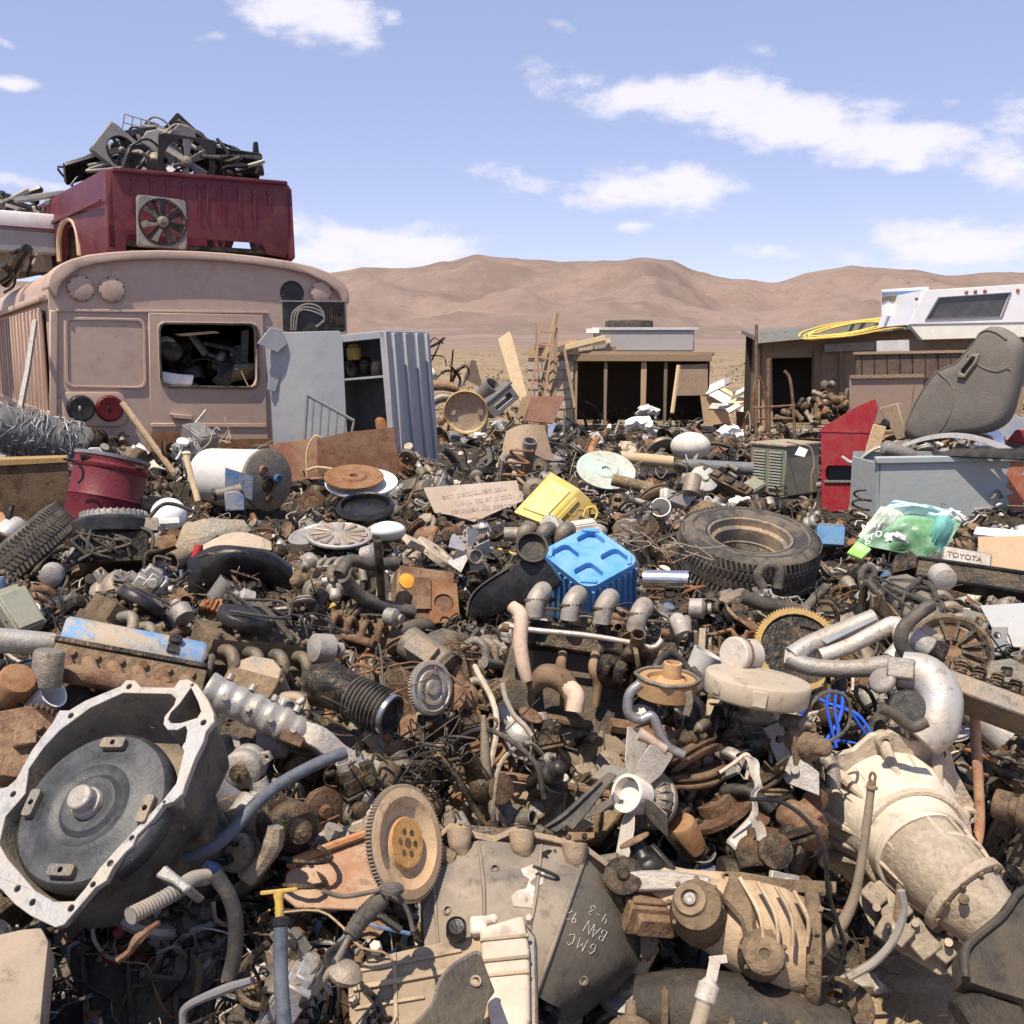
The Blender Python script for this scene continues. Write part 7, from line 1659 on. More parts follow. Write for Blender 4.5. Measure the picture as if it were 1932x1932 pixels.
def eng_fan():
 D=2.35;T=HT(1195,1500,D,(-8,0,-38))
 rt=root('engine_fan','white bladed fan with a finned clutch on a pulley stack','fan',T.translation+V((0,0,-.15)))
 mb=MB(T);mb.lathe([(24,30),(34,20),(36,-14),(36,-22),(30,-22),(29,-2),(.4,2)],(0,0,0),(0,1,0),26);mb.build('hub',M['whited'],rt)
 for k,(a,L,tw)in enumerate(((185,118,24),(32,104,62),(-4,128,80),(250,110,50),(120,100,40))):
  T3=T@Matrix.Rotation(rad(a),4,'Y')@Matrix.Rotation(rad(tw),4,'Z');mb=MB(T3)
  mb.prism([(-15,26),(15,26),(27,60),(28,L-4),(24,L),(-24,L-4),(-26,60)],-1.2,1.2);mb.build('blade',M['whited']if k<3 else M['alud'],rt,bevel=.0006)
 mb=MB(T);mb.lathe([(30,0),(48,6),(52,14),(52,20),(46,24),(54,28),(54,36),(44,42),(30,70)],(0,32,0),(0,1,0),30);mb.build('fan_clutch',M['alud'],rt)
 mb=MB(T)
 for k in range(20):
  a=2*PI*k/20;mb.box((math.cos(a)*44,44,math.sin(a)*44),(2,22,18),(0,-math.degrees(a)+90,0))
 mb.build('fin',M['alud'],rt)
 land('the white fan',(1120,1370,1265,1612),D,True,basept(1200,1620,D,.2,-.1),.12)
 D=2.6;T=HT(1380,1450,D,(-10,2,-8));b=lambda q:tr(T,q)
 def p(px,py,y):q=b([(px,py)])[0];return V((q[0],y,q[1]))
 rt=root('pickup_engine','dirty V shaped engine under a round cream air cleaner, behind the white fan','engine',T.translation+V((0,.1,-.35)))
 mb=MB(T);mb.prism(b([(1270,1400),(1330,1370),(1480,1370),(1540,1420),(1535,1540),(1500,1640),(1300,1650),(1265,1560)]),40,200);mb.build('block',M['darkb'],rt,bevel=.008)
 mb=MB(T);mb.box(p(1300,1400,10),(70,80,44),(0,-20,0));mb.box(p(1315,1408,-30),(34,20,30));mb.box(p(1345,1400,-16),(40,40,26));mb.build('cylinder_head',M['mud'],rt,bevel=.005)
 mb=MB(T);mb.box(p(1400,1350,30),(130,120,40));mb.build('intake_manifold',M['mudl'],rt,bevel=.006)
 mb=MB(T);mb.lathe([(70,-6),(74,0),(40,14),(34,30)],p(1415,1356,20)+V((0,0,-26)),(0,0,1),26);mb.lathe([(36,0),(30,12),(30,26)],p(1408,1358,0),(0,0,1),20);mb.build('carburettor',M['alud'],rt)
 mb=MB(T);mb.tube([p(1470,1430,-30),p(1490,1400,-40),p(1470,1375,-20)],[16,20,14],12,4);mb.build('water_pump',M['iron'],rt)
 mb=MB(T);mb.tube([p(1500,1440,0),p(1540,1430,-10),p(1568,1445,-14),p(1572,1490,-10)],14,12,5);mb.build('lower_hose',M['alud'],rt)
 mb=MB(T);mb.prism(b([(1270,1560),(1300,1540),(1330,1550),(1345,1600),(1350,1660),(1310,1670)]),-20,10,[circ(*b([(1318,1605)])[0],12,14)]);mb.build('mount_bracket',M['alud'],rt,bevel=.003)
 mb=MB(T)
 for q in([(1268,1325),(1250,1350),(1240,1372),(1270,1420),(1305,1440)],[(1330,1450),(1350,1480),(1355,1530)],[(1390,1420),(1420,1470),(1450,1520)]):mb.tube([p(x,y,-36)for x,y in q],5,8,5)
 mb.build('wiring',M['hose'],rt)
 land('the engine under the air cleaner',(1270,1340,1540,1650),D,False,[basept(1400,1680,D,.3,-.15)])
 mb=MB();mb.tube([P(x,y,2.4)for x,y in[(1208,1290),(1188,1310),(1186,1345),(1208,1358),(1230,1352),(1245,1385),(1262,1412),(1290,1425)]],.0125,12,6)
 one(mb,'curved_pipe',M['steelp'],'curved S shaped grey steel pipe left of the engine under the air cleaner','pipe',(1180,1285,1295,1430),2.4,base=False,phrase='the S shaped pipe',shrink=.25)
 mb=MB();mb.tube([P(x,y,2.35)for x,y in[(1205,1385),(1225,1395),(1255,1415)]],[.016,.012,.011],10,4);one(mb,'short_hose',M['peach'],'short pale pipe stub just below the S shaped pipe','pipe',(1195,1375,1260,1425),2.35,base=False)
 D=2.5;T=HT(1428,1297,D,(-2,6,0));rt=root('air_cleaner','round cream coloured air cleaner housing sitting tilted on the engine','air cleaner',T.translation+V((0,0,-.03)))
 tl=T@Matrix.Rotation(rad(14),4,'X')
 mb=MB(tl);mb.lathe([(90,-22),(97,-18),(99,16),(96,21),(60,21),(20,24),(.5,24)],(0,0,0),(0,0,1),48);mb.build('housing',M['creama'],rt,bevel=.0015)
 MB(tl).box((8,-99,0),(26,3,30)).build('clip',M['creama'],rt,bevel=.002);MB(tl).box((-70,-68,2),(20,6,26),(0,0,-45)).build('clip',M['creama'],rt,bevel=.002)
 land('the cream air cleaner',(1328,1260,1530,1335),D,True,basept(1428,1340,D,.2,-.03),.02)
 D=2.62;T=HT(1395,1236,D,(0,14,-38));rt=root('canister_filter','short dusty canister with a round end standing on the cream air cleaner','filter',T.translation+V((0,0,-.05)))
 mb=MB(T);mb.lathe([(31,0),(34,3),(34,16),(31,18),(32,22),(32,56),(26,62)],(0,-20,0),(0,1,0),30);mb.build('body',M['alud3'],rt)
 mb=MB(T);mb.lathe([(34,0),(36,1.5),(36,5),(34,6.5)],(0,-6,0),(0,1,0),30,False,False,close=True);mb.build('band',M['mud'],rt);mb=MB(T);mb.cyl((6,-4,34),(8,-4,50),4,n=8);mb.build('bolt',M['rust'],rt)
 land('the dusty canister',(1350,1198,1445,1275),D,True,None,.06)
 D=2.55;T=HT(1258,1290,D,(18,4,0));rt=root('rusty_pulley','orange rusted brake hub with a short tube on top, right of the bent outlet pipe','pulley',T.translation+V((0,0,-.05)))
 mb=MB(T);mb.lathe([(50,-26),(56,-22),(57,8),(52,12),(38,12),(36,4),(20,4)],(0,0,0),(0,0,1),36);mb.build('drum',M['orange3'],rt)
 mb=MB(T);mb.lathe([(30,4),(24,12),(18,14),(17,42),(15,43),(13,43),(12,20),(.4,20)],(8,0,0),(0,0,1),24);mb.build('tube_stub',M['orange3'],rt)
 mb=MB(T);q=[]
 for k in range(24):a=2*PI*k/24;r=56+(5 if k%6==0 else 0);q.append((math.cos(a)*r,math.sin(a)*r,14))
 mb.tube(q+[q[0]],3.4,8,2);mb.tube([(40,-38,4),(44,-42,-16),(40,-44,-40)],9,4,3);mb.build('flange_rim',M['alud'],rt)
 land('the rusty hub',(1200,1238,1322,1322),D,True,basept(1258,1330,D,.2,-.03),.05)
 D=2.8;T=HT(1600,1225,D,(-30,0,0));b=lambda q:tr(T,q)
 rt=root('intake_manifold','pale A shaped aluminium intake manifold right of the dusty canister','intake manifold',T.translation+V((0,0,-.06)))
 L_=lambda pts,y=0:[(x,y,z)for x,z in b(pts)]
 mb=MB(T);mb.tube(L_([(1495,1240),(1530,1215),(1590,1190),(1650,1165)]),[22,18,18,17],14,5);mb.build('runner',M['alu'],rt)
 mb=MB(T);mb.tube(L_([(1548,1238),(1600,1220),(1650,1195),(1690,1180),(1702,1215),(1680,1245)]),[14,15,16,18,16,17],14,5);mb.build('runner',M['alu'],rt)
 mb=MB(T);mb.tube(L_([(1488,1242),(1530,1258),(1600,1262),(1680,1255)]),[18,17,16,20],14,5);mb.build('runner',M['alu'],rt)
 mb=MB(T);mb.plate([V(q)+V((0,-16,0))for q in L_([(1548,1215),(1560,1222),(1655,1176),(1640,1170)])],6);mb.build('top_strip',M['greyd'],rt)
 mb=MB(T);mb.box((*b([(1500,1242)])[0][:1],6,b([(1500,1242)])[0][1]),(40,30,34));mb.build('throttle_flange',M['alu'],rt,bevel=.006,seg=2)
 land('the A shaped manifold',(1478,1160,1720,1280),D,True,basept(1600,1290,D,.25,-.03),.06)
 D=3.1;T=HT(1505,1225,D,(-20,10,10));mb=MB(T);mb.gear(70,84,80,-4,8,4);
 rt=root('starter_ring_gear','dark flywheel with golden rust teeth behind the A shaped manifold','flywheel',T.translation+V((0,0,-.06)))
 mb.build('ring_gear',M['goldr'],rt);mb=MB(T);mb.lathe([(72,0),(50,4),(30,8),(.4,8)],(0,2,0),(0,1,0),36);mb.build('plate',M['dark'],rt)
 land('the golden ring gear',(1440,1165,1555,1260),D,True,basept(1500,1265,D,.2),.15)
 D=2.6;T=HT(1745,1325,D,(-10,0,0));b=lambda q:tr(T,q);L_=lambda pts,y=0:[(x,y,z)for x,z in b(pts)]
 rt=root('silver_pump_housing','smooth curved silver pump housing above the mud covered transmission','pump',T.translation+V((0,0,-.1)))
 mb=MB(T);mb.tube(L_([(1700,1262),(1745,1275),(1772,1315),(1765,1370),(1740,1400)]),[34,40,42,42,34],18,6);mb.build('volute',M['alu2'],rt)
 mb=MB(T);mb.box((*b([(1700,1268)])[0][:1],-16,b([(1700,1268)])[0][1]),(50,50,40));mb.lathe([(26,0),(28,10),(20,14)],(*b([(1668,1290)])[0][:1],-20,b([(1668,1290)])[0][1]),(-.5,-1,.2),16);mb.build('mounting_end',M['alu'],rt,bevel=.005)
 mb=MB(T);mb.lathe([(34,2),(30,-6),(.4,-6)],(*b([(1712,1340)])[0][:1],-34,b([(1712,1340)])[0][1]),(0,1,0),24);mb.build('dark_opening',M['black'],rt)
 land('the silver pump housing',(1665,1240,1800,1420),D,True,basept(1740,1430,D,.25,-.05),.08)
 T=HT(1745,1215,2.75,(0,20,20));rt=root('starter_motor','silver starter motor with a dark end above the silver pump housing','motor',T.translation)
 mb=MB(T);mb.lathe([(18,0),(24,4),(24,40),(20,44)],(-30,0,0),(1,-.2,-.15),20);mb.build('body',M['alu2'],rt);mb=MB(T);mb.lathe([(25,0),(25,22),(14,26)],(12,-8,-6),(1,-.2,-.15),20);mb.build('end_cap',M['dark'],rt);mb=MB(T);mb.cyl((-20,-4,22),(20,-12,18),11,n=14);mb.build('solenoid',M['alud'],rt,bevel=.002)
 land('the silver starter motor',(1708,1190,1788,1245),2.75,True,basept(1745,1250,2.75,.2))
 for i,(pts,r,m,lab,bx,D)in enumerate([([(1758,1140),(1730,1160),(1705,1185),(1700,1215),(1712,1235)],.019,'hose','thick grey hose curving above the silver starter motor',(1690,1135,1765,1240),2.7),([(1660,1335),(1690,1350),(1720,1372),(1748,1362)],.014,'hose','grey hose in front of the silver pump housing',(1655,1325,1755,1380),2.45),([(1440,1110),(1430,1085),(1450,1065),(1470,1075),(1468,1110)],.018,'hose','looped grey hose below the big tyre',(1425,1060,1475,1115),3.5),([(1400,1125),(1440,1140),(1490,1150),(1530,1175),(1545,1190)],.024,'hose','long thick hose below the looped one',(1395,1118,1550,1195),3.3),([(1640,1110),(1648,1080),(1635,1070),(1625,1090),(1630,1120)],.015,'rubber','dark rubber hose loop below the bag',(1618,1065,1655,1130),3.7),([(1510,1180),(1560,1190),(1580,1170),(1570,1140),(1545,1135)],.008,'iron','thin bent wire rod above the golden ring gear',(1505,1130,1585,1195),3.0)]):
  mb=MB();mb.tube([P(x,y,D)for x,y in pts],r,10,6);one(mb,'rubber_hose',M[m],lab,'hose',bx,D,shrink=.3)
 D=3.0;T=HT(1795,1225,D,(-30,10,0));rt=root('clutch_cover','big dark clutch ring right of the silver starter motor','clutch',T.translation+V((0,0,-.06)))
 mb=MB(T);mb.lathe([(68,-4),(74,-4),(74,10),(62,14),(60,4)],(0,0,0),(0,1,0),40,False,False,close=True);mb.build('ring',M['iron'],rt);mb=MB(T);mb.lathe([(56,6),(30,2),(20,4)],(0,4,0),(0,1,0),30,False,True);mb.build('disc',M['rust'],rt)
 mb=MB(T)
 for k in range(12):a=2*PI*k/12;mb.box((math.cos(a)*40,-2,math.sin(a)*40),(44,4,7),(0,-math.degrees(a),0))
 mb.build('finger',M['dark'],rt)
 land('the clutch ring',(1730,1155,1862,1300),D,False,basept(1800,1300,D,.2))
 GUARD.append((1790,1160,1850,1290,D))
 D=2.65;T=HT(1865,1300,D,(-30,14,0));rt=root('cylinder_head','cylinder head with two rows of valve springs at the right edge','cylinder head',T.translation+V((0,0,-.08)))
 mb=MB(T);mb.box((10,10,-24),(170,80,40));mb.build('casting',M['alud'],rt,bevel=.004)
 for r_ in range(2):
  for k in range(5):
   x=-56+32*k;mb=MB(T);pts=[(x+11*math.cos(a*.9),-14+34*r_+11*math.sin(a*.9),-4+a*1.15)for a in range(0,26)]
   mb.tube(pts,1.9,6,1);mb.lathe([(11,0),(11,4),(4,5),(4,9),(.3,9)],(x,-14+34*r_,24),(0,0,1),12);mb.build('valve_spring',M['iron']if(k+r_)%2 else M['mud'],rt)
 land('the cylinder head with springs',(1780,1260,1932,1350),D,True,basept(1865,1350,D,.2,-.03),.06)
 T=HT(1895,1265,2.8,(-20,0,0));mb=MB(T);mb.prism([(-30,-20),(34,-24),(36,14),(10,26),(-24,16)],0,14,[rrect(-6,-12,14,8,4)])
 one(mb,'aluminium_bracket',M['alud'],'dull aluminium bracket with a square hole behind the valve spring head','bracket',(1865,1240,1932,1290),2.8,bevel=.004)
 rr=random.Random(12);D=2.55
 for i,pts in enumerate([[(1568,1300),(1560,1330),(1570,1380),(1578,1410)],[(1578,1302),(1575,1340),(1582,1380),(1572,1412)],[(1590,1305),(1586,1350),(1560,1395),(1545,1412)],[(1538,1315),(1570,1330),(1620,1350),(1650,1395),(1662,1412)],[(1512,1350),(1518,1335),(1515,1370)],[(1540,1402),(1580,1398),(1620,1404),(1640,1410)],[(1555,1325),(1600,1340),(1630,1380),(1650,1408)]]):
  mb=MB();mb.tube([P(x,y,D+.02*i)for x,y in pts],.0042,6,6)
  tag(mb.build('blue_cable',M['bluew']),['bright blue cable hanging at the left of the blue bundle','second blue cable, running straight down the bundle','blue cable bending left at its foot','long blue cable slanting right towards the transmission','short stub of blue cable left of the bundle','flat lying blue cable under the bundle','thin blue cable beside the long slanting one'][i],'cable','blue cables above the mud covered transmission')
 land('the blue cables',(1510,1295,1665,1415),D,True,basept(1590,1420,D+.2,.2,-.1),.05)
 mb=MB();mb.tube([P(x,y,2.45)for x,y in[(1500,1395),(1530,1330),(1565,1305),(1600,1320),(1600,1370),(1560,1400),(1510,1398)]],.0045,6,6)
 one(mb,'black_cable',M['hose'],'black looped cable in front of the blue cables','cable',(1500,1300,1605,1400),2.45,guard=False)
 D=2.2;T=HT(1430,1510,D);mb=MB(T);mb.sheet(lambda u,v:(-30+(14+5*math.sin(9*u))*v+36*u+9*math.sin(u*6)+3*math.sin(u*23),-10*math.sin(u*5)+5*math.sin(13*u+3*v)-6*v,78-150*u+6*v*math.sin(u*17)),30,4,1)
 one(mb,'torn_strip',M['paper'],'torn whitish strip hanging on the front of the engine under the air cleaner','strip',(1405,1430,1465,1590),D,shrink=.25,phrase='the torn strip')
 mb=MB();mb.tube([P(x,y,2.25)for x,y in[(1358,1458),(1385,1440),(1408,1424),(1415,1440),(1408,1470)]],[.004,.005,.006,.006,.004],6,5);one(mb,'pale_rod',M['peach'],'pale bent rod above the torn whitish strip','rod',(1355,1420,1420,1475),2.25,shrink=.3)
 D=4.0;T=HT(215,1000,D,(-14,3,0));rt=root('engine','black engine with silver toothed air cleaner top in front of the red barrel','engine',T.translation+V((0,0,-.15)))
 tl=T@Matrix.Rotation(rad(4),4,'X')
 mb=MB(tl);mb.lathe([(58,16),(60,20),(58,30),(20,34),(.5,34)],(0,0,0),(0,0,1),40);
 for k in range(34):
  a=2*PI*k/34;mb.box((math.cos(a)*58,math.sin(a)*58,26),(5,4,12),(0,0,math.degrees(a)))
 mb.build('filter_lid',M['alu2'],rt);mb=MB(tl);mb.lathe([(64,-14),(72,-10),(74,12),(68,18)],(0,0,0),(0,0,1),40);mb.build('air_cleaner',M['black'],rt)
 mb=MB(T);mb.box((0,0,-44),(120,110,60));mb.build('block',M['dark'],rt,bevel=.006);mb=MB(T);mb.box((58,-40,-2),(40,20,26));mb.build('sensor_box',M['alud'],rt,bevel=.004)
 mb=MB(T)
 rr=random.Random(41)
 for k in range(9):x=rr.uniform(-55,55);mb.tube([(x,-48,rr.uniform(-14,-4)),(x+rr.gauss(0,16),-62,rr.uniform(-34,-20)),(x+rr.gauss(0,22),-66,rr.uniform(-55,-36)),(x+rr.gauss(0,26),-58,rr.uniform(-72,-55))],rr.choice([1.6,2.2,3.4]),7,5)
 mb.build('wiring',M['hose'],rt)
 mb=MB(T);mb.tube([(60,-20,16),(84,-30,40),(110,-20,44),(150,-10,30)],4,8,5);mb.build('vent_hose',M['hose'],rt)
 land('the silver topped engine',(140,960,300,1060),D,True,basept(215,1085,D,.3),.04)
 D=4.1;T=HT(400,1005,D,(-20,-8,0));mb=MB(T);mb.prism(tr(T,[(330,1030),(345,990),(385,978),(460,980),(475,1000),(440,1020),(410,1010),(350,1050)]),0,50,sc=.9);mb.pipe((-80,-10,-44),(-50,20,-26),17,.82)
 one(mb,'air_box',M['alud'],'dusty grey air box with a round inlet left of the vaned wheel cover','air box',(310,975,475,1070),D,bevel=.012,seg=2,phrase='the dusty air box')
 D=3.6;T=HT(450,1075,D,(-30,0,0));mb=MB(T);mb.sheet(lambda u,v:(-92+192*u,30-74*math.sin(PI*(.12+.76*u))*math.sin(PI*(.1+.6*v)),-44+74*v+22*math.sin(PI*u)-26*u*v+5*math.sin(9*u)*v),20,12,6)
 one(mb,'black_cover',M['black'],'big black plastic cover lying below the tan sheet in the left middle','cover',(365,1035,545,1115),D,phrase='the big black cover',smooth=60)
 D=3.75;T=HT(450,1028,D,(-20,0,0));mb=MB(T);mb.sheet(lambda u,v:(-64+124*u,-10*math.sin(PI*u),(-14+30*v*math.sin(PI*(.2+.6*u))+6*math.sin(PI*u))),12,5,3)
 one(mb,'tan_sheet',M['tan2'],'tan dusty sheet resting on the big black cover','sheet',(385,1005,512,1045),D,phrase='the tan sheet')
 mb=MB(HT(373,1040,3.85,(0,20,0)));mb.cyl((0,0,-14),(0,0,12),9,n=12);mb.cyl((0,0,-22),(0,0,-14),5,n=10)
 one(mb,'filler_cap',M['redb'],'small red plastic cap left of the tan sheet','cap',(360,1020,388,1060),3.85)
 T=HT(285,998,4.3,(-20,10,0));mb=MB(T);mb.lathe([(14,-14),(16,0),(12,10),(.3,12)],n=16);one(mb,'white_blue_can',M['white'],'white can standing right of the silver topped engine','can',(268,982,305,1012),4.3)
M['bluev']=mat('worn blue valve cover',(.10,.27,.50),.95,dc=(.40,.31,.21),rough=.6,sc=8,thr=.46,var=0,bump=.15)
M['alud2']=mat('grey finned disc',(.30,.285,.265),.4,rough=.5,metal=.4)
M['alur']=mat('dusty grey runner',(.36,.32,.28),.6,dc=(.26,.215,.17),rough=.55,sc=6,metal=.15)
M['alud3']=mat('dusty canister paint',(.46,.41,.36),.5,dc=(.33,.27,.21),rough=.55,sc=7)
M['darkb']=mat('oil soaked block',(.045,.037,.03),.55,dc=(.16,.12,.08),rough=.7,sc=6,bump=.5)
M['mudb']=mat('mud brown block',(.20,.135,.08),.6,dc=(.33,.24,.155),c2=(.10,.07,.045),rough=.9,sc=6,bump=.4)
M['mudl']=mat('light mud casting',(.34,.27,.19),.5,dc=(.22,.17,.115),rough=.85,sc=6,bump=.3)
M['offm']=mat('pale plated tube',(.55,.47,.41),.3,rust=.25,rough=.4,metal=.5,sc=14)
M['peach']=mat('pale dusty pipe',(.55,.41,.31),.5,dc=(.38,.27,.2),rust=.2,rough=.75,sc=12)
M['rustk']=mat('dark rust casting',(.13,.075,.045),.4,rough=.8)
M['whited']=mat('dusty white fan paint',(.60,.55,.48),.35,rust=.15,rough=.55,sc=9)
M['steelp']=mat('dull steel pipe',(.34,.33,.33),.3,rough=.38,metal=.6)
M['creama']=mat('cream air cleaner paint',(.53,.44,.325),.5,dc=(.42,.33,.23),rough=.6,sc=5,bump=.08)
M['orange3']=mat('orange brown rusted hub',(.37,.21,.095),.5,dc=(.44,.29,.16),rough=.85,sc=9)
M['goldr']=mat('golden rust teeth',(.42,.27,.08),.4,rough=.6,metal=.3)
eng_left();eng_centre();eng_fan()
GX0,GX1,GY0,GY1,GS=-10.,10.,.3,26.,.05
NX=int((GX1-GX0)/GS);NY=int((GY1-GY0)/GS)
xs=GX0+GS*(np.arange(NX)+.5);ys=GY0+GS*(np.arange(NY)+.5)
XX,YY=np.meshgrid(xs,ys)
pt=[(0,.02),(1,.05),(1.3,.15),(1.7,.32),(2.3,.5),(3,.64),(4,.7),(6,.7),(8,.56),(10,.46),(13,.36),(17,.22),(20,.1),(24,0),(30,0)]
H0=np.interp(YY,[a for a,b in pt],[b for a,b in pt])
clear=1/(1+np.exp(-(XX-(.58+.1*np.sin(YY*3)+.25*np.clip(YY-2.3,0,1)))*11))*1/(1+np.exp((YY-2.95)*11))
H0=H0*(1-clear)
W=np.full(H0.shape,.22);S=H0*.22
for bx,by,bz,rc in BASES:
 w=np.exp(-(((XX-bx)**2+(YY-by)**2)/rc**2))*(1-clear*.6)
 W+=w;S+=w*max(bz,-.01)
HM=S/W
def blob(n,sc,seed):
 r=np.random.RandomState(seed);g=r.rand(int(NY*GS/sc)+3,int(NX*GS/sc)+3)
 fy=(YY-GY0)/sc;fx=(XX-GX0)/sc;iy=fy.astype(int);ix=fx.astype(int);ty=fy-iy;tx=fx-ix
 ty=ty*ty*(3-2*ty);tx=tx*tx*(3-2*tx)
 return((g[iy,ix]*(1-tx)+g[iy,ix+1]*tx)*(1-ty)+(g[iy+1,ix]*(1-tx)+g[iy+1,ix+1]*tx)*ty)-.5
lump=(blob(0,.6,1)*.14+blob(0,.25,2)*.1+blob(0,.12,3)*.05)*np.clip(HM*4,0,1)
HM=(HM+lump-.06)*(1-clear)
for x0,y0,x1,y1,Dg in GUARD:
 mx,my=(x1-x0)*.06,(y1-y0)*.04
 for a in np.linspace(x0+mx,x1-mx,14):
  for b_ in(y1-my,y1-(y1-y0)*.3):
   d=ray(a,b_)
   Ds=np.arange(.7,Dg-.02,.025)
   x=d.x*Ds;y=d.y*Ds;z=CAM.z+d.z*Ds
   ix=((x-GX0)/GS).astype(int);iy=((y-GY0)/GS).astype(int)
   ok=(ix>0)&(ix<NX-1)&(iy>0)&(iy<NY-1)
   for dx_ in(-1,0,1):
    HM[iy[ok],ix[ok]+dx_]=np.minimum(HM[iy[ok],ix[ok]+dx_],z[ok]-.03)
HM=np.maximum(HM,-.12)
HB=HM.copy()
def hat(x,y,g=None):
 g=HM if g is None else g
 ix=min(max(int((x-GX0)/GS),0),NX-1);iy=min(max(int((y-GY0)/GS),0),NY-1)
 return g[iy,ix]
def hit_heap(px,py,g):
 d=ray(px,py)
 Ds=1.0*1.012**np.arange(0,275)
 x=d.x*Ds;y=d.y*Ds;z=CAM.z+d.z*Ds
 ix=np.clip(((x-GX0)/GS).astype(int),0,NX-1);iy=np.clip(((y-GY0)/GS).astype(int),0,NY-1)
 k=np.nonzero(z<g[iy,ix])[0]
 if len(k)==0:return None
 D=Ds[k[0]]
 if D>24:return None
 return CAM+d*float(D)
def guarded(px,py,r,D,slack=.0):
 for x0,y0,x1,y1,Dg in GUARD:
  if D<Dg+slack and px+r>x0 and px-r<x1 and py+r>y0 and py-r<y1:return True
 return False
def heap_mesh():
 vs=[];fs=[]
 rows=[];y=.5
 while y<24:rows.append(y);y*=1.018
 n=200
 for y in rows:
  w=1.2+y*.66
  for i in range(n+1):
   x=-w+2*w*i/n;x=max(GX0+.1,min(GX1-.1,x))
   z=hat(x,y,HB)
   vs.append((x,y,z if z>.035 else z-.12))
 for j in range(len(rows)-1):
  for i in range(n):
   a=j*(n+1)+i;fs.append((a,a+1,a+n+2,a+n+1))
 me=bpy.data.meshes.new('scrap_mound');me.from_pydata(vs,[],fs);me.polygons.foreach_set('use_smooth',[True]*len(fs))
 me.materials.append(mat('shade dark scrap earth',(.028,.022,.016),.35,dc=(.13,.095,.06),c2=(.025,.02,.016),f2=.7,rough=1,sc=7,bump=.8,bsc=5,var=0))  # near-black so gaps between the scrap read as deep shade
 o=bpy.data.objects.new('scrap_mound',me);COL.objects.link(o);o['kind']='stuff'
heap_mesh()
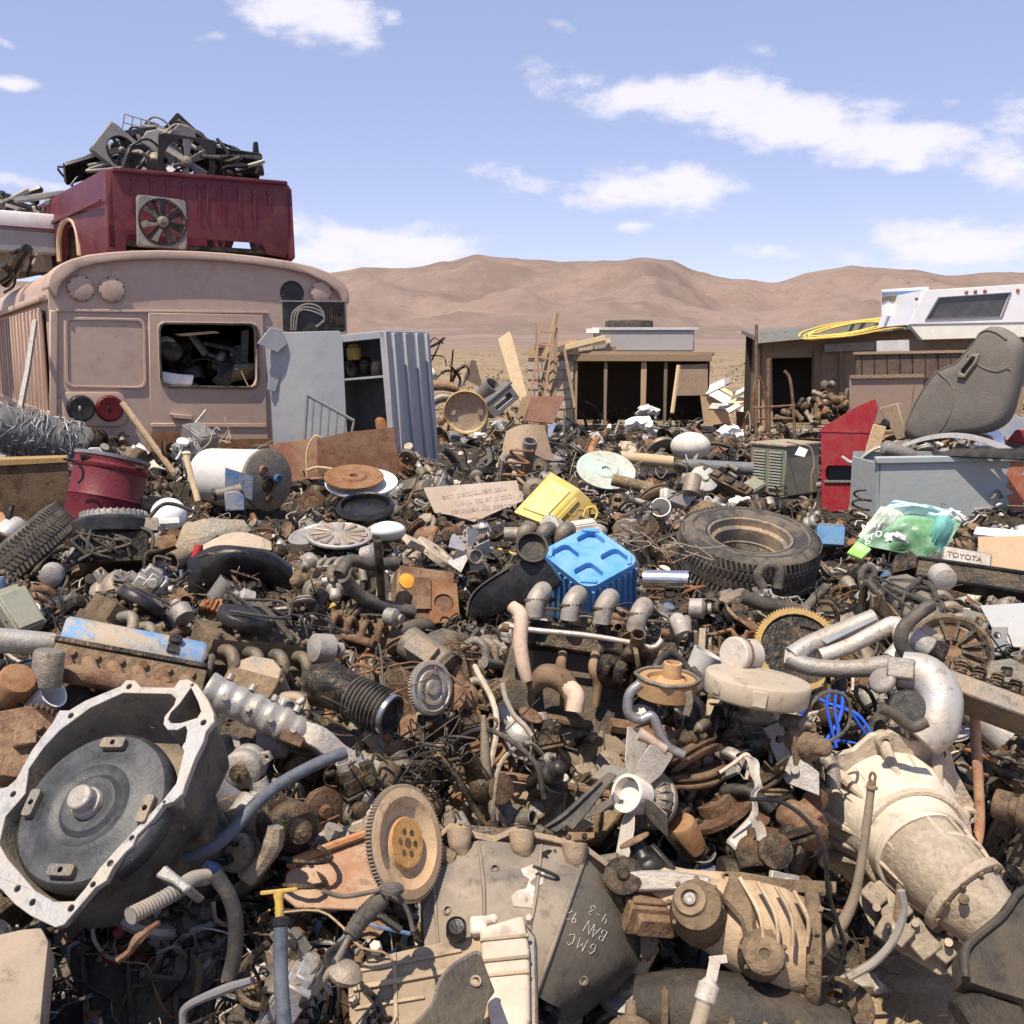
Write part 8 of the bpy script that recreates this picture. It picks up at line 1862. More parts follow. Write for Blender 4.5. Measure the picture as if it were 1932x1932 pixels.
def debris():
 rr=random.Random(77);arch=[]
 def take(mb):arch.append((np.array([tuple(v)for v in mb.v]),mb.f))
 for k in range(4):
  mb=MB();mb.tube([(-.5,0,0),(-.15,rr.uniform(-.15,.15),rr.uniform(-.1,.2)),(.2,rr.uniform(-.2,.2),rr.uniform(-.1,.1)),(.5,0,rr.uniform(0,.2))],rr.choice([.03,.045,.07]),6,3);take(mb)
 for k in range(3):
  mb=MB();q=[(.4*math.cos(a),.4*math.sin(a),.06*a)for a in np.linspace(0,rr.uniform(3.5,6),8)];mb.tube(q,rr.choice([.025,.04]),5,2);take(mb)
 for k in range(3):mb=MB();mb.sheet(lambda u,v:(u-.5,.5*(v-.5),.16*math.sin(u*(3+k))+.1*v*(k-1)),5,2,.03);take(mb)
 for k in range(3):mb=MB();mb.prism([(-.5,-.2),(.3,-.25),(.5,.05),(.1,.1),(0,.35),(-.4,.25)],0,.05+.08*k,[circ(-.25,0,.1,8)]);take(mb)
 for k in range(2):mb=MB();mb.lathe([(.18,-.3),(.3,-.25),(.3,.1),(.2,.16),(.12,.2),(.12,.4),(.06,.42)],n=10);take(mb)
 for k in range(2):mb=MB();mb.lathe([(.16,0),(.42,0),(.45,.06),(.42,.14),(.2,.16),(.16,.3)],n=14,cap0=True);take(mb)
 mb=MB();mb.box((0,0,0),(.7,.4,.3),taper=.8);mb.box((.1,.1,.2),(.2,.2,.25));mb.cyl((-.3,0,.1),(-.5,0,.25),.1,n=8);take(mb)
 mb=MB();mb.box((0,0,0),(.5,.5,.25));mb.cyl((.1,0,.1),(.15,.1,.4),.13,n=10);mb.cyl((-.2,-.1,.1),(-.2,-.1,.25),.1,n=8);mb.box((0,.3,0),(.9,.06,.1));take(mb)
 mb=MB();mb.pipe((-.4,0,0),(.4,0,0),.14,.75,10);take(mb)
 mb=MB();mb.pipe((-.2,0,0),(.2,0,.05),.25,.8,12);take(mb)
 mb=MB();mb.cyl((-.3,0,0),(.25,0,0),.06,n=6);mb.cyl((.25,0,0),(.33,0,0),.12,n=6);take(mb)
 mb=MB();mb.box((0,0,0),(1.1,.08,.05));mb.box((.5,.15,0),(.08,.35,.05));take(mb)
 nshort=len(arch)
 for k in range(7):
  mb=MB();q=[V((-1,0,0))]
  for j in range(6):q.append(q[-1]+V((rr.uniform(.1,.5),rr.gauss(0,.28),rr.gauss(0,.12))))
  mb.tube(q,rr.choice([.018,.03,.05,.06]),6,3);take(mb)
 mats=['iron','dark','mud','rust','alud','black','hose','alu','tan','steel','orange','offw','wood','yel2','blued','red','olive']
 wt=[14,22,4,8,7,20,9,7,3,4,5,2,1.5,.6,.6,.3,1.5]
 wf=[12,12,5,6,12,12,10,13,7,9,4,12,2,.8,1.2,.5,5]
 vs=[];li=[];ls=[];lt=[];mi=[];nv=0;nl=0
 cnt=0
 for _ in range(29000):
  px=rr.uniform(-300,2300);py=778+(1960-778)*rr.random()**1.25
  p=hit_heap(px,py,HB)
  if p is None:continue
  qx,qy,D=pr(p)
  if hat(p.x,p.y,HB)<.04 and rr.random()<.94:continue
  s=max(rr.uniform(.03,.10),D*.0052*rr.uniform(.6,1.4))*(rr.uniform(.7,1.5))
  if p.x>-1.5-.0 and p.y>14:s*=1.2
  p.z+=s*rr.uniform(-.1,.35)
  if guarded(qx,qy,s/D*F*.35,D,-.04):continue
  av,af=arch[rr.randrange(len(arch))]if rr.random()<.7 else arch[nshort+rr.randrange(7)]
  if len(af)>0 and av.shape[0]and av[:,0].max()>1.2:s*=1.3
  R_=Euler((rr.gauss(0,.6),rr.gauss(0,.6),rr.uniform(0,6.3))).to_matrix()
  A=np.array(R_)*s
  vs.append(av@A.T+np.array(p));m=rr.choices(range(len(mats)),wt if D<6 else wf)[0]
  for f in af:
   li+=[i+nv for i in f];ls.append(nl);lt.append(len(f));nl+=len(f);mi.append(m)
  nv+=len(av);cnt+=1
 me=bpy.data.meshes.new('scrap_debris');allv=np.concatenate(vs)
 me.vertices.add(nv);me.vertices.foreach_set('co',allv.ravel());me.loops.add(nl);me.loops.foreach_set('vertex_index',li)
 me.polygons.add(len(ls));me.polygons.foreach_set('loop_start',ls);me.polygons.foreach_set('loop_total',lt);me.polygons.foreach_set('material_index',mi)
 me.polygons.foreach_set('use_smooth',[True]*len(ls))
 me.update(calc_edges=True);me.validate();me.set_sharp_from_angle(angle=rad(40))
 for m in mats:me.materials.append(M[m])
 o=bpy.data.objects.new('scrap_debris',me);COL.objects.link(o);o['kind']='stuff'
debris()
PROTO={}
def proto(key,cat,size,group,parts,w,mats):
 """parts: list of (part name, MB, default material, bevel); a single part makes a one-mesh thing"""
 if len(parts)==1:
  nm,mb,m,bv=parts[0];o=mb.build(key,m,bevel=bv,origin=(0,0,0));o['o']=[0,0,0];ch=[]
 else:
  o=root(key,key,cat);ch=[mb.build(nm,m,o,bevel=bv)for nm,mb,m,bv in parts]
 PROTO.setdefault(key,dict(cat=cat,size=size,group=group,mats=mats,w=w,v=[]))['v'].append((o,ch))
def make_protos():
 rr=random.Random(13)
 A=[('grey','alud'),('pale','alu'),('silver','alu2'),('dark','dark'),('dirty','iron'),('dirty','iron'),('dark','dark'),('black','black'),('muddy','mud'),('rusty','rust'),('grey','alud')]
 B=[('dark','dark'),('rusty','rust'),('dirty','iron'),('muddy','mud'),('orange rusted','orange')]
 Cc=[('black','black'),('dusty black','blackm'),('grey','hose'),('worn black','rubber')]
 for v in range(2):
  a=MB();a.lathe([(.03,-.065),(.068,-.06),(.075,-.05),(.075,-.015),(.07,-.01),(.07,.01),(.075,.015),(.075,.05),(.06,.062),(.03,.065)],ax=(0,1,0),n=18)
  for k in range(10):t=2*PI*k/10;a.box((.06*math.cos(t),-.062,.06*math.sin(t)),(.02,.012,.008),(0,-math.degrees(t),0))
  a.prism([(-.03,.06),(.03,.06),(.018,.11),(-.018,.11)],-.012,.012,[circ(0,.095,.008,8)]);a.prism([(-.03,-.06),(.03,-.06),(.018,-.11),(-.018,-.11)],-.03,.03)
  p_=MB();p_.lathe([(.018,0),(.034,.004),(.034,.01),(.024,.014),(.034,.022),(.034,.026),(.012,.03)],(0,.07,0),(0,1,0),18);p_.cyl((0,.06,0),(0,.115,0),.01,n=8)
  w_=MB();w_.cyl((.03,-.06,.02),(.03,-.085,.02),.01,n=8);w_.box((-.02,-.075,-.02),(.04,.03,.03));w_.tube([(-.02,-.08,-.02),(-.05,-.12,0),(-.1,-.1,.05)],.006,6,4)
  proto('alternator','alternator',.1,'scrap alternators',[('housing',a,M['alud'],.003),('pulley',p_,M['iron'],0),('terminal_block',w_,M['black'],.002)],9,A)
 s_=MB();s_.lathe([(.03,-.1),(.04,-.095),(.042,0),(.042,.04),(.03,.05),(.025,.09),(.012,.1)],ax=(1,0,0),n=16);s_.prism([(-.0,-.05),(.012,-.06),(.02,.05),(.0,.06)],-.05,.05)
 so=MB();so.lathe([(.022,-.06),(.024,-.055),(.024,.02),(.012,.03),(.008,.05)],(0,0,.06),(1,0,0),14)
 proto('starter_motor','motor',.11,'scrap starter motors',[('body',s_,M['dark'],.002),('solenoid',so,M['alud'],0)],7,A)
 d_=MB();d_.lathe([(.03,.04),(.07,.04),(.075,0),(.13,0),(.13,-.018),(.07,-.018),(.066,.034),(.03,.034)],n=32,cap0=False,cap1=False,close=True);
 bolts_=[(.05*math.cos(t),.05*math.sin(t))for t in np.arange(5)*2*PI/5]
 for x,y in bolts_:d_.cyl((x,y,.036),(x,y,.06),.007,n=6)
 proto('brake_disc','brake disc',.13,'scrap brake discs',[('disc',d_,M['rust'],0)],5,B)
 p_=MB();p_.lathe([(.01,.0),(.02,.03),(.03,.03),(.035,.008),(.075,.006),(.085,.015),(.085,.02),(.072,.026),(.085,.034),(.085,.04),(.07,.044),(.03,.046),(.02,.06),(.008,.06)],n=28)
 proto('pulley','pulley',.085,'scrap pulleys',[('pulley',p_,M['iron'],0)],7,A)
 for v in range(2):
  c1=MB();c1.box((0,0,0),(.11,.08,.05));c1.box((.02,.0,.04),(.08,.07,.035),taper=.85);c1.box((-.05,.01,.02),(.04,.05,.06));c1.box((0,0,-.035),(.12,.09,.012));c1.cyl((.05,-.03,.05),(.08,-.05,.05),.014,n=10);c1.cyl((-.03,.05,0),(-.03,.075,.005),.02,n=10)
  c2=MB();c2.pipe((.02,0,.05),(.02,0,.085),.028,.8,16);
  c3=MB();c3.tube([(.06,-.04,0),(.09,-.05,.02),(.08,-.05,.06),(.03,-.05,.08)],.004,5,4);c3.prism([(.04,-.03),(.08,-.02),(.07,.02),(.05,.01)],-.052,-.046);c3.tube([(.05,-.045,.0),(-.06,0,.03),(-.1,-.02,.05),(-.13,.0,.0)],.006,6,4)
  proto('carburettor','carburettor',.09,'scrap carburettors',[('body',c1,M['alud'],.003),('throat',c2,M['alu'],0),('linkage',c3,M['iron'],0)],8,A[:5])
 m1=MB();m1.tube([(-.2,.05,.06),(.2,.05,.06)],.035,12,1);m2=MB()
 for k in range(4):x=-.15+.1*k;m2.tube([(x,.05,.06),(x,-.03,.1),(x,-.1,.07),(x,-.13,0)],[.024,.022,.022,.024],10,5)
 m3=MB();m3.prism([(-.2,-.02),(.2,-.02),(.2,.02),(-.2,.02)],-.145,-.13);m3.pipe((.2,.05,.06),(.25,.05,.06),.04,.8)
 proto('intake_manifold','intake manifold',.19,'scrap intake manifolds',[('plenum',m1,M['alud'],0),('runner',m2,M['alud'],0),('flange',m3,M['alu'],.003)],6,[A[0],A[1],A[4],A[9]])
 m1=MB();m1.tube([(-.22,0,.05),(-.1,.02,.06),(.05,.03,.06),(.2,.05,.04)],[.026,.03,.036,.034],10,5);m1.pipe((.2,.05,.04),(.24,.06,.03),.045,.7)
 for k in range(4):x=-.2+.115*k;m1.tube([(x,.015,.05),(x-.01,-.04,.05),(x-.01,-.09,.03)],.024,9,4);m1.box((x-.01,-.09,.03),(.07,.014,.06))
 proto('exhaust_manifold','exhaust manifold',.2,'scrap exhaust manifolds',[('casting',m1,M['rust'],0)],7,B)
 h1=MB();h1.box((0,0,0),(.44,.17,.09));
 for k in range(4):h1.box((-.16+.107*k,-.09,0),(.06,.03,.06))
 h2=MB()
 for k in range(8):h2.lathe([(.016,0),(.018,.008),(.014,.012),(.018,.018),(.014,.024),(.018,.03),(.008,.036)],(-.18+.052*k,.03*(1 if k%2 else-1),.045),n=10)
 h3=MB();h3.cyl((-.2,0,.075),(.2,0,.075),.012,n=8);h3.box((0,.06,.05),(.42,.012,.03))
 proto('cylinder_head','cylinder head',.2,'scrap cylinder heads',[('casting',h1,M['alud'],.005),('valve_spring',h2,M['iron'],0),('rocker_shaft',h3,M['dark'],0)],6,[A[0],A[2],A[4],A[3],A[5]])
 for v in range(3):
  L=.5 if v<2 else .42;e1=MB();e1.box((0,0,.18),(L,.26,.24));e1.box((0,0,.05),(L*.96,.34,.06));
  for k in range(5):e1.box((-L/2+L*(k+.5)/5,-.14,.17),(.02,.03,.2));e1.box((-L/2+L*(k+.5)/5,.14,.17),(.02,.03,.2))
  for k in range(3):e1.cyl((-L/3+L*k/3+.05,-.13,.2),(-L/3+L*k/3+.05,-.15,.2),.022,n=12)
  e2=MB();e2.box((0,.0,.34),(L*.97,.2,.09));
  for k in range(6):e2.cyl((-L/2+L*(k+.5)/6,-.09,.385),(-L/2+L*(k+.5)/6,-.09,.405),.012,n=6)
  e3=MB()
  if v==0:e3.loft([[(x,y,z)for y,z in((-.09,.385),(-.08,.43),(-.03,.46),(.05,.455),(.09,.42),(.09,.385))]for x in(-L*.46,L*.46)])
  elif v==1:
   e3.box((0,.01,.41),(L*.9,.12,.05))
   for k in range(4):e3.lathe([(.02,0),(.022,.01),(.016,.03)],(-L*.35+L*.23*k,.01,.435),n=10)
  else:e3.lathe([(.08,0),(.11,.01),(.11,.05),(.05,.065),(.01,.08)],(-.05,0,.41),n=26)
  e4=MB()
  for k in range(4):x=-L*.36+L*.24*k;e4.tube([(x,-.1,.34),(x,-.17,.36),(x+.01,-.21,.32),(x+.02,-.2,.24)],.024,10,5)
  e4.tube([(-L*.4,-.2,.24),(L*.4,-.21,.22)],.03,10,2)
  e5=MB();e5.box((L/2+.02,0,.2),(.04,.24,.3));e5.lathe([(.06,0),(.075,.005),(.075,.035),(.02,.04),(.015,.06)],(L/2+.04,0,.12),(1,0,0),22);e5.lathe([(.05,0),(.055,.005),(.055,.025),(.02,.03)],(L/2+.04,.02,.32),(1,0,0),20)
  e6=MB();e6.lathe([(.03,0),(.055,.01),(.058,.08),(.03,.1)],(L/2-.06,-.2,.42),(1,0,0),16);e6.lathe([(.03,0),(.03,.02)],(L/2+.05,-.2,.42),(1,0,0),14)
  e7=MB()
  for k in range(6):q=[(-L*.4+rr.random()*L*.8,rr.uniform(-.12,.14),rr.uniform(.38,.5))for _ in range(4)];e7.tube(q,rr.choice([.006,.009,.014]),7,4)
  e7.tube([(L/2,.08,.34),(L/2+.08,.12,.38),(L/2+.1,.14,.25),(L/2+.06,.15,.12)],.02,9,5)
  proto('scrap_engine','engine',.3,'scrap engines',[('block',e1,M['darkb'],.006),('cylinder_head',e2,M['mud'],.004),('valve_cover' if v==0 else('camshaft_carrier' if v==1 else 'air_cleaner'),e3,[M['alud'],M['iron'],M['black']][v],.004),('intake_manifold',e4,M['alud']if v!=1 else M['rust'],0),('timing_cover',e5,M['alud'],.003),('alternator',e6,M['alu'],0),('hose',e7,M['hose'],0)],7,[('greasy','darkb'),('muddy','mud'),('rusty','rust'),('dark','dark'),('dirty','iron')])
 f_=MB();f_.lathe([(.03,0),(.045,.004),(.045,.1),(.04,.108),(.015,.112)],n=18)
 proto('oil_filter','filter',.06,'scrap oil filters',[('canister',f_,M['offw'],0)],3,[('off white','offw'),('orange','orange'),('black','black'),('blue','blued'),('grey','alud')])
 f_=MB();f_.lathe([(.05,0),(.15,0),(.17,.01),(.17,.05),(.165,.055),(.06,.06),(.05,.03)],n=32);f_.prism([(.1,0),(.3,.0),(.3,.04),(.1,.05)],-.04,.04)
 proto('air_filter_pan','air filter',.17,'scrap air filter pans',[('pan',f_,M['black'],0)],4,[('black','black'),('grey','alud'),('rusty','rust'),('tan','tan')])
 w_=MB();w_.lathe([(.05,0),(.06,.01),(.05,.04),(.03,.05),(.02,.09)],n=18);w_.prism([(-.09,-.04),(.0,-.08),(.09,-.03),(.07,.05),(-.05,.07)],-.008,.008);w_.pipe((.03,0,.02),(.12,.02,.03),.026,.8);w2=MB();w2.lathe([(.035,0),(.045,.003),(.045,.008),(.01,.012)],(0,0,.09),n=18)
 proto('water_pump','pump',.1,'scrap water pumps',[('casting',w_,M['alud'],.002),('hub',w2,M['rust'],0)],7,A)
 shapes=[[(-.2,0,0),(-.1,.02,.05),(.02,.0,.08),(.12,-.06,.06),(.2,-.1,.0)],[(-.15,0,0),(-.12,0,.1),(0,.02,.16),(.1,.04,.1),(.13,.03,0)],[(-.3,0,0),(-.12,.05,.03),(.1,-.05,.03),(.3,.03,.02)],[(-.1,0,.0),(0,.0,.06),(.02,.1,.08),(-.08,.14,.05),(-.14,.05,.04),(-.02,-.06,.06),(.1,-.05,.02)],[(-.2,.05,0),(-.1,-.02,.02),(.0,0,.1),(.06,.02,.2)]]
 for i,q in enumerate(shapes):
  h_=MB();h_.tube(q,.024 if i!=3 else .014,10,6)
  if i in(0,4):h_.lathe([(.027,0),(.029,.003),(.029,.012),(.027,.015)],V(q[0])+V((.01,0,.003)),V(q[1])-V(q[0]),12,False,False,close=True)
  proto('rubber_hose','hose',.2,'scrap hoses',[('hose',h_,M['hose'],0)],15,Cc)
  h_=MB();h_.tube([V(p)*1.3 for p in q],.009,7,6);proto('thin_hose','hose',.22,'scrap thin hoses',[('hose',h_,M['black'],0)],16,Cc+[('tan','tan'),('pale','alu')])
 for v in range(3):
  w_=MB();
  for k in range(9):
   q=[V((rr.gauss(0,.08),rr.gauss(0,.08),rr.uniform(.0,.1)))]
   for j in range(5):q.append(q[-1]+V((rr.gauss(0,.08),rr.gauss(0,.08),rr.gauss(0,.035))))
   w_.tube(q,rr.uniform(.0025,.005),5,4)
  proto('wiring_harness','wiring',.2,'scrap wiring',[('wires',w_,M['black'],0)],15,[('black','black'),('tan','tan'),('grey','hose'),('rusty brown','rust'),('dusty black','blackm')])
 for v in range(3):
  b_=MB();o=[[(-.12,-.03),(.05,-.04),(.12,.03),(.06,.06),(-.02,.02),(-.12,.03)],[(-.08,-.08),(.08,-.06),(.04,.1),(-.04,.1)],[(-.15,-.02),(.15,-.02),(.15,.02),(.02,.03),(0,.1),(-.03,.1),(-.03,.03),(-.15,.02)]][v]
  b_.prism(o,-.004,.004,[circ(o[0][0]*.6,0,.012,10)]);b_.box((0,.025,-.03),(.14,.05,.006));b_.cyl((.03,-.02,.0),(.03,.02,.0),.014,n=8)
  proto('steel_bracket','bracket',.12,'scrap brackets',[('plate',b_,M['iron'],.0015)],10,A+[('black','black')])
 v_=MB();v_.loft([[(x*k,y*k,z)for x,y in((-.22,-.07),(.22,-.07),(.23,-.05),(.23,.05),(.22,.07),(-.22,.07),(-.23,.05),(-.23,-.05))]for z,k in((0,1.04),(.008,1.04),(.009,1),(.05,.97),(.07,.85))]);v2=MB();v2.lathe([(.025,0),(.03,.004),(.03,.018),(.02,.022)],(.12,0,.068),n=12)
 proto('valve_cover','valve cover',.2,'scrap valve covers',[('cover',v_,M['alud'],.003),('filler_cap',v2,M['black'],0)],5,[('grey','alud'),('silver','alu2'),('dirty','iron'),('black','black'),('worn blue','blued')])
 v_=MB();v_.loft([[(x*k+(.03 if z>.1 else 0),y*k,z)for x,y in((-.2,-.1),(.2,-.1),(.2,.1),(-.2,.1))]for z,k in((0,1.06),(.01,1.06),(.011,1),(.06,.96),(.14,.6),(.15,.55))])
 proto('oil_pan','oil pan',.2,'scrap oil pans',[('pan',v_,M['rust'],.008)],5,B+[('tan','tan')])
 for v in range(3):
  s_=MB();s_.sheet(lambda u,w:((u-.5)*.4,(w-.5)*(.2+.1*u),.05*math.sin(u*(3+v)+v)+.04*math.sin(w*4+v*2)*u+.06*w*(v-1)),9,6,.003)
  proto('scrap_sheet','metal sheet',.2,'scrap sheets',[('sheet',s_,M['rust'],0)],8,[('rusty','rust2'),('grey','steel'),('brown','brown'),('black','black'),('pale','alu'),('tan','tan'),('white','offw')])
 s_=MB();s_.pipe((-.25,0,0),(.25,0,0),.028,.82);proto('steel_pipe','pipe',.22,'scrap pipes',[('pipe',s_,M['steel'],0)],8,[('grey','steel'),('rusty','rust'),('shiny','alu2'),('muddy','mud'),('dark','dark')])
 s_=MB();s_.tube([(-.4,0,0),(-.1,0,.02),(.25,0,.0),(.36,.05,.02),(.38,.1,.05)],.011,8,4);proto('bent_rod','rod',.3,'scrap rods',[('rod',s_,M['iron'],0)],10,B+[('pale','alu')])
 s_=MB();s_.lathe([(.045,0),(.045,.06),(.04,.065),(.3*.045,.066)],n=20);
 for z in(.04,.048,.056):s_.lathe([(.046,z),(.0465,z+.003)],n=20,cap0=False,cap1=False)
 r_=MB();r_.box((0,0,-.05),(.022,.018,.12),taper=.9);r_.prism(circ(0,-.13,.036,16),-.012,.012,[circ(0,-.13,.024,14)])
 proto('piston','piston',.09,'scrap pistons',[('crown',s_,M['alud'],0),('connecting_rod',r_,M['iron'],.002)],4,[A[0],A[1],A[3]])
 g_=MB();g_.lathe([(.17,0),(.17,.02),(.15,.06),(.1,.14),(.09,.3),(.075,.32),(.06,.5),(.04,.52)],(-.25,0,.0),(1,0,0),20);
 for k in range(6):t=2*PI*k/6;g_.cyl((-.26,.165*math.cos(t),.165*math.sin(t)),(-.2,.155*math.cos(t),.155*math.sin(t)),.02,n=8)
 g_.box((0,0,-.09),(.2,.17,.05));g2=MB();g2.lathe([(.03,0),(.045,.01),(.045,.05),(.02,.055)],(.27,0,0),(1,0,0),16);g3=MB();g3.tube([(-.1,.1,.05),(0,.12,.08),(.1,.1,.1),(.2,.06,.06)],.008,6,4);g3.box((.05,.1,.0),(.06,.04,.05))
 proto('gearbox','gearbox',.27,'scrap gearboxes',[('case',g_,M['mud'],.003),('output_yoke',g2,M['rust'],0),('shift_linkage',g3,M['iron'],.002)],4,[A[0],A[1],A[4],('tan','tan')])
 f_=MB();fan_blades(f_,Matrix(),.2,5,30,.2,.36);f2=MB();f2.lathe([(.05,-.03),(.055,0),(.03,.04),(.01,.045)],ax=(0,1,0),n=16)
 proto('cooling_fan','fan',.2,'scrap cooling fans',[('blade',f_,M['black'],0),('hub',f2,M['alud'],0)],3,[('black','black'),('white','whited'),('silver','alu2'),('rusty','rust')])
 d_=MB();d_.lathe([(.012,-.12),(.018,-.03),(.04,-.02),(.04,.01)],n=14);d2=MB();d2.lathe([(.042,.01),(.045,.03),(.03,.05)],n=14)
 for k in range(6):t=2*PI*k/6;d2.cyl((.03*math.cos(t),.03*math.sin(t),.04),(.03*math.cos(t),.03*math.sin(t),.065),.008,n=8)
 d3=MB()
 for k in range(6):t=2*PI*k/6;d3.tube([(.03*math.cos(t),.03*math.sin(t),.06),(.05*math.cos(t),.05*math.sin(t),.11),(.13*math.cos(t+.5),.13*math.sin(t+.5),.09),(.22*math.cos(t*.4+.5),.22*math.sin(t*.4+.5),.02)],.0045,6,5)
 proto('distributor','distributor',.12,'scrap distributors',[('body',d_,M['alud'],0),('cap',d2,M['black'],0),('ignition_lead',d3,M['black'],0)],6,[A[0],A[2],A[3]])
 s_=MB();s_.tube([(.06*math.cos(t),.06*math.sin(t),t*.011)for t in np.arange(0,28,.5)],.008,6,1);proto('coil_spring','spring',.11,'scrap coil springs',[('spring',s_,M['rust'],0)],3,B)
 b_=MB();b_.box((0,0,.04),(.2,.14,.08));b_.box((0,0,.085),(.18,.12,.012));b_.box((.11,0,.04),(.03,.1,.05));proto('control_box','box',.12,'scrap control boxes',[('case',b_,M['black'],.004)],5,[('black','black'),('grey','steel'),('olive','olive'),('white','offw'),('rusty','rust')])
 b_=MB();b_.sheet(lambda u,v:((u-.5)*.6,(v-.5)*.16,.08*math.sin(PI*u)+.03*math.sin(PI*v)),10,4,.006);b_.box((.1,0,.06),(.12,.05,.04));proto('plastic_trim','trim',.28,'scrap plastic trims',[('trim',b_,M['black'],0)],5,[('black','black'),('dusty black','blackm'),('grey','steel'),('brown','brown')])
 s_=MB();s_.lathe([(.18,0),(.185,.01),(.17,.02),(.1,.025),(.06,.05),(.01,.055)],n=36);proto('hubcap','hubcap',.18,'scrap hubcaps',[('cap',s_,M['alu2'],0)],2,[('silver','alu2'),('dull','alud'),('rusty','rust'),('white','offw')])
 s_=MB();s_.gear(.03,.09,28,-.02,.02,.012);s_.lathe([(.03,-.04),(.045,-.04),(.045,.05),(.03,.05)],ax=(0,1,0),n=18,cap0=False,cap1=False,close=True);proto('gear_wheel','gear',.09,'scrap gear wheels',[('gear',s_,M['iron'],0)],4,B+[('grey','alud')])
 s_=MB();s_.lathe([(.05,-.1),(.06,-.095),(.06,.08),(.05,.09)],ax=(0,1,0),n=18);s_.box((0,0,.06),(.07,.12,.04));s2=MB();s2.lathe([(.03,0),(.06,.003),(.06,.02),(.05,.024),(.06,.03),(.02,.034)],(0,.09,0),(0,1,0),20)
 proto('compressor','compressor',.11,'scrap compressors',[('body',s_,M['alud'],.003),('pulley',s2,M['iron'],0)],6,A)
 s_=MB();s_.lathe([(.03,0),(.12,0),(.13,.01),(.13,.06),(.12,.06),(.118,.012),(.03,.01)],n=30,cap0=False,cap1=False,close=True);proto('brake_drum','brake drum',.13,'scrap brake drums',[('drum',s_,M['rust'],0)],4,B)
 s_=MB();s_.gear(.1,.16,70,-.006,.006,.006);s2=MB();s2.lathe([(.1,0),(.07,.01),(.02,.01)],ax=(0,1,0),n=26);proto('ring_gear','gear',.16,'scrap ring gears',[('teeth',s_,M['iron'],0),('plate',s2,M['rust'],0)],3,B)
 s_=MB();s_.tube([(-.18,0,.0),(-.08,0,.03),(.04,0,.03),(.18,0,.0)],.028,10,4,corr=.15);proto('bellows_hose','hose',.18,'scrap bellows hoses',[('hose',s_,M['black'],0)],4,Cc)
 s_=MB();s_.lathe([(.05,0),(.06,.01),(.075,.14),(.078,.15),(.07,.15),(.055,.02)],n=20,cap0=True,cap1=False);proto('plastic_cup','cup',.09,'scrap plastic cups',[('cup',s_,M['offw'],0)],1.5,[('white','white'),('off white','offw'),('grey','steel')])
make_protos()
def scatter():
 rr=random.Random(2024);keys=list(PROTO);wts=[PROTO[k]['w']for k in keys]
 placed=[];groundH=HM
 cap={k:0 for k in keys}
 def place(key,px,py,scale=1.0,tilt=.5):
  pd=PROTO[key];p=hit_heap(px,py,groundH)
  if p is None:return
  qx,qy,D=pr(p)
  if hat(p.x,p.y,HB)<.04 and(qx>1450 and qy>1500):return
  r=pd['size']*scale;rp=r/D*F
  if guarded(qx,qy-rp*.3,rp*.85,D-r*.7,.03):return
  lim=rp*(.42 if key not in('thin_hose','wiring_harness','rubber_hose','bent_rod')else .3)
  for ox,oy,orr,oD in placed:
   if abs(ox-qx)<lim+orr*.45 and abs(oy-qy)<(lim+orr*.45)*.75 and abs(oD-D)<r*2.2:return
  o,ch=pd['v'][rr.randrange(len(pd['v']))]
  ad,m=rr.choice(pd['mats'])
  rot=(rr.gauss(0,tilt),rr.gauss(0,tilt),rr.uniform(0,6.28))
  z=p.z+(r*.4 if key not in('scrap_engine','gearbox')else-r*.35)
  sc=scale*rr.uniform(.85,1.15)
  placed.append((qx,qy,rp,D));cap[key]+=1
  JOBS.append((key,o,ch,ad,m,(p.x,p.y,z),rot,sc))
  ix=int((p.x-GX0)/GS);iy=int((p.y-GY0)/GS);k=max(1,int(r*.6/GS))
  sl=groundH[max(0,iy-k):iy+k+1,max(0,ix-k):ix+k+1]
  np.maximum(sl,min(z+r*.25,p.z+.12),out=sl)
 for _ in range(420):
  py=1000+640*rr.random();place('scrap_engine',rr.uniform(-60,2000),py,rr.uniform(.5,.72),.6)
 for _ in range(160):place('gearbox',rr.uniform(-60,2000),850+1080*rr.random(),.7,.6)
 for _ in range(19000):
  key=rr.choices(keys,wts)[0]
  if cap[key]>=260:continue
  py=785+(1950-785)*rr.random()**1.35
  far=py<960
  if key in('scrap_engine','gearbox')and rr.random()<.85:continue
  place(key,rr.uniform(-60,1990),py,rr.uniform(.85,1.2)if far else rr.uniform(.5,.85),.6)
 for x0,y0,x1,y1,D,n in((930,1375,1090,1445,2.76,7),(1305,1400,1530,1630,2.46,20),(860,1460,1080,1580,2.44,9),(1160,1245,1290,1330,2.8,5),(620,1470,720,1550,2.3,7),(440,1530,560,1640,2.1,7),(1490,1300,1650,1400,2.8,8),(700,1420,830,1480,2.5,6)):
  for _ in range(n):
   key=rr.choices(['thin_hose','rubber_hose','wiring_harness','steel_bracket','carburettor','alternator','starter_motor','bent_rod','distributor','pulley','water_pump','piston'],[3,3,1.2,3,4,3,3,0,1.5,3,3,2])[0]
   pd=PROTO[key];o,ch=pd['v'][rr.randrange(len(pd['v']))];ad,m=rr.choice(pd['mats'])
   q=P(rr.uniform(x0,x1),rr.uniform(y0,y1),D+rr.uniform(-.03,.08))
   JOBS.append((key,o,ch,ad,m,tuple(q),(rr.gauss(0,.8),rr.gauss(0,.8),rr.uniform(0,6.28)),rr.uniform(.55,.85)))
 return placed
JOBS=[]
scatter()
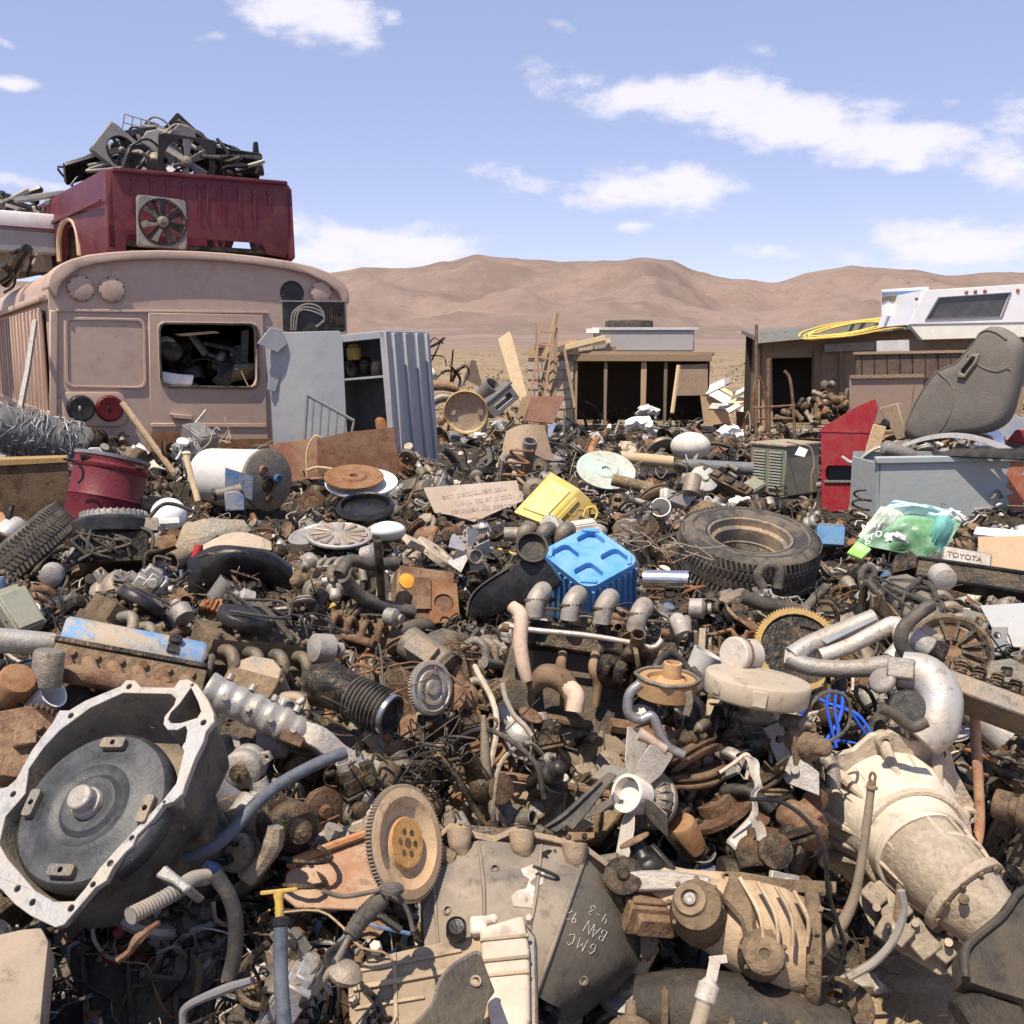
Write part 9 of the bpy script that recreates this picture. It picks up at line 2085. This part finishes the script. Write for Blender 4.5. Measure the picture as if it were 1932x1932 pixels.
def link_jobs():
 made=[]
 for key,o,ch,ad,m,loc,rot,sc in JOBS:
  c=o.copy();COL.objects.link(c);c.location=loc;c.rotation_euler=rot;c.scale=(sc,sc,sc)
  c['category']=PROTO[key]['cat'];c['group']=PROTO[key]['group']
  first=None
  if o.type=='MESH':first=c
  else:
   for i,q in enumerate(ch):
    d=q.copy();COL.objects.link(d);d.parent=c
    if i==0:first=d
  first.material_slots[0].link='OBJECT';first.material_slots[0].material=M[m]
  made.append((c,key,ad))
 return made
MADE=link_jobs()
for k in PROTO:
 for o,ch in PROTO[k]['v']:
  for q in ch:bpy.data.objects.remove(q,do_unlink=True)
  bpy.data.objects.remove(o,do_unlink=True)
print('scrap placed',len(MADE))
def finish():
 from mathutils.bvhtree import BVHTree
 bpy.context.view_layer.update()
 hits={};vv=[];pp=[];own=[];nb=0
 for o in COL.objects:
  if o.type!='MESH' or o.name in('ground','desert_scrub'):continue
  me=o.data;a=np.empty(len(me.vertices)*3,'f');me.vertices.foreach_get('co',a);mw=np.array(o.matrix_world)
  a=a.reshape(-1,3)@mw[:3,:3].T+mw[:3,3];vv.append(a)
  t=o
  while t.parent:t=t.parent
  pp+=[[i+nb for i in p.vertices]for p in me.polygons];own+=[t.name]*len(me.polygons);nb+=len(a)
 tree=BVHTree.FromPolygons(np.concatenate(vv).tolist(),pp)
 n=520
 for j in range(int(n*.38),n):
  for i in range(n):
   d=ray((i+.5)/n*1932,(j+.5)/n*1932).normalized()
   idx=tree.ray_cast(CAM,d)[2]
   if idx is not None:
    h=hits.setdefault(own[idx],[0,0,0]);h[0]+=1;h[1]+=(i+.5)/n*1932;h[2]+=(j+.5)/n*1932
 keep=[]
 for c,key,ad in MADE:
  h=hits.get(c.name)
  if h is None or h[0]<2:
   for q in list(c.children):bpy.data.objects.remove(q,do_unlink=True)
   bpy.data.objects.remove(c,do_unlink=True)
  else:keep.append((c,key,ad,h[1]/h[0],h[2]/h[0],h[0]))
 used=set(o['label']for o in bpy.data.objects if 'label' in o and o.parent is None)
 def rel(px,py,D,L):
  ph,lx,ly,lD,(x0,y0,x1,y1)=L
  dx=0 if x0<px<x1 else(px-x1 if px>=x1 else px-x0);dy=0 if y0<py<y1 else(py-y1 if py>=y1 else py-y0)
  dist=math.hypot(dx,dy*1.3)+.12*math.hypot(px-lx,py-ly)
  if dx==0 and dy==0:w='in front of' if D<lD else 'behind'
  elif abs(dx)>abs(dy):w='right of' if dx>0 else 'left of'
  else:w='in front of' if dy>0 else 'behind'
  return dist,w+' '+ph
 for c,key,ad,px,py,n_ in sorted(keep,key=lambda k:-k[5]):
  D=(c.location-CAM).dot(FW)
  rs=sorted(rel(px,py,D,L)for L in LANDS)[:9]
  base=ad+' '+key.replace('_',' ')
  cand=[base+' '+r for _,r in rs[:3]]
  cand+=[base+' '+a[1]+' and '+b[1]for i,a in enumerate(rs)for b in rs[i+1:]]
  lab=None
  for t in cand:
   if t not in used and 4<=len(t.split())<=16:lab=t;break
  c['label']=lab or cand[0];used.add(c['label'])
 print('scrap kept',len(keep),'objects',len(bpy.data.objects))
finish()
